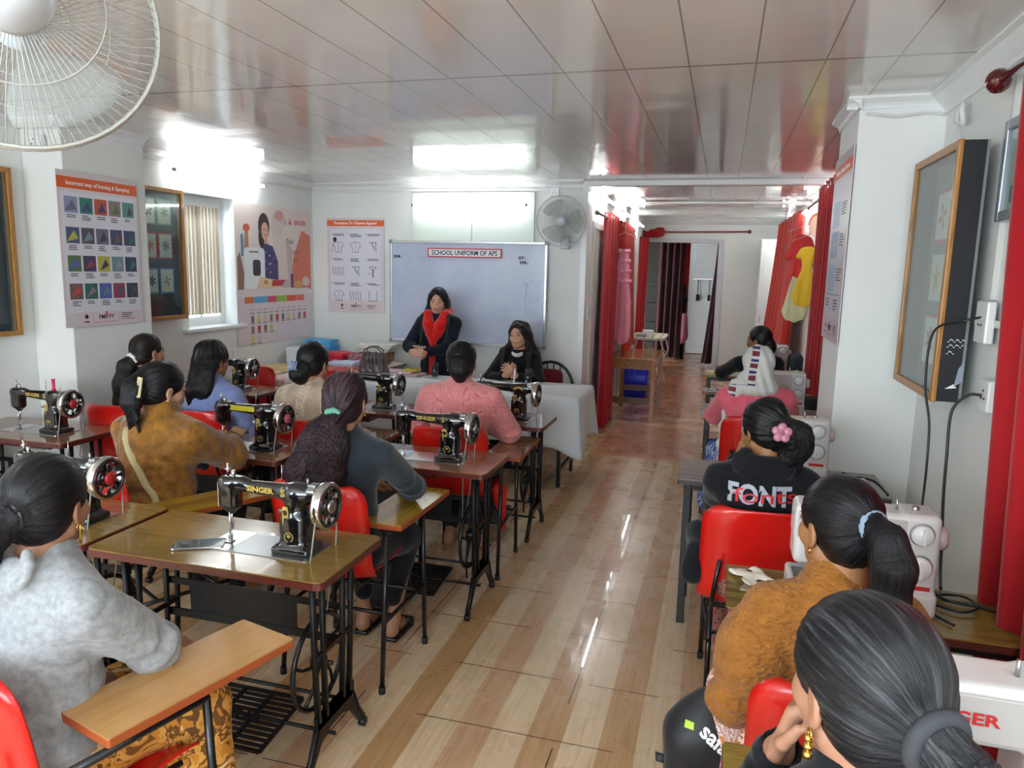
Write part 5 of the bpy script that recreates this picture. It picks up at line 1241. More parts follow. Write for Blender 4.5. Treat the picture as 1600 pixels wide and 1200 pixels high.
# speakers' chairs
M_redcu = plain('dark_red_cushion', '7d1420', .7)
for x, y, rz, lb in ((-1.60, 6.86, R_(180), 'black metal chair with a red back under the seated speaker'), (-2.20, 6.93, R_(178), 'empty black metal chair with a red back beside the standing speaker')):
    c = thing('metal_chair', lb, 'chair', (x, y, 0), rz, 'metal chairs')
    m = MB(); arc = [(-.21, -.20, .47)] + [(.23 * math.cos(a), -.22 - .03 * math.sin(a), .60 + .25 * math.sin(a)) for a in [PI - PI * k / 12 for k in range(13)]] + [(.21, -.20, .47)]
    m.tube(arc, .014, 8); 
    for s_ in (-1, 1): m.tube([(s_ * .21, -.20, .47), (s_ * .20, -.22, 0)], .012, 8).tube([(s_ * .19, .18, .44), (s_ * .20, .22, 0)], .012, 8)
    for q in (-.10, -.033, .033, .10): m.tube([(q, -.215, .46), (q, -.235, .60 + .25 * math.sqrt(max(0, 1 - (q / .23) ** 2)))], .006, 6)
    m.build('frame', M_black, c)
    MB().prism(rrect(-.20, -.19, .20, .20, .05), .05, base=.425).build('seat_cushion', M_redcu, c, bevel=.012)
    MB().prism(rrect(-.13, .50, .13, .78, .06), .03, 'Y', base=-.235).build('back_cushion', M_redcu, c, bevel=.008)
# ------------------------------------------------------------------ passage furniture
T_pt = wood('polished_teak', 'a5713a', '86551f', 1, .2, .5, .8, 1)
bt2 = thing('wooden_table', 'brown wooden table in the passage by the first red curtain', 'table', (-.95, 9.05, 0))
MB().b2((-.30, -.50, .735), (.28, .62, .762)).build('tabletop', T_pt, bt2, bevel=.005)
MB().b2((-.26, -.46, .63), (.24, -.44, .735)).b2((-.26, .55, .63), (.24, .57, .735)).b2((.22, -.44, .63), (.24, .55, .735)).b2((-.26, -.44, .63), (-.24, .55, .735)).build('apron', T_pt, bt2)
for x in (-.25, .23):
    for y in (-.44, .56): MB().b2((x - .025, y - .025, 0), (x + .025, y + .025, .735)).build('leg', T_pt, bt2, bevel=.003)
MB().b2((-.225, -.455, .22), (.205, -.425, .29)).b2((-.225, .545, .22), (.205, .575, .29)).b2((.22, -.415, .32), (.24, .535, .38)).build('stretcher', wood('dark_teak', '6a4526', '53331a', 0), bt2)
bn = thing('storage_bin', 'bright blue plastic bin under the wooden table in the passage', 'bin', (-1.10, 10.45, 0))
m = MB(); r0 = rrect(-.15, -.17, .15, .17, .03); r1 = rrect(-.18, -.2, .18, .2, .03); n = len(r0)
m.add([(x, y, 0) for x, y in r0] + [(x, y, .5) for x, y in r1], [(i, (i + 1) % n, n + (i + 1) % n, n + i) for i in range(n)] + [list(range(n))[::-1]], 0, True); m.build('bin_body', plain('blue_plastic', '1a2fd0', .35), bn, solid=.004)
MB().tube([(x, y, .5) for x, y in r1], .008, 6, closed=True).build('rim', plain('blue_plastic', '1a2fd0', .35), bn)
MB().tube([(-.08, -.185, .48), (-.08, -.21, .36), (-.03, -.212, .34), (.0, -.21, .40), (.02, -.185, .48)], .004, 6).build('wire_handle', M_chrome, bn)
s = SDF((-.98, 10.15, .25), (-.8, 10.4, .58), .01).cap((-.91, 10.26, .50), (-.87, 10.26, .33), .02, .035, .02).disp(lambda P: .01 * snoise(P, 60, 2)); tag(s.build('trinket', plain('orange_print', 'c9702f', .7, var=.4)), 'orange patterned pouch hanging beside the blue bin', 'pouch')
st = thing('wire_table', 'small white iron table with a striped cloth by the far doorway', 'table', (-1.03, 11.5, 0))
MB().prism(rrect(-.27, -.5, .24, .5, .12, 5), .02, base=.76).build('tabletop', M_white, st)
for x in (-.22, .19):
    for y in (-.42, .42): MB().tube([(x, y, .76), (x + .06 * (1 if x > 0 else -1), y, .55), (x * .8, y, .3), (x + .04 * (1 if x > 0 else -1), y, 0)], .012, 8).build('leg', M_white, st)
_t = NT('striped_cloth'); _x = _t.sep(_t.obj())[0]; _t.set(col=_t.ramp(_t.m_('FRACT', _t.m_('MULTIPLY', _x, 9.0)), [(0, 'd6cfae'), (.45, 'c9b98f'), (.5, 'a3b5a0'), (.75, 'e0dcc9')], 'CONSTANT'), rough=.8)
o = MB().prism(rrect(-.275, -.51, .245, .51, .12, 5), .012, base=.781).build('striped_cloth', _t.m); o.location = (-1.03, 11.5, 0); tag(o, 'striped cloth on the small white table', 'cloth')
o = MB().box((-1.05, 11.3, .84), (.16, .22, .09), (0, 0, R_(8))).build('paper_box', WPRINT, bevel=.004); tag(o, 'white box on the striped cloth of the small table', 'box')
o = MB().box((-1.13, 11.2, .815), (.14, .22, .04), (0, 0, R_(-8))).build('paper_box', plain('grey_card', 'a8aaa6', .6), bevel=.004); tag(o, 'flat grey box beside the white box on the small table', 'box')
# things on the desks
def phone(loc, rz, label, wd=.075, ln=.155, scr='10161c'):
    p = thing('mobile_phone', label, 'phone', loc, rz); MB().prism(rrect(-wd / 2, -ln / 2, wd / 2, ln / 2, .012), .008).build('phone_body', plain('phone_silver', 'b9b2b2', .2, .8), p, bevel=.002)
    MB().prism(rrect(-wd / 2 + .003, -ln / 2 + .003, wd / 2 - .003, ln / 2 - .003, .010), .0008, base=.008).build('screen', plain('phone_glass', scr, .03, coat=1), p); return p
phone((-1.71, 2.075, .769), R_(-62), 'phone in a silver frame lying on the nearest sewing table', .085, .175, '5f6f74')  # lighter screen colour stands in for a reflection on the glass
phone((-.0, 6.50, .7605), R_(70), 'dark phone on the narrow pale desk')
for i, (x, y, rz, s_, c_, lb) in enumerate(((.155, 2.42, .5, (.10, .13), 'c9c2b4', 'crumpled patterned paper on the striped desk left of the white machine'), (.185, 2.36, -.3, (.12, .12), '9a8a78', 'brown cloth scrap under the patterned paper on the striped desk'))):
    s = SDF((x - .12, y - .12, .75), (x + .12, y + .12, .81), .004).box((x, y, .765 + .009 * (1 - i)), (s_[0] / 2, s_[1] / 2, .0035), .003, Matrix.Rotation(rz, 3, 'Z')).disp(lambda P: (.004 if i == 0 else .0015) * snoise(P, 80, i))
    tag(s.build('cloth_scrap', plain('scrap_' + c_, c_, .7, var=.5 if i == 0 else .1)), lb, 'scrap')
for i, (x, y, c_, lb) in enumerate(((-.0, 7.7, 'd9cfa0', 'open notebook on the farthest desk'), (.03, 7.62, '4a4a3a', 'dark pen case on the farthest desk'))):
    o = MB().box((x, y, .766 + .006 * i), ((.2, .14, .01) if i == 0 else (.12, .03, .02)), (0, 0, .3)).build('notebook' if i == 0 else 'pen_case', plain('nb_' + c_, c_, .6)); tag(o, lb, 'notebook' if i == 0 else 'pen case')
cable('power_cord', [(.62, 3.82, .80), (.66, 3.78, .795), (.74, 3.72, .80), (.78, 3.62, .775), (.785, 3.60, .767)], .006, BC, 'black cord lying on the grey desk behind the white machine', 'cord')
cable('power_cord', [(.70, 2.52, .772), (.72, 2.44, .77), (.80, 2.42, .77), (.88, 2.36, .775), (.90, 2.28, .768)], .005, BC, 'black cord lying across the striped desk under the near curtain', 'cord')
cable('power_cord', [(.68, 2.50, .775), (.66, 2.42, .77), (.74, 2.36, .77), (.80, 2.40, .775), (.78, 2.48, .772), (.70, 2.46, .77), (.66, 2.34, .768), (.70, 2.26, .768)], .004, BC, 'looped black cord on the striped desk beside the wall', 'cord')
soft('glass_bowl', 'clear plastic bag on the grey desk beside the white machine', 'bag', (.66, 3.68, .785), (.05, .05, .02), .015, plain('clear_bag', 'cdbab8', .3, coat=.5), 5, .008, 60, .005)
soft('travel_bag', 'dark navy bag on a chair behind the white machine of the scarfed woman', 'bag', (.74, 6.10, .62), (.14, .16, .2), .1, plain('navy_bag', '10131f', .7), 6, .01, 14, .01)
soft('travel_bag', 'round dark bag standing at the right wall beside the farthest machine', 'bag', (.74, 7.72, .88), (.07, .1, .115), .06, plain('slate_bag', '2f3a46', .7), 7, .008, 18, .01)
# big fan in the top left corner: hangs from a ceiling stem
f2 = make_fan('large wall fan cut off by the top left corner of the photo', zdirM((-1.235, 1.09, 2.175), (-.75, .72, -.05)), tone=plain('fan_cream_wire', 'a9a89f', .4, .2))
Mi = f2.matrix_world.inverted(); d_ = f2.matrix_world.to_3x3() @ Vector((0, 0, 1)); c0 = Vector((-1.235, 1.09, 2.175)) - d_ * .20
o = MB().tube([tuple(c0), tuple(c0 - d_ * .06 + Vector((0, 0, .03))), tuple(c0 - d_ * .08 + Vector((0, 0, .12))), tuple(c0 - d_ * .08 + Vector((0, 0, .42)))], .022, 12).cyl(tuple(c0 - d_ * .08 + Vector((0, 0, .385))), tuple(c0 - d_ * .08 + Vector((0, 0, .43))), .06, 20).build('ceiling_stem', M_fanw, f2); o.data.transform(Mi)
# ------------------------------------------------------------------ people
def skin_mat():
    t = NT('skin'); c = t.n('ShaderNodeAttribute', attribute_name='c_skin').outputs['Color']
    t.set(col=c, rough=.48, sub=.08, spec=.4); t.b.inputs['Subsurface Radius'].default_value = (.012, .005, .003)
    t.bump(t.noise(t.obj(), 180, 2), .12, .001); return t.m
M_skin = skin_mat()
def hair_mat(name, c0, c1, c2, rough=.34, bs=.9):
    t = NT(name); a = t.attr('strand'); n = t.noise(a, 1.0, 4, .65); n2 = t.noise(a, .25, 2, .5)
    f = t.m_('ADD', t.m_('MULTIPLY', n, .7), t.m_('MULTIPLY', n2, .3))
    t.set(col=t.ramp(f, [(.36, c0), (.52, c1), (.72, c2)]), rough=rough, spec=.28); t.bump(n, bs, .004); return t.m  # lightest stop: paler strands with a highlight painted in
H_black = hair_mat('black_hair', '08080a', '0e0e11', '1e1e22'); H_brown = hair_mat('dark_brown_hair', '1a1114', '2b1c21', '5c434b', .45); H_sheen = hair_mat('sheen_streaked_hair', '0d0e10', '1a1b1e', '55555a', .36)  # last of these has grey sheen painted into its streaks
H_wavy = hair_mat('black_brown_hair', '0f0c0d', '1c1615', '4d3a2e', .4)
M_gj = plain('gold_jewellery', 'd9b45a', .2, 1); M_eye = plain('eye_white', 'bdb4ae', .3); M_iris = plain('eye_dark', '1a0f0c', .1)
V3 = lambda *a: np.array(a, float)
def ik(sh, wr, l1, l2, pole):
    sh = V3(*sh); wr = V3(*wr); d = wr - sh; L = np.linalg.norm(d)
    if L > (l1 + l2) * .995: wr = sh + d / L * (l1 + l2) * .995; d = wr - sh; L = np.linalg.norm(d)
    d /= L; a = (l1 * l1 - l2 * l2 + L * L) / (2 * L); h = math.sqrt(max(1e-6, l1 * l1 - a * a)); p = V3(*pole); p = p - d * (p @ d); p /= np.linalg.norm(p)
    return sh + d * a + p * h, wr
def head_prims(s, T, k=.012, fs=1.0):
    """T: 4x4 numpy head frame (y forward, z up)"""
    R3 = T[:3, :3]
    def p(x, y, z): return T[:3, :3] @ V3(x, y, z) + T[:3, 3]
    s.ell(p(0, -.014, .028), (.073, .092, .084), R3, k); s.ell(p(0, .022, -.028), (.060, .066, .082), R3, .03)
    s.ell(p(0, .052, -.084), (.026, .024, .020), R3, .03)
    for q in (-1, 1):
        s.ell(p(q * .036, .052, -.028), (.026, .026, .026), R3, .025)
        s.cap(p(q * .052, .0, -.06), p(q * .02, .06, -.088), .018, .014, .025)
        s.ell(p(q * .030, .100, .006), (.017, .016, .011), R3, .014, sub=True)
        s.ell(p(q * .030, .0795, .005), (.0135, .0115, .0100), R3, .003)
        s.cap(p(q * .016, .086, .021), p(q * .042, .078, .022), .006, .004, .012)
    s.cap(p(0, .084, .012), p(0, .098, -.022), .0060, .0084, .010)
    for q in (-1, 1): s.ell(p(q * .0105, .093, -.028), (.0075, .009, .0065), R3, .006)
    s.ell(p(0, .088, -.053), (.021, .0085, .0052), R3, .005); s.ell(p(0, .0865, -.063), (.0175, .0085, .0058), R3, .005)
    s.cap(p(-.018, .0955, -.058), p(.018, .0955, -.058), .0018, .0018, .002, sub=True)
    s.ell(p(0, .078, -.046), (.03, .02, .03), R3, .02)
    for q in (-1, 1):   # ears
        E = R3 @ np.array(Matrix.Rotation(q * R_(22), 3, 'Z') @ Matrix.Rotation(R_(-12), 3, 'X'))
        s.ell(p(q * .0775, -.008, -.012), (.0085, .019, .031), E, .006); s.ell(p(q * .0765, -.004, -.038), (.007, .010, .012), E, .006)
        s.ell(p(q * .0865, -.004, -.010), (.0055, .011, .020), E, .004, sub=True)
    s.cap(p(0, -.022, -.05), p(0, -.035, -.115), .047, .045, .02)
def hand_prims(s, W, F, N, side, curl=.5, h=.0, thumb=.7, scale=1.0):
    """W wrist, F forward dir, N back-of-hand normal, side +1 right hand"""
    W = V3(*W); F = V3(*F); F /= np.linalg.norm(F); N = V3(*N); N = N - F * (N @ F); N /= np.linalg.norm(N); S = np.cross(F, N) * side   # S towards the thumb side is -S*... (right hand palm down: thumb to the left)
    S = -S; q = scale
    s.box(W + F * .045 * q, (.020 * q + .018 * q, .048 * q, .013 * q), .011, np.stack([S, F, N], 1), .012)
    for i, (off, ln) in enumerate(((-.030, .90), (-.010, 1.0), (.010, .95), (.030, .78))):
        b = W + F * .085 * q - S * off * q; ang = 0; p0 = b
        for j, l in enumerate((.038, .026, .020)):
            ang += curl * (.55 if j == 0 else .8); ang_i = ang + .06 * i
            d = F * math.cos(ang_i) - N * math.sin(ang_i) + S * (-off * 1.2)
            p1 = p0 + d * l * ln * q; r0 = (.0088, .0080, .0074)[j] * q; s.cap(p0, p1, r0, r0 * .93, .003 if j else .008); p0 = p1
    b = W + F * .028 * q + S * .030 * q; d1 = F * .55 + S * .75 - N * .35 * thumb; d1 /= np.linalg.norm(d1); p1 = b + d1 * .036 * q; d2 = F * .85 + S * .30 - N * .5 * thumb; d2 /= np.linalg.norm(d2); p2 = p1 + d2 * .026 * q; p3 = p2 + d2 * .020 * q
    s.cap(b, p1, .013 * q, .0105 * q, .010); s.cap(p1, p2, .0098 * q, .009 * q, .004); s.cap(p2, p3, .009 * q, .008 * q, .003)
class Person:
    def __init__(s, pos, rz, label, headz=1.14, lean=.10, side=0, standing=False, hy=0, hp=0, hr=0, sw=.165, bulk=1.0, skin='a8785a', h=.006, hands=None, arms=None, hipz=.562, headfwd=.03):
        s.root = thing('person', label, 'person', (pos[0], pos[1], 0), rz); s.pos = pos; s.rz = rz; s.h = h; s.sw = sw; s.bulk = bulk; s.skin = L(skin)[:3]
        s.stand = standing
        s.P = V3(0, 0, .80 if standing else hipz)
        Tl = (headz - .150 - s.P[2]) / math.cos(lean); s.T = Tl
        u = V3(side, math.sin(lean), math.cos(lean)); u /= np.linalg.norm(u); s.u = u; s.nb = s.P + u * Tl; s.f = V3(0, math.cos(lean), -math.sin(lean))
        R3 = np.array(Matrix.Rotation(hy, 3, 'Z') @ Matrix.Rotation(hp, 3, 'X') @ Matrix.Rotation(hr, 3, 'Y'))
        s.H = np.eye(4); s.H[:3, :3] = R3; s.H[:3, 3] = s.nb + V3(0, headfwd, .150); s.Hi = np.linalg.inv(s.H)
        s.sh = {q: s.nb + V3(q * sw, 0, 0) - u * .065 + s.f * .005 for q in (-1, 1)}
        s.arm = {}; s.hd = hands or {}
        for q in (-1, 1):
            wr, pole = (arms or {}).get(q, ((q * .20, .30, .70), (q * .6, -.2, -1)))
            s.arm[q] = (s.sh[q],) + ik(s.sh[q], wr, .265, .235, pole)
    def w2l(s, x, y, z):
        c, n = math.cos(-s.rz), math.sin(-s.rz); X, Y = x - s.pos[0], y - s.pos[1]
        return (c * X - n * Y, n * X + c * Y, z)
    def torso(s, S, e=0.0, k=.04, low=.0, belly=1.0):
        b = s.bulk; R3 = np.stack([V3(1, 0, 0), s.f, s.u], 1); P = s.P
        S.ell(P + s.u * (s.T * .74), ((s.sw * .93) * b + e, .098 * b + e, .155 + e), R3, k)
        S.cap(s.sh[-1] * .8 + s.sh[1] * .2, s.sh[1] * .8 + s.sh[-1] * .2, .062 * b + e, .062 * b + e, k)
        S.ell(P + s.u * (s.T * .36) + s.f * .01, (.138 * b + e, .105 * b * belly + e, .17 + e), R3, k)
        S.ell(P + s.u * .02, (.168 * b + e, .125 * b + e, .12 + e), R3, k)
        S.ell(P + s.u * (s.T * .70) + s.f * .075 * b, (.115 * b + e, .050 + e, .07 + e), R3, .05)
        S.cap(s.nb - s.u * .07, s.nb + s.u * .045, (.085 * b + e * .6) if e > 0 else .062, (.058 + e * .4) if e > 0 else .044, .04)
    def arms(s, S, e=0.0, k=.03, wr=True, puff=0):
        for q in (-1, 1):
            a, b, c = s.arm[q]; B = s.bulk
            S.cap(a, b, (.054 + puff) * B + e, (.043 + puff * .9) * B + e, k)
            if puff: S.ell((a + b) / 2, (.07 + puff, .07 + puff, .10 + puff * .5), None, .04)
            S.cap(b, c, (.043 + puff * .6) * B + e, .029 + e * .75, .02)
    def legs(s, S, e=0.0, kn=((-.12, .40, .515), (.12, .40, .515)), an=((-.12, .40, .09), (.12, .40, .09)), k=.03, feet=False, skirt=False):
        if s.stand: kn = ((-.09, .02, .44), (.09, .02, .44)); an = ((-.09, -.02, .08), (.09, -.02, .08))
        for i, q in enumerate((-1, 1)):
            hip = s.P + V3(q * .085, .0, -.02); K = V3(*kn[i]); A = V3(*an[i])
            S.cap(hip, K, .088 * s.bulk + e, .056 + e, k); S.cap(K, A, .055 + e, .036 + e * (1.4 if skirt else 1), .02)
            if feet: S.cap(A - V3(0, .02, .045), A + V3(0, .12, -.062), .030, .024, .02); S.cap(A, A - V3(0, .02, .045), .036, .03, .02)
    def bounds(s, m=.0, legs=True):
        pts = [s.P, s.nb, s.H[:3, 3] + V3(0, 0, .13)] + [v for q in (-1, 1) for v in s.arm[q]]
        if legs: pts += [V3(-.15, .6, 0), V3(.15, -.15, 0)] if not s.stand else [V3(-.15, .2, 0), V3(.15, -.15, 0)]
        p = np.array(pts); lo = p.min(0) - .2 - m; hi = p.max(0) + .2 + m; lo[2] = max(lo[2], -.01); return lo, hi
    def body(s, legs=True, h=None, legkw={}, reach=None, earring=True):
        lo, hi = s.bounds(legs=legs); hi[2] -= .12
        S = SDF(lo, hi, h or s.h); s.torso(S, -.012); s.arms(S, -.006)
        if legs: s.legs(S, -.008, feet=True, **legkw)
        S.cap(s.nb - s.u * .03, s.H[:3, :3] @ V3(0, -.03, -.07) + s.H[:3, 3], .050, .046, .03)
        head_prims(S, s.H)
        for q in (-1, 1):
            a, b, c = s.arm[q]; F, N, cu, th = s.hd.get(q, (c - b, (0, 0, 1), .35, .7)); hand_prims(S, c, F, N, q, cu, thumb=th)
        sk = np.array(s.skin); Hi = s.Hi
        def colf(V):
            p = Hi[:3, :3] @ V + Hi[:3, 3:4]; n = V.shape[1]
            col = np.repeat(sk[:, None], n, 1)
            lip = np.clip(1.3 - np.sqrt((p[0] / .024) ** 2 + ((p[2] + .058) / .0105) ** 2), 0, 1) * (p[1] > .078)
            col = col * (1 - lip * .9) + np.array([[.38], [.07], [.07]]) * lip * .9
            for q in (-1, 1):
                br = np.clip(1.25 - np.sqrt(((p[0] - q * .032) / .020) ** 2 + ((p[2] - .030 + 6 * (np.abs(p[0]) - .032) ** 2) / .0042) ** 2), 0, 1) * (p[1] > .055)
                col = col * (1 - br * .85) + .012 * br * .85
                ey = np.clip(1.35 - np.sqrt(((p[0] - q * .031) / .0130) ** 2 + ((p[2] - .006) / .0062) ** 2), 0, 1) * (p[1] > .06)
                col = col * (1 - ey * .6) + .018 * ey * .6
            return col
        o = S.build('body', M_skin, s.root, {'c_skin': colf})
        for q in (-1, 1):   # eyes
            c = s.H[:3, :3] @ V3(q * .0300, .0865, .005) + s.H[:3, 3]; Mx = Matrix.Translation(c) @ Matrix(s.H[:3, :3].tolist()).to_4x4() @ Matrix.Diagonal((.0100, .0060, .0046, 1))
            MB().lathe([(.001, -1), (.6, -.8), (.95, -.3), (.95, .3), (.6, .8), (.001, 1)], n=14, M=Mx).build('eye', M_eye, s.root)
            c2 = s.H[:3, :3] @ V3(q * .0300 + .0, .0918, .005) + s.H[:3, 3]; MB().lathe([(.001, -.0052), (.0036, -.0036), (.0052, 0), (.0036, .0036), (.001, .0052)], n=12, M=Matrix.Translation(c2) @ Matrix(s.H[:3, :3].tolist()).to_4x4() @ Matrix.Diagonal((1, .35, 1, 1))).build('iris', M_iris, s.root)
        if earring:
            for q in (-1, 1):
                c = s.H[:3, :3] @ V3(q * .083, -.006, -.053) + s.H[:3, 3]
                MB().tube([tuple(c + V3(0, .007 * math.cos(a), .007 * math.sin(a))) for a in [2 * PI * k / 12 for k in range(12)]], .0018, 5, closed=True).build('earring', M_gj, s.root)
        return o
    def top(s, mat, e=.012, folds=.006, h=None, puff=0, cuff=True, name='sweater', collar=0, hem=.0, arms=True, hood=False, attrs=None, freq=14, label=None, neck=.092):
        lo, hi = s.bounds(legs=False); lo[2] = max(s.P[2] - .16, .02); S = SDF(lo, hi, h or s.h); s.torso(S, e)
        if arms: s.arms(S, e, puff=puff)
        if puff:
            for q in (-1, 1): a, b, c = s.arm[q]; S.ell(a + (b - a) * .45, (.072 + puff, .072 + puff, .11 + puff), None, .05)
        if collar: S.cap(s.nb, s.nb + s.u * collar + s.f * .005, .066 + e, .062 + e, .02)
        if hood:
            c = s.nb - s.f * .075 - s.u * .015; S.ell(c, (.115, .050, .075), np.stack([V3(1, 0, 0), s.f, s.u], 1), .010)
            S.chain([c + V3(.112 * math.cos(a), 0, 0) + s.f * (.020 * math.sin(a) - .012) + s.u * (.055 * math.sin(a) + .035) for a in [2 * PI * k / 16 for k in range(17)]], [.017] * 17, .008); S.cap(s.nb + V3(-.10, .03, -.01), s.nb + V3(-.06, -.08, .03), .030, .035, .03); S.cap(s.nb + V3(.10, .03, -.01), s.nb + V3(.06, -.08, .03), .030, .035, .03)
            S.ell(s.nb - s.f * .05 + s.u * .085, (.06, .05, .045), None, .02, sub=True)
        # neck opening
        nk = s.nb + s.u * (neck + collar * .8); S.ell(nk + s.f * .012, (.062, .060, .034), np.stack([V3(1, 0, 0), s.f, s.u], 1), .006, sub=True)
        arm = s.arm
        def fold(P):
            Q = [P[0] + .02 * snoise(P, 12, 21, 4), P[1], P[2] * .75 + P[0] * .25]
            d = folds * .55 * snoise(P, freq * .6, 5) + folds * .9 * np.maximum(0, 1 - 1.3 * np.abs(snoise(Q, freq, 9, 5))) ** 2 + folds * .45 * np.maximum(0, 1 - 1.5 * np.abs(snoise(Q, freq * 2.4, 12, 5))) ** 2 + folds * .12 * snoise(P, freq * 5, 14, 5)
            for q in (-1, 1):
                a, b, c = arm[q]; dist = np.sqrt((P[0] - b[0]) ** 2 + (P[1] - b[1]) ** 2 + (P[2] - b[2]) ** 2)
                ax = (c - b) / np.linalg.norm(c - b); ax2 = (b - a) / np.linalg.norm(b - a); m = ax + ax2; m /= np.linalg.norm(m)
                t = (P[0] - b[0]) * m[0] + (P[1] - b[1]) * m[1] + (P[2] - b[2]) * m[2]
                d += folds * .9 * np.sin(t * 150 + 2.5 * snoise(P, 20, 2, 3)) * np.exp(-(dist / .085) ** 2)
                w = c; dist = np.sqrt((P[0] - w[0]) ** 2 + (P[1] - w[1]) ** 2 + (P[2] - w[2]) ** 2); t = (P[0] - w[0]) * ax[0] + (P[1] - w[1]) * ax[1] + (P[2] - w[2]) * ax[2]
                d += folds * .6 * np.sin(t * 170 + snoise(P, 30, 3, 3)) * np.exp(-(dist / .06) ** 2)
            # drag lines towards the waist
            w = s.P + s.u * .1; d += folds * .7 * np.sin(P[2] * 75 + 3 * snoise(P, 7, 8, 4)) * np.exp(-((P[2] - w[2]) / .09) ** 2)
            return d
        if folds: S.disp(fold)
        for q in (-1, 1):   # open the cuff so the hand comes out
            a, b, c = s.arm[q]; ax = (c - b) / np.linalg.norm(c - b); S.cap(c + ax * .012, c + ax * .08, .024 + e * .3, .06, .004, sub=True)
        return S.build(name, mat, s.root, attrs, label)
    def trousers(s, mat, e=.006, name='trousers', legkw={}, folds=.006, h=None, skirt=False, label=None):
        lo, hi = s.bounds(legs=True); hi[2] = s.P[2] + .2; S = SDF(lo, hi, h or max(s.h, .008)); s.legs(S, e, skirt=skirt, **legkw)
        S.ell(s.P + V3(0, 0, -.0), (.172 * s.bulk + e, .13 * s.bulk + e, .115), None, .04)
        if skirt: S.box((0, .36, .33), (.17, .09, .24), .08, None, .06)
        S.disp(lambda P: folds * snoise(P, 16, 4) + folds * .5 * snoise(P, 38, 6, 5))
        S.box((0, .42, .0), (.5, .8, .075), .001, None, 0, sub=True)
        return S.build(name, mat, s.root, None, label)
    # ---- hair
    def hp(s, x, y, z): return s.H[:3, :3] @ V3(x, y, z) + s.H[:3, 3]
    def cap_hair(s, S, ears=True, grow=0.0, front=.0, nape=True):
        R3 = s.H[:3, :3]; g = grow
        S.ell(s.hp(0, -.018, .032), (.081 + g, .100 + g, .091 + g), R3, .01)
        if nape: S.ell(s.hp(0, -.047, -.022), (.069 + g, .060 + g, .072), R3, .03)
        S.ell(s.hp(0, .108 + front, -.047), (.086, .087, .118), R3, .010, sub=True)
        if ears:
            for q in (-1, 1): S.ell(s.hp(q * .090, .010, -.030), (.024, .034, .042), R3, .010, sub=True)
    def strand_f(s, tie, chain=None, rad=None, F=13.0, wave=0.0, wf=40):
        Hi = s.Hi; tp = V3(*tie); ax = tp - V3(0, -.01, .015); ax /= np.linalg.norm(ax); e1 = np.cross(ax, V3(.13, .2, .97)); e1 /= np.linalg.norm(e1); e2 = np.cross(ax, e1)
        ch = [V3(*c) for c in (chain or [])]
        def f(V):
            V = np.asarray(V, float); p = Hi[:3, :3] @ V + Hi[:3, 3:4] - V3(0, -.01, .015)[:, None]; r = np.maximum(np.linalg.norm(p, axis=0), 1e-6)
            c = (ax @ p) / r; th = np.arccos(np.clip(c, -1, 1)); a = e1 @ p; b = e2 @ p; n = np.maximum(np.hypot(a, b), 1e-6)
            out = np.stack([F * a / n, F * b / n, th * 1.2])
            if ch:
                best = np.full(V.shape[1], 9.); tt = np.zeros(V.shape[1]); off = np.zeros((3, V.shape[1])); cum = 0
                for i in range(len(ch) - 1):
                    A, B = ch[i], ch[i + 1]; d = B - A; l = np.linalg.norm(d); t = np.clip(((V - A[:, None]).T @ d) / l ** 2, 0, 1); q = V - A[:, None] - d[:, None] * t; dist = np.linalg.norm(q, axis=0) - (rad[i] + (rad[i + 1] - rad[i]) * t)
                    m = dist < best; best = np.where(m, dist, best); tt = np.where(m, cum + t * l, tt); off = np.where(m, q, off); cum += l
                headd = np.sqrt((p[0] / .088) ** 2 + ((p[1] + .012) / .108) ** 2 + (p[2] / .10) ** 2)
                inT = (best < .012) & (headd > 1.04)
                w_ = wave * np.sin(tt * wf) if wave else 0
                w2 = wave * np.cos(tt * wf * .83 + off[0] * 40) if wave else 0
                out2 = np.stack([off[0] * 330 + w_ * 330 + 50, off[1] * 330 + w2 * 200, tt * 9 + off[2] * 60]); out = np.where(inT, out2, out)
            return out
        return f
    def hair(s, mat, fn, build, h=.004, amp=.0012, big=0.0, name='hair', lo=None, hi=None):
        c = s.H[:3, 3]; lo = c - .15 if lo is None else np.array(lo); hi = c + .16 if hi is None else np.array(hi)
        S = SDF(lo, hi, h); build(S)
        def dsp(P):
            st = fn(np.stack(P)); r = amp * snoise(st, 2.2, 3, 6) + amp * .7 * snoise(st, 5, 4, 5)
            if big: r = r + big * snoise([P[0], P[1], P[2] * .45], 34, 6, 6) + big * .5 * snoise([P[0], P[1], P[2] * .45], 80, 7, 6)
            return r
        S.disp(dsp); return S.build(name, mat, s.root, {'strand': fn})
    def band(s, c, ax, r, t, mat, name='hair_tie', rough=0):
        ax = V3(*ax); ax /= np.linalg.norm(ax); e1 = np.cross(ax, V3(.1, .3, .9)); e1 /= np.linalg.norm(e1); e2 = np.cross(ax, e1); pts = []
        for k in range(28):
            a = 2 * PI * k / 28; rr = r * (1 + rough * math.sin(a * 7)); pts.append(tuple(V3(*c) + e1 * rr * math.cos(a) + e2 * rr * math.sin(a) + ax * rough * t * math.cos(a * 6)))
        return MB().tube(pts, t, 8, closed=True).build(name, mat, s.root)
    def tail(s, S, pts, rs, k=.03): S.chain([V3(*p) for p in pts], rs, k)
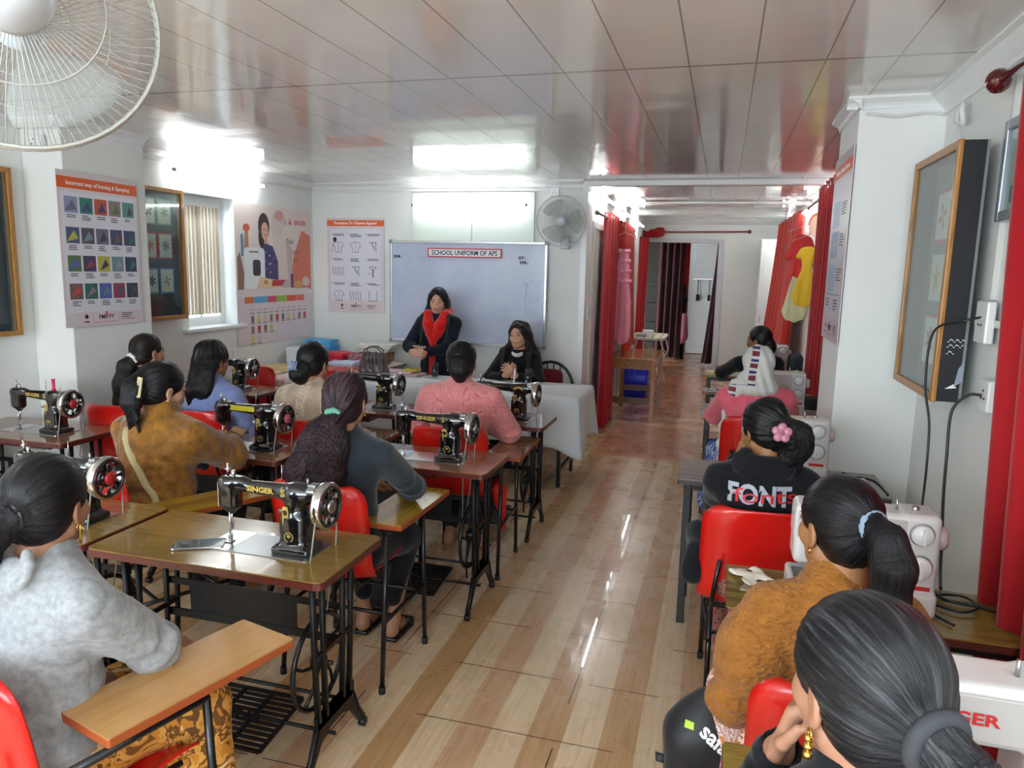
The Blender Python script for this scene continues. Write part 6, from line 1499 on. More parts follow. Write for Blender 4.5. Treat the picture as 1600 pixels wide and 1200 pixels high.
    def pony(s, mat, tie, pts, rs, h=.004, amp=.0012, big=0, wave=0, wf=40, F=13., grow=0, ears=True, bandm=None, br=.018, bt=.007, brough=0, fan=0, front=0):
        """tie in head coords, pts relative to the tie in person coords"""
        t0 = s.hp(*tie); P = [t0] + [t0 + V3(*p) for p in pts]; R = [rs[0]] + list(rs[1:])
        fn = s.strand_f(tie, P, R, F, wave, wf); allp = np.array(P + [s.H[:3, 3] + .12, s.H[:3, 3] - .12]); lo = allp.min(0) - max(rs) - .03; hi = allp.max(0) + max(rs) * 0 + .05
        def b(S):
            s.cap_hair(S, ears, grow, front); base = s.hp(tie[0] * .75, tie[1] * .75, tie[2] * .8); S.cap(base, t0, .045, rs[0], .03); s.tail(S, P, R)
            for k in range(fan):
                rr = random.Random(k * 7 + 1); off = V3(rr.uniform(-1, 1), rr.uniform(-.5, .5), 0) * max(rs) * .8
                S.cap(P[len(P) // 2] + off * .5, P[-1] + off + V3(0, 0, rr.uniform(-.05, .03)), .02, .006, .02)
        o = s.hair(mat, fn, b, h, amp, big, lo=lo, hi=hi)
        if bandm:
            d = s.H[:3, :3] @ (V3(*tie) - V3(0, 0, .01)); s.band(t0 + d / np.linalg.norm(d) * .010, d, br, bt, bandm, rough=brough)
        return o
# ---- fabrics
def knit(name, c1, c2, rough=.85, sc=260, bs=.35, sheen=.3, nz=9):
    t = NT(name); o = t.obj(); n = t.noise(o, nz, 4, .6); t.set(col=t.ramp(n, [(.35, c1), (.65, c2)]), rough=rough, sheen=sheen, spec=.2); t.bump(t.noise(o, sc, 2), bs, .002); return t.m
F_grey = knit('grey_melange', '85888a', '9c9fa0', nz=60)
F_velv = knit('brown_velvet', '6a430e', '946319', .55, 26, 1.0, .35, 16); F_velv.node_tree.nodes['Bump'].inputs['Distance'].default_value = .012
F_blue = knit('periwinkle_cotton', '6f7fae', '8794c2'); F_navy = knit('dark_slate_knit', '1f272e', '2b353d', .8, 300, .2)
F_black = knit('black_cotton', '0d0f12', '181a1f', .85, 300, .2, .15); F_coat = knit('navy_wool_coat', '0c111c', '161c2a', .85, 200, .3, .1)
F_pinkk = knit('coral_knit', 'd3566a', 'e06c7c', .8, 300, .3); F_must = None
t_ = NT('mustard_textured'); _o = t_.obj(); _v = t_.mapv(_o, (1, 1, 1)); _b = t_.n('ShaderNodeTexVoronoi', {'Vector': t_.mapv(_o, (55, 55, 95)), 'Scale': 1.0}, distance='CHEBYCHEV'); t_.set(col=t_.ramp(t_.noise(_o, 20, 3), [(.3, '84500f'), (.7, '9c621a')]), rough=.85, sheen=.1); t_.bump(_b.outputs[0], 1.0, .009); F_must = t_.m
t_ = NT('coral_lace'); _o = t_.obj(); _n = t_.n('ShaderNodeTexNoise', {'Vector': _o, 'Scale': 7.0, 'Detail': 1.0, 'Distortion': 1.8}).outputs[0]; _w = t_.m_('ABSOLUTE', t_.m_('SINE', t_.m_('MULTIPLY', _n, 42.0)))
t_.set(col=t_.ramp(_w, [(.0, 'b8585a'), (.22, 'cf7375'), (.5, 'dd8a88')]), rough=.85, sheen=.3); t_.bump(_w, .5, .004); F_lace = t_.m
t_ = NT('beige_pattern'); _o = t_.obj(); _x, _y, _z = t_.sep(_o)[:3]
_st = t_.m_('LESS_THAN', t_.m_('ABSOLUTE', t_.m_('SUBTRACT', t_.m_('FRACT', t_.m_('ADD', t_.m_('MULTIPLY', _x, 6.5), .45)), .5)), .2)
_vv = t_.n('ShaderNodeTexVoronoi', {'Vector': _o, 'Scale': 55.0}, feature='DISTANCE_TO_EDGE').outputs[0]; _m = t_.m_('MULTIPLY', _st, t_.m_('LESS_THAN', _vv, .10))
t_.set(col=t_.mix(t_.m_('MULTIPLY', _m, .8), t_.ramp(t_.noise(_o, 14, 3), [(.3, 'a8957f'), (.7, 'c0ad97')]), L('dfd0b8')), rough=.85, sheen=.2); t_.bump(t_.noise(_o, 200, 2), .3, .002); F_beige = t_.m
def floral(name, cols, sc=26):
    t = NT(name); o = t.obj(); n = t.n('ShaderNodeTexNoise', {'Vector': o, 'Scale': float(sc), 'Detail': 2.0, 'Distortion': 1.3}).outputs[0]
    k = len(cols); t.set(col=t.ramp(n, [(.30 + .36 * i / (k - 1), c) for i, c in enumerate(cols)], 'CONSTANT'), rough=.85); return t.m
F_flor = floral('mustard_floral', ['7a4a1a', 'c98a2a', 'd9a24a', '6f4a20', 'c9862e', 'dcc49a'], 14); F_flor2 = floral('orange_white_floral', ['c9814a', 'e0d4cc', 'b86a3a', 'e3d9d3', 'b25a78', 'dcd0c9'], 20); F_bluesk = floral('blue_printed_cotton', ['1d3f8f', '2c59b0', 'b9c6dd', '234a9c', '2c59b0'], 14)
K_blk = plain('sandal_black', '111113', .35); SCR = plain('white_scrunchie', 'dfe0e2', .8)
def sandals(p, an, strap=True, M=None):
    for a in an:
        c = V3(*a); sh = MB().prism([(c[0] + x, c[1] + y) for x, y in ((-.035, -.07), (.035, -.07), (.042, .03), (.045, .12), (.02, .175), (-.02, .175), (-.045, .12), (-.038, .03))], .018, base=.0)
        o = sh.build('sandal', K_blk, p.root, bevel=.004)
        MB().tube([(c[0] - .042, c[1] + .10, .015), (c[0] - .03, c[1] + .095, .048), (c[0] + .03, c[1] + .095, .048), (c[0] + .042, c[1] + .10, .015)], .012, 8, flat=(1.8, .45)).build('sandal_strap', K_blk, o); MB().tube([(c[0] - .036, c[1] - .03, .02), (c[0] - .03, c[1] - .02, .075), (c[0] + .03, c[1] - .02, .075), (c[0] + .036, c[1] - .03, .02)], .007, 8).build('sandal_strap', K_blk, o)

# 1 grey hoodie, bottom left
p = Person((-1.60, 1.36), R_(-15), 'woman in a light grey hooded top with long dark ponytail, bottom left corner', headz=1.155, lean=.12, hy=R_(26), hp=R_(-4), sw=.170, bulk=1.03, skin='9a6f55', h=.0055)
pw = lambda x, y, z: p.w2l(x, y, z)
bpy.data.objects.remove(p.root); p = Person((-1.585, 1.29), R_(-15), 'woman in a light grey hooded top with long dark ponytail, bottom left corner', headz=1.155, lean=.12, hy=R_(26), hp=R_(-4), sw=.170, bulk=1.08, skin='9a6f55', h=.0055, arms={1: (pw(-1.60, 1.66, .755), (1, .3, -.5)), -1: ((-.05, .36, .66), (-1, -.1, -.6))})
p.body(legs=True); p.top(F_grey, e=.020, folds=.009, name='hooded_top', hood=True, collar=.01)
p.trousers(F_flor, e=.006, name='floral_trousers', skirt=True, legkw=dict(kn=((-.13, .38, .50), (.13, .40, .50)), an=((-.15, .42, .1), (.15, .44, .1))))
p.pony(H_black, (-.01, -.108, -.005), [(-.02, -.05, -.03), (-.05, -.075, -.12), (-.07, -.06, -.26), (-.06, -.05, -.42)], [.030, .045, .052, .045, .018], h=.004, amp=.0011, wave=.0, grow=.006, bandm=K_blk, br=.036, bt=.008)
MB().tube([tuple(p.hp(.083, -.004, -.045 - .012 * k)) for k in range(5)], .0022, 6).build('drop_earring', M_gj, p.root)
# 2 brown velvet jacket
pos = (-2.49, 2.72); rz = R_(-3)
class _T: pass
def w2(pos, rz, *v):
    c, n = math.cos(-rz), math.sin(-rz); X, Y = v[0] - pos[0], v[1] - pos[1]; return (c * X - n * Y, n * X + c * Y, v[2])
p = Person(pos, rz, 'woman in a fuzzy brown jacket, pale clip in her black hair', headz=1.165, lean=.16, hy=R_(-20), hp=R_(-10), sw=.184, bulk=1.16, skin='b98d70',
           arms={1: (w2(pos, rz, -2.40, 3.20, .845), (.9, -.3, -.6)), -1: (w2(pos, rz, -2.62, 3.30, .82), (-.8, -.3, -.6))}, hands={1: ((-.25, .9, .35), (.3, -.2, 1), .5, .7), -1: ((.5, .8, .1), (0, 0, 1), .6, .7)})
p.body(); p.top(F_velv, e=.028, folds=.011, name='velvet_jacket', collar=.045, freq=15)
p.trousers(F_black)
t0 = (.0, -.112, .012)
p.pony(H_black, t0, [(.0, -.035, -.02), (.0, -.05, -.08), (.01, -.045, -.16)], [.042, .045, .040, .012], h=.0045, amp=.0012, big=.002, grow=.006, fan=10)
bpy.context.view_layer.update(); gh = [c for c in bpy.data.objects if c.parent == p.root and c.name.split('.')[0] == 'hair'][0]; o_ = p.hp(.022, -.10, .01); d_ = Vector((-.45, 1, 0)).normalized(); ok_, c, n_, _ = gh.ray_cast(Vector(o_) - d_ * .4, d_); Mx = Matrix.Translation(c - d_ * .006) @ Matrix(p.H[:3, :3].tolist()).to_4x4()
CL = plain('cream_clip', 'd9d3a8', .3); m = MB(); 
for x0, z0, x1, z1 in ((-.016, -.045, -.008, .045), (.008, -.045, .016, .045), (-.008, .037, .008, .045), (-.008, -.045, .008, -.037)): m.box(((x0 + x1) / 2, 0, (z0 + z1) / 2), (x1 - x0, .008, z1 - z0), M=Mx)
m.build('hair_clip', CL, p.root)
a = p.sh[-1]; b_ = p.P
ST = plain('cream_strap', 'b5a67a', .6)
def on_back(p, pts, e, r=.012, mat=ST, name='bag_strap'):
    """strap following the back: points as (x, fraction up the torso); depth found on the torso ellipsoids"""
    out = []
    for x, t in pts:
        yb = 0
        for cc, rr in ((.74, (p.sw * .93 * p.bulk + e, .098 * p.bulk + e, .155 + e)), (.36, (.138 * p.bulk + e, .105 * p.bulk + e, .17 + e)), (.02, (.168 * p.bulk + e, .125 * p.bulk + e, .12 + e))):
            dz = (t - cc) * p.T; q = 1 - (x / rr[0]) ** 2 - (dz / rr[2]) ** 2
            if q > 0: yb = max(yb, rr[1] * math.sqrt(q))
        out.append(tuple(p.P + p.u * (p.T * t) - p.f * (yb + .008) + V3(x, 0, 0)))
    return MB().tube(out, r, 8, flat=(1.3, .45)).build(name, mat, p.root)
bpy.context.view_layer.update()
def snap(obj, o, d):
    o = Vector(o); d = Vector(d).normalized(); ok, loc, n, _ = obj.ray_cast(o - d * .6, d); return (loc if ok else o) - d * .004
def part_of(p, nm): return [c for c in bpy.data.objects if c.parent == p.root and c.name.split('.')[0] == nm][0]
gj = part_of(p, 'velvet_jacket'); MB().tube([tuple(snap(gj, p.P + p.u * (p.T * t) + V3(x, 0, 0), (0, 1, 0))) for x, t in ((-.075, .97), (-.06, .88), (-.03, .77), (.0, .67), (.035, .56), (.07, .45), (.105, .34), (.135, .23), (.155, .12))], .013, 8, flat=(1.3, .4)).build('bag_strap', ST, p.root)
# 3 back left, ponytail with white scrunchie
p = Person((-3.60, 3.88), R_(-12), 'woman by the left pillar, brown ponytail tied with a white scrunchie', headz=1.165, hy=R_(-4), sw=.155, skin='b07f60', h=.008)
p.body(legs=False, h=.008); p.top(F_black, e=.012, folds=.005); p.trousers(F_black)
p.pony(H_wavy, (.0, -.105, -.035), [(-.02, -.035, -.05), (-.05, -.05, -.16), (-.075, -.05, -.28), (-.08, -.04, -.36)], [.028, .045, .055, .045, .015], h=.006, amp=.0015, big=.004, wave=.012, wf=45, bandm=SCR, br=.032, bt=.012, brough=.1, fan=8)
# 4 periwinkle top
p = Person((-3.05, 3.82), R_(-6), 'woman in a periwinkle blue top with loose wavy black hair', headz=1.15, hy=R_(-6), hp=R_(-6), sw=.172, bulk=1.05, skin='a5775a', h=.007)
p.body(legs=False, h=.007); p.top(F_blue, e=.014, folds=.006); p.trousers(F_black)
def long_hair(p, mat, length=.30, width=.105, wave=.01, wf=45, h=.0055, big=.003, grow=.004, side=0., amp=.0013, ears=False, frontlock=False, thick=.036, spread=0.0, n=5, wv=.0):
    fnh = p.strand_f((0, -.02, .115), None, None, 14); c0 = p.H[:3, 3]
    def fn(V):
        V = np.asarray(V, float); a = fnh(V); zz = V[2] - c0[2]; m = zz < -.02
        b = np.stack([V[0] * 300 + wave * 300 * np.sin(V[2] * wf + V[0] * 20), V[1] * 300 + wave * 200 * np.cos(V[2] * wf * .8 + V[0] * 30), V[2] * 10]); w_ = np.clip((-zz - .0) / .05, 0, 1)
        return a * (1 - w_) + b * w_
    def b(S):
        p.cap_hair(S, ears, grow)
        if frontlock: S.ell(p.hp(.008, .115, .045), (.052, .062, .050), p.H[:3, :3], .02, sub=True); S.cap(p.hp(.012, .02, .130), p.hp(.012, .085, .098), .006, .008, .01, sub=True)
        for i in range(n):
            u = (i / (n - 1) - .5) * 2; a = p.hp(u * .070, -.055 - .030 * (1 - u * u), -.02); e1 = a + V3(u * (width - .07) + side * .3, -.022 - spread, -.5 * length); e2 = V3(a[0] + u * (width - .07) * 1.3 + side, a[1] + .0 - spread, a[2] - length * (1 - .12 * abs(u) + .05 * math.sin(i * 2.3)))
            S.cap(p.hp(u * .066, -.02 - .04 * (1 - u * u), .03), a, thick * .8, thick, .03); S.cap(a, e1, thick, thick * .95, .03); S.cap(e1, e2, thick * .95, thick * .35, .03)
        if frontlock:
            for q in (-1, 1):
                a = p.hp(q * .076, .0, .045); b1 = p.hp(q * .094, -.005, -.09); b2 = p.nb + V3(q * .122, .070, -.01); b3 = p.nb + V3(q * .128, .150, -.12 - length * .40)
                S.cap(a, b1, .012, .022, .02); S.cap(b1, b2, .024, .038, .02); S.cap(b2, b3, .038, .020, .02)
    lo = c0 - V3(.24, .24, length + .20); hi = c0 + V3(.24, .24, .17)
    return p.hair(mat, fn, b, h, amp, big, lo=lo, hi=hi)
long_hair(p, H_black, .32, .078, .014, 40, side=-.03, spread=.035, thick=.03, big=.006, amp=.002)
# 5 beige top, low bun with a glassy claw clip
p = Person((-2.36, 3.86), R_(-5), 'woman in a beige patterned top, black low bun with a claw clip', headz=1.165, hy=R_(0), hp=R_(-8), sw=.180, bulk=1.10, skin='a87a5c', h=.007)
p.body(legs=False, h=.007); p.top(F_beige, e=.016, folds=.004); p.trousers(F_black)
p.pony(H_black, (-.01, -.105, -.045), [(-.01, -.02, -.03), (.0, -.01, -.06)], [.045, .048, .030], h=.005, amp=.0012, grow=.008)
m = MB(); c = p.hp(-.03, -.135, -.03)
for k in range(5): m.tube([(c[0] + .012 * (k - 2), c[1] - .02, c[2] + .035), (c[0] + .014 * (k - 2), c[1] - .045, c[2]), (c[0] + .012 * (k - 2), c[1] - .02, c[2] - .035)], .0045, 6)
m.build('claw_clip', plain('clear_blue_clip', '8f9fc4', .1, coat=1), p.root)
# 6 dark slate top, long curly ponytail with green scrunchie
pos = (-1.52, 2.72); rz = R_(0)
p = Person(pos, rz, 'woman in a dark slate top, long curly ponytail with a green tie', headz=1.175, lean=.10, hy=R_(8), hp=R_(-4), sw=.172, bulk=1.08, skin='a5775a', h=.006,
           arms={1: ((.12, .42, .735), (1, -.35, -.55)), -1: ((-.10, .40, .72), (-1, -.3, -.6))})
kn = ((-.11, .36, .49), (.15, .38, .48)); an = ((-.05, .32, .09), (.11, .30, .09))
p.body(legkw=dict(kn=kn, an=an)); p.top(F_navy, e=.010, folds=.005); p.trousers(F_black, legkw=dict(kn=kn, an=((-.05, .32, .20), (.11, .30, .20)))); sandals(p, [(-.05, .34), (.11, .32)])
p.pony(H_brown, (-.01, -.104, -.050), [(-.005, -.030, -.035), (-.03, -.05, -.12), (-.06, -.055, -.24), (-.08, -.055, -.34)], [.027, .040, .100, .120, .085], h=.0045, amp=.003, big=.008, wave=.02, wf=70, grow=.006, bandm=plain('green_scrunchie', '5f9f86', .8), br=.034, bt=.013, brough=.08, fan=14)
# 7 coral lace cardigan
p = Person((-1.475, 4.06), R_(3), 'woman in a coral pink lace cardigan with a short dark updo', headz=1.195, lean=.10, hy=R_(10), hp=R_(-6), sw=.188, bulk=1.18, skin='9c6e52', h=.007,
           arms={1: ((.12, .33, .745), (1, -.3, -.6)), -1: ((-.12, .32, .75), (-1, -.3, -.6))})
an = ((-.07, .10, .10), (.12, .18, .08)); p.body(legkw=dict(kn=((-.1, .36, .5), (.13, .38, .5)), an=an)); p.top(F_lace, e=.018, folds=.005, name='lace_cardigan')
p.trousers(F_black, legkw=dict(kn=((-.1, .36, .5), (.13, .38, .5)), an=((-.07, .14, .16), (.12, .2, .16))))
p.pony(H_black, (.0, -.095, -.02), [(.0, -.01, -.03), (.0, .0, -.07)], [.052, .050, .035], h=.005, amp=.0012, grow=.010, big=.001)
MB().tube([(p.hp(-.02 + .02 * k, -.125 + .01 * k, .045))for k in range(3)], .006, 6).build('hair_pin', plain('plum_clip', '4a2436', .3), p.root)
s_ = SDF((-1.35, 3.85, .18), (-1.05, 4.2, .5), .01).cap((-1.20, 4.03, .45), (-1.16, 4.02, .24), .05, .012, .02).disp(lambda P: .006 * np.sin(P[0] * 120) + .004 * snoise(P, 30, 2)); tag(s_.build('scarf', REDF), 'red cloth end hanging beside the seat of the woman in pink lace', 'scarf')
# 8 standing speaker
pos = (-2.60, 6.62); rz = R_(182)
p = Person(pos, rz, 'standing woman in a black coat with a bright red scarf, hands clasped, speaking', headz=1.44, lean=.03, standing=True, hy=R_(9), hp=R_(-12), hr=R_(-3), sw=.158, bulk=1.0, skin='cfa084', h=.005,
           arms={1: ((.09, .30, .96), (1, -.3, -.5)), -1: ((.045, .285, .965), (-1, -.2, -.6))}, hands={1: ((-.35, .75, .12), (.8, .3, .5), .75, .4), -1: ((.65, .65, .1), (-.7, .5, .6), .8, .4)})
p.body(earring=False); p.top(F_coat, e=.020, folds=.003, name='coat', cuff=True, collar=0)
S = SDF((-.3, -.3, .3), (.3, .3, .95), .01); S.cap((0, 0, .85), (0, 0, .45), .165, .20, .05).disp(lambda P: .004 * np.sin(P[0] * 60)); S.build('coat_skirt', F_coat, p.root)
S = SDF((-.25, -.2, 0), (.25, .3, .6), .01); p.legs(S, .005, feet=True); S.build('trousers', F_black, p.root)
REDS = knit('red_wool_scarf', 'c4100f', 'e01a14', .9, 120, .6, .4)
S = SDF((-.22, -.2, .55), (.22, .35, 1.42), .006); nb = p.nb; f = V3(0, 1, 0)
S.chain([nb + V3(-.02, -.075, .05), nb + V3(-.085, -.03, .045), nb + V3(-.088, .055, .01), nb + V3(-.058, .115, -.075), nb + V3(-.030, .138, -.155), nb + V3(.005, .150, -.22)], [.036, .042, .052, .058, .052, .034], .012)
S.chain([nb + V3(.02, -.075, .05), nb + V3(.085, -.03, .045), nb + V3(.088, .055, .01), nb + V3(.058, .115, -.075), nb + V3(.030, .138, -.155), nb + V3(.005, .150, -.22)], [.036, .042, .052, .058, .052, .034], .012)
S.chain([nb + V3(.0, .150, -.20), nb + V3(.008, .148, -.36), nb + V3(.01, .165, -.58), nb + V3(.012, .19, -.70)], [.028, .026, .032, .034], .02)
S.disp(lambda P: .0025 * snoise(P, 60, 3) + .0015 * snoise(P, 160, 4)); S.build('scarf', REDS, p.root)
for q in (-1, 1):
    a, b, c = p.arm[q]; ax = (c - b) / np.linalg.norm(c - b); MB().tube([tuple(c - ax * .03), tuple(c + ax * .018)], [.040, .040], 16, cap=False).build('red_cuff', REDS, p.root)
long_hair(p, H_black, .34, .10, .002, 20, h=.005, big=.0, grow=.006, amp=.0010, frontlock=True, thick=.036)
# 9 seated speaker
pos = (-1.76, 6.60); rz = R_(178)
p = Person(pos, rz, 'seated woman in black with long wavy hair, clasped hands on the white table', headz=1.16, lean=.22, hy=R_(-8), hp=R_(-2), hr=R_(2), sw=.148, bulk=.98, skin='c9987c', h=.005,
           arms={1: ((.04, .36, .815), (1, -.1, -.6)), -1: ((-.04, .36, .815), (-1, -.1, -.6))}, hands={1: ((-.45, .5, .6), (.7, .5, -.1), .75, .4), -1: ((.45, .5, .6), (-.7, .5, -.1), .75, .4)})
p.body(legs=False, h=.005, earring=False); p.top(F_black, e=.014, folds=.005, neck=.05); p.trousers(F_black)
S = SDF((-.15, -.1, .85), (.15, .3, 1.15), .006); S.ell(p.nb + V3(0, .045, -.02), (.062, .055, .045), None, .02); S.ell(p.nb + V3(0, .07, .035), (.052, .06, .05), None, .01, sub=True); S.build('white_collar', plain('white_cotton', 'dcdcdc', .7), p.root)
long_hair(p, H_wavy, .34, .135, .016, 55, h=.0055, big=.007, grow=.010, amp=.002, frontlock=True, thick=.042, spread=.0)
for q in (-1, 1):
    c = p.hp(q * .031, .101, .004); MB().tube([tuple(c + p.H[:3, :3] @ V3(.019 * math.cos(a), 0, .015 * math.sin(a))) for a in [2 * PI * k / 20 for k in range(20)]], .0008, 5, closed=True).build('spectacle_rim', plain('thin_gold_rim', 'b08f6a', .3, .9), p.root)

# right row -----------------------------------------------------------
# 10 farthest
p = Person((.36, 6.98), R_(10), 'farthest seated woman, in a black jacket, in profile with hair tied back', headz=1.165, lean=.16, hy=R_(58), sw=.165, skin='8f6248', h=.008, arms={-1: ((-.24, .50, .77), (-1, -.5, -.3)), 1: ((.1, .45, .77), (1, -.2, -.6))})
p.body(legs=False, h=.007); p.top(F_black, e=.018, folds=.006, collar=.02); p.trousers(F_black)
p.pony(H_black, (.0, -.105, -.03), [(.01, -.02, -.03), (.02, -.02, -.08)], [.040, .042, .02], h=.006, grow=.008, bandm=SCR, br=.022, bt=.006)
# 11 scarf over head
pos = (.255, 4.93); rz = R_(4)
p = Person(pos, rz, 'woman in a pink top with a white printed scarf over her head', headz=1.165, lean=.14, hy=R_(25), hp=R_(-10), sw=.180, bulk=1.14, skin='8f6248', h=.007, arms={-1: ((-.10, .45, .77), (-1, -.3, -.45)), 1: ((.12, .45, .77), (1, -.3, -.5))})
kn = ((-.18, .42, .50), (.12, .42, .5)); an = ((-.24, .46, .08), (.0, .45, .08)); p.body(legkw=dict(kn=kn, an=an), h=.008); p.top(F_pinkk, e=.018, folds=.005); p.trousers(F_bluesk, e=.03, name='blue_trousers', legkw=dict(kn=kn, an=((-.24, .46, .12), (.0, .45, .12))), skirt=True)
for i, (x, y) in enumerate(((-.24, .50), (0, .50))): s_ = SDF((x - .08, y - .14, -.01), (x + .08, y + .16, .12), .008).cap((x, y - .05, .035), (x, y + .09, .028), .038, .032, .02); s_.build('shoe', plain('slate_shoe', '23253a', .6), p.root)
t_ = NT('white_printed_scarf'); o_ = t_.obj(); a_ = t_.attr('band'); bx, by, bz = t_.sep(a_)[:3]
inb = t_.m_('LESS_THAN', t_.m_('ABSOLUTE', bx), .022); fr = t_.m_('FRACT', t_.m_('MULTIPLY', by, 13.0)); rd = t_.m_('LESS_THAN', t_.m_('ABSOLUTE', t_.m_('SUBTRACT', fr, .28)), .2); bl_ = t_.m_('LESS_THAN', t_.m_('ABSOLUTE', t_.m_('SUBTRACT', fr, .74)), .11)
cc_ = t_.mix(t_.m_('MULTIPLY', inb, rd), L('d0d0c9'), L('7a2a38')); cc_ = t_.mix(t_.m_('MULTIPLY', inb, bl_), cc_, L('2a2a6a')); t_.set(col=cc_, rough=.8, sheen=.2); t_.bump(t_.noise(o_, 200, 2), .25, .002)
S = SDF(p.H[:3, 3] - V3(.34, .22, .75), p.H[:3, 3] + V3(.2, .32, .18), .007); R3 = p.H[:3, :3]
S.ell(p.hp(0, -.016, .030), (.094, .114, .104), R3, .02); S.ell(p.hp(0, -.02, -.07), (.092, .098, .09), R3, .04); S.ell(p.nb + V3(-.01, -.015, .015), (.15, .135, .075), None, .04)
S.ell(p.hp(0, .125, -.03), (.068, .075, .12), R3, .012, sub=True)
S.chain([p.nb + V3(-.05, -.02, .06), p.nb + V3(-.12, -.045, .0), p.nb + V3(-.155, -.03, -.10), p.nb + V3(-.17, .0, -.25), p.nb + V3(-.185, .03, -.40), p.nb + V3(-.18, .05, -.50)], [.07, .055, .045, .04, .038, .034], .03)
S.disp(lambda P: .0045 * np.sin((P[0] * 1.0 + P[2] * .45) * 95 + 2 * snoise(P, 8, 3)) + .002 * snoise(P, 40, 4)); H0 = p.H[:3, 3].copy(); nb0 = p.nb.copy()
def bandf(V):
    V = np.asarray(V, float); zz = V[2] - H0[2]; cx = np.where(zz > -.11, H0[0] - .035 + zz * .12, nb0[0] - .16 + (V[2] - nb0[2]) * .03); return np.stack([V[0] - cx + np.where(V[1] > H0[1] + .03, .2, 0) * (zz > -.1), V[2] * 1.0, V[1]])
S.build('head_scarf', t_.m, p.root, {'band': bandf})
m = MB()
for k in range(12): x = -.215 + .006 * k; m.tube([(p.nb[0] + x, p.nb[1] + .05, p.nb[2] - .49), (p.nb[0] + x - .004, p.nb[1] + .055, p.nb[2] - .60)], .0022, 5)
m.build('scarf_fringe', t_.m, p.root)
# 12 black hooded top
pos = (.20, 2.99); rz = R_(2)
p = Person(pos, rz, 'woman in a black printed hooded top, messy bun held by a pink flower clip', headz=1.135, lean=.17, hy=R_(32), hp=R_(-8), sw=.160, bulk=1.04, skin='96683f', h=.006,
           arms={-1: ((-.085, .20, .975), (-.35, .35, -1)), 1: ((.16, .42, .79), (1, -.2, -.5))}, hands={-1: ((.25, -.1, 1), (-.9, .4, .2), .9, .6)})
kn = ((-.14, .40, .50), (.14, .40, .5)); an = ((-.12, .35, .09), (.12, .35, .09)); p.body(legkw=dict(kn=kn, an=an)); p.top(F_black, e=.020, folds=.006, name='hooded_top', hood=True, collar=.01)
p.trousers(floral('brown_floral', ['4a2f2a', '8a6a5c', 'a8584a', '5a4038', 'b59a88'], 30), e=.02, name='floral_trousers', legkw=dict(kn=kn, an=an))
p.pony(H_black, (.015, -.11, .0), [(.04, -.02, -.01), (.055, -.02, -.05), (.02, -.02, -.11)], [.045, .050, .045, .035], h=.004, amp=.0014, big=.005, grow=.007, fan=16)
bpy.context.view_layer.update(); c = snap(part_of(p, 'hair'), p.hp(-.012, -.12, -.002), (.05, 1, -.1)); c = c - Vector((0, .006, 0)); Mx = zdirM(c, (-.1, -1, .25)) @ Matrix.Scale(1.15, 4); FL = plain('pink_flower_clip', 'b9788a', .35, coat=.3); m = MB()
for k in range(5):
    a = 2 * PI * k / 5 + .3; m.lathe([(.001, 0), (.012, .002), (.0155, .006), (.012, .010), (.001, .011)], (.019 * math.cos(a), .019 * math.sin(a), 0), 'Z', 14, M=Mx)
m.lathe([(.001, .004), (.006, .006), (.006, .014), (.001, .016)], n=10, M=Mx); m.build('flower_clip', FL, p.root)
def back_text(p, s, x, t, size, mat, e, bold=0, sx=1.0, tilt=0):
    cc = p.P + p.u * (p.T * t); 
    cu = bpy.data.curves.new('t', 'FONT'); cu.body = s; cu.size = size; cu.extrude = .0015; cu.align_x = 'CENTER'; cu.align_y = 'CENTER'; cu.offset = bold; cu.resolution_u = 3
    o = bpy.data.objects.new('print', cu); C.objects.link(o); bpy.context.view_layer.update(); me = bpy.data.meshes.new_from_object(o.evaluated_get(bpy.context.evaluated_depsgraph_get())); bpy.data.objects.remove(o); bpy.data.curves.remove(cu)
    gar = [c for c in bpy.data.objects if c.parent == p.root and c.name.startswith('hooded_top')][0]; M = frameM(tuple(cc + V3(x, 0, 0)), (1, 0, tilt), (0, float(p.u[1]), float(p.u[2])))
    for v in me.vertices:
        q = M @ Vector((v.co.x * sx, v.co.y, 0)); ok, loc, nn, _ = gar.ray_cast(Vector((q.x, q.y - .5, q.z)), Vector((0, 1, 0)))
        v.co = (q.x, (loc.y if ok else q.y - .12) - .0012 - e - (.0015 if v.co.z > 0 else 0), q.z)
    me.materials.append(mat); r = bpy.data.objects.new('back_print', me); C.objects.link(r); r.parent = p.root; return r
bpy.context.view_layer.update()
back_text(p, 'FONT', -.015, .79, .105, plain('grey_print', 'a9adb8', .6), .0, .004, .85); back_text(p, 'fonts', .01, .79, .08, REDP, .0025, 0, 1.5, .05)
# 13 mustard textured top
pos = (.31, 1.80); rz = R_(6)
p = Person(pos, rz, 'woman in a mustard puff sleeved top with a sleek black ponytail', headz=1.155, lean=.08, hy=R_(26), hp=R_(-6), sw=.138, bulk=.98, skin='a0714c', h=.005,
           arms={-1: ((-.10, .22, .62), (-.5, -.35, -.8)), 1: ((.10, .24, .62), (.5, -.3, -.8))})
kn = ((-.15, .40, .50), (.14, .40, .5)); p.body(legkw=dict(kn=kn)); p.top(F_must, e=.010, folds=.005, puff=.012, name='puff_sleeve_top', collar=.014)
p.trousers(F_flor2, e=.03, name='floral_trousers', skirt=True, legkw=dict(kn=kn)); 
p.pony(H_black, (.0, -.108, .022), [(.025, -.045, -.015), (.035, -.065, -.07), (.03, -.068, -.16), (.02, -.06, -.27), (.01, -.05, -.34)], [.022, .034, .043, .042, .033, .012], h=.0032, amp=.0007, grow=.004, bandm=plain('blue_grey_band', '7f93a8', .8, bump=.5, bscale=200), br=.032, bt=.009)
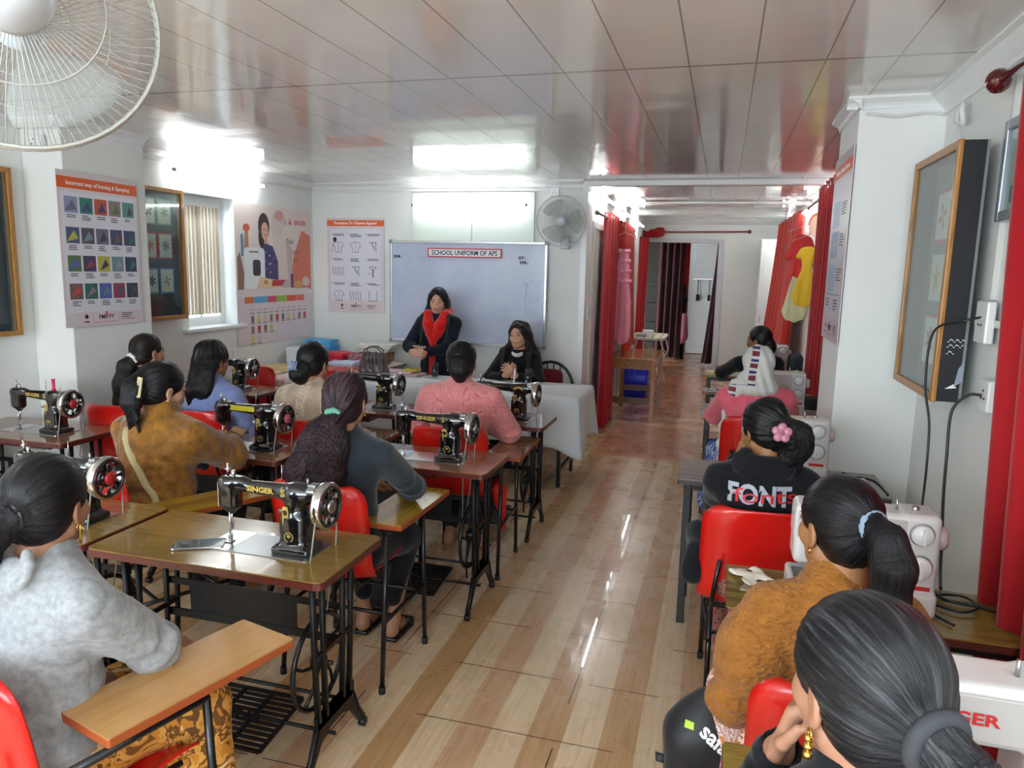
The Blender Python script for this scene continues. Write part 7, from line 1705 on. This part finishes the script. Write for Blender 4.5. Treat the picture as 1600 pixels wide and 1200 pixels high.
# 14 bottom right corner
pos = (.225, .94); rz = R_(8)
p = Person(pos, rz, 'woman with dark tied hair resting her chin on her hand, bottom right corner', headz=1.205, lean=.10, hy=R_(22), hp=R_(-6), sw=.150, bulk=1.0, skin='a87a60', h=.0045,
           arms={-1: ((-.075, .175, 1.03), (-.1, .5, -1)), 1: ((.14, .22, .80), (1, -.3, -.6))}, hands={-1: ((.30, -.05, 1), (-.85, .5, .1), .9, .5)})
p.body(legs=False); p.top(F_black, e=.012, folds=.005); p.trousers(F_black)
p.pony(H_sheen, (.0, -.118, -.012), [(.03, -.035, -.03), (.055, -.06, -.09), (.06, -.065, -.20), (.05, -.06, -.30)], [.026, .034, .042, .040, .015], h=.003, amp=.0009, grow=.008, bandm=plain('dark_grey_band', '35373c', .8), br=.036, bt=.011, F=15)
c = p.hp(-.083, -.004, -.06); m = MB()
for k in range(3): m.lathe([(.001, .006), (.005, .004), (.0065, 0), (.005, -.004), (.001, -.006)], (c[0], c[1], c[2] - .012 * k), 'Z', 10)
m.build('drop_earring', M_gj, p.root)
# 15 figure in the next room
p = Person((-.80, 15.3), R_(60), 'person half hidden behind the maroon curtain of the next room', headz=1.44, lean=.02, standing=True, hy=R_(20), sw=.16, skin='9c7058', h=.012, arms={-1: ((-.12, .32, 1.05), (-1, -.1, -.6)), 1: ((.12, .34, 1.08), (1, -.1, -.6))})
p.body(h=.012, earring=False); p.top(F_black, e=.014, folds=.004)
S = SDF((-.3, -.3, .3), (.3, .3, .95), .015); S.cap((0, 0, .85), (0, 0, .50), .15, .18, .05); S.build('pink_skirt', PNK, p.root); S = SDF((-.25, -.2, 0), (.25, .3, .6), .012); p.legs(S, .01, feet=True); S.build('trousers', F_black, p.root)
long_hair(p, H_black, .12, .085, h=.01, big=0)

# ------------------------------------------------------------------ backpack on the floor
bk = thing('backpack', 'black backpack with white and lime marks standing in the aisle by the mustard woman\'s chair', 'backpack', (.045, 2.20, 0), R_(8))
M_bp = plain('black_nylon', '15171b', .55, bump=.15, bscale=200, sheen=.1)
s_ = SDF((-.2, -.18, -.01), (.2, .18, .6), .007); s_.box((0, 0, .19), (.13, .085, .19), .06).cap((-.01, .0, .36), (-.005, 0, .455), .07, .028, .05).ell((0, 0, .34), (.115, .085, .13), None, .05).box((0, -.075, .13), (.10, .04, .10), .035, None, .03).disp(lambda P: .005 * snoise(P, 14, 3)); B0 = s_.build('bag_body', M_bp, bk)
MB().tube([(.01, -.045, .475), (.06, -.065, .40), (.10, -.07, .30)], .0035, 6).build('grey_zip', plain('grey_zip', '9a9ea3', .5), bk)
for sx in (-1, 1): MB().tube([(sx * .06, .07, .36), (sx * .09, .13, .30), (sx * .09, .14, .15), (sx * .09, .09, .04)], .018, 8, flat=(1.3, .4)).build('shoulder_strap', M_bp, bk)
MB().tube([(-.12, -.01, .24), (-.16, -.01, .25), (-.155, -.01, .235), (-.12, -.01, .225)], .008, 6).build('side_loop', M_bp, bk)
bpy.context.view_layer.update()
def on_surf(gar, me, M, off=.0015):
    for v in me.vertices:
        q = M @ Vector((v.co.x, v.co.y, 0)); n = -(M.to_3x3() @ Vector((0, 0, 1))); ok, loc, nn, _ = gar.ray_cast(q - n * .3, n); base = loc if ok else q; v.co = base - n * (off + (.001 if v.co.z > 0 else 0))
def surf_text(gar, parent, s, size, M, mat, bold=0, name='lettering'):
    cu = bpy.data.curves.new('t', 'FONT'); cu.body = s; cu.size = size; cu.extrude = .001; cu.align_x = 'CENTER'; cu.align_y = 'CENTER'; cu.offset = bold; cu.resolution_u = 3
    o = bpy.data.objects.new('t', cu); C.objects.link(o); bpy.context.view_layer.update(); me = bpy.data.meshes.new_from_object(o.evaluated_get(bpy.context.evaluated_depsgraph_get())); bpy.data.objects.remove(o); bpy.data.curves.remove(cu)
    on_surf(gar, me, M); me.materials.append(mat); r = bpy.data.objects.new(name, me); C.objects.link(r); r.parent = parent; return r
surf_text(B0, bk, 'safari', .062, frameM((.02, -.12, .36), (.78, 0, -.62), (.62, 0, .78)), WPRINT, .0016)
LIME = plain('lime_print', 'b3d92a', .5)
P = Pr(frameM((.02, -.09, .44), (1, 0, 0), (0, 0, 1))); me_ = MB().prism([(-.008, .012), (.012, -.014), (.018, -.002), (.0, .02)], .001).mesh('lime_mark', LIME); on_surf(B0, me_, P.M); o = bpy.data.objects.new('lime_mark', me_); C.objects.link(o); o.parent = bk
me_ = MB().prism([(-.014, -.010), (.012, -.010), (.014, .008), (-.010, .008)], .001).mesh('lime_mark', LIME); on_surf(B0, me_, frameM((-.07, -.1, .40), (1, 0, 0), (0, 0, 1))); o = bpy.data.objects.new('lime_mark', me_); C.objects.link(o); o.parent = bk
soft('jacket', 'black jacket hanging on the left side of the black hooded woman\'s chair', 'jacket', (-.045, 3.0, .60), (.04, .11, .10), .04, F_black, 3, .018, 22)
soft('satchel', 'dark bag on the floor between the left hand chairs', 'bag', (-1.62, 3.35, .11), (.13, .12, .11), .07, M_bp, 3, .01, 16, .009)
soft('satchel', 'navy bag on the floor right of the backpack', 'bag', (.17, 2.42, .16), (.09, .10, .16), .06, plain('navy_bag', '10131f', .7), 4, .01, 16, .009)
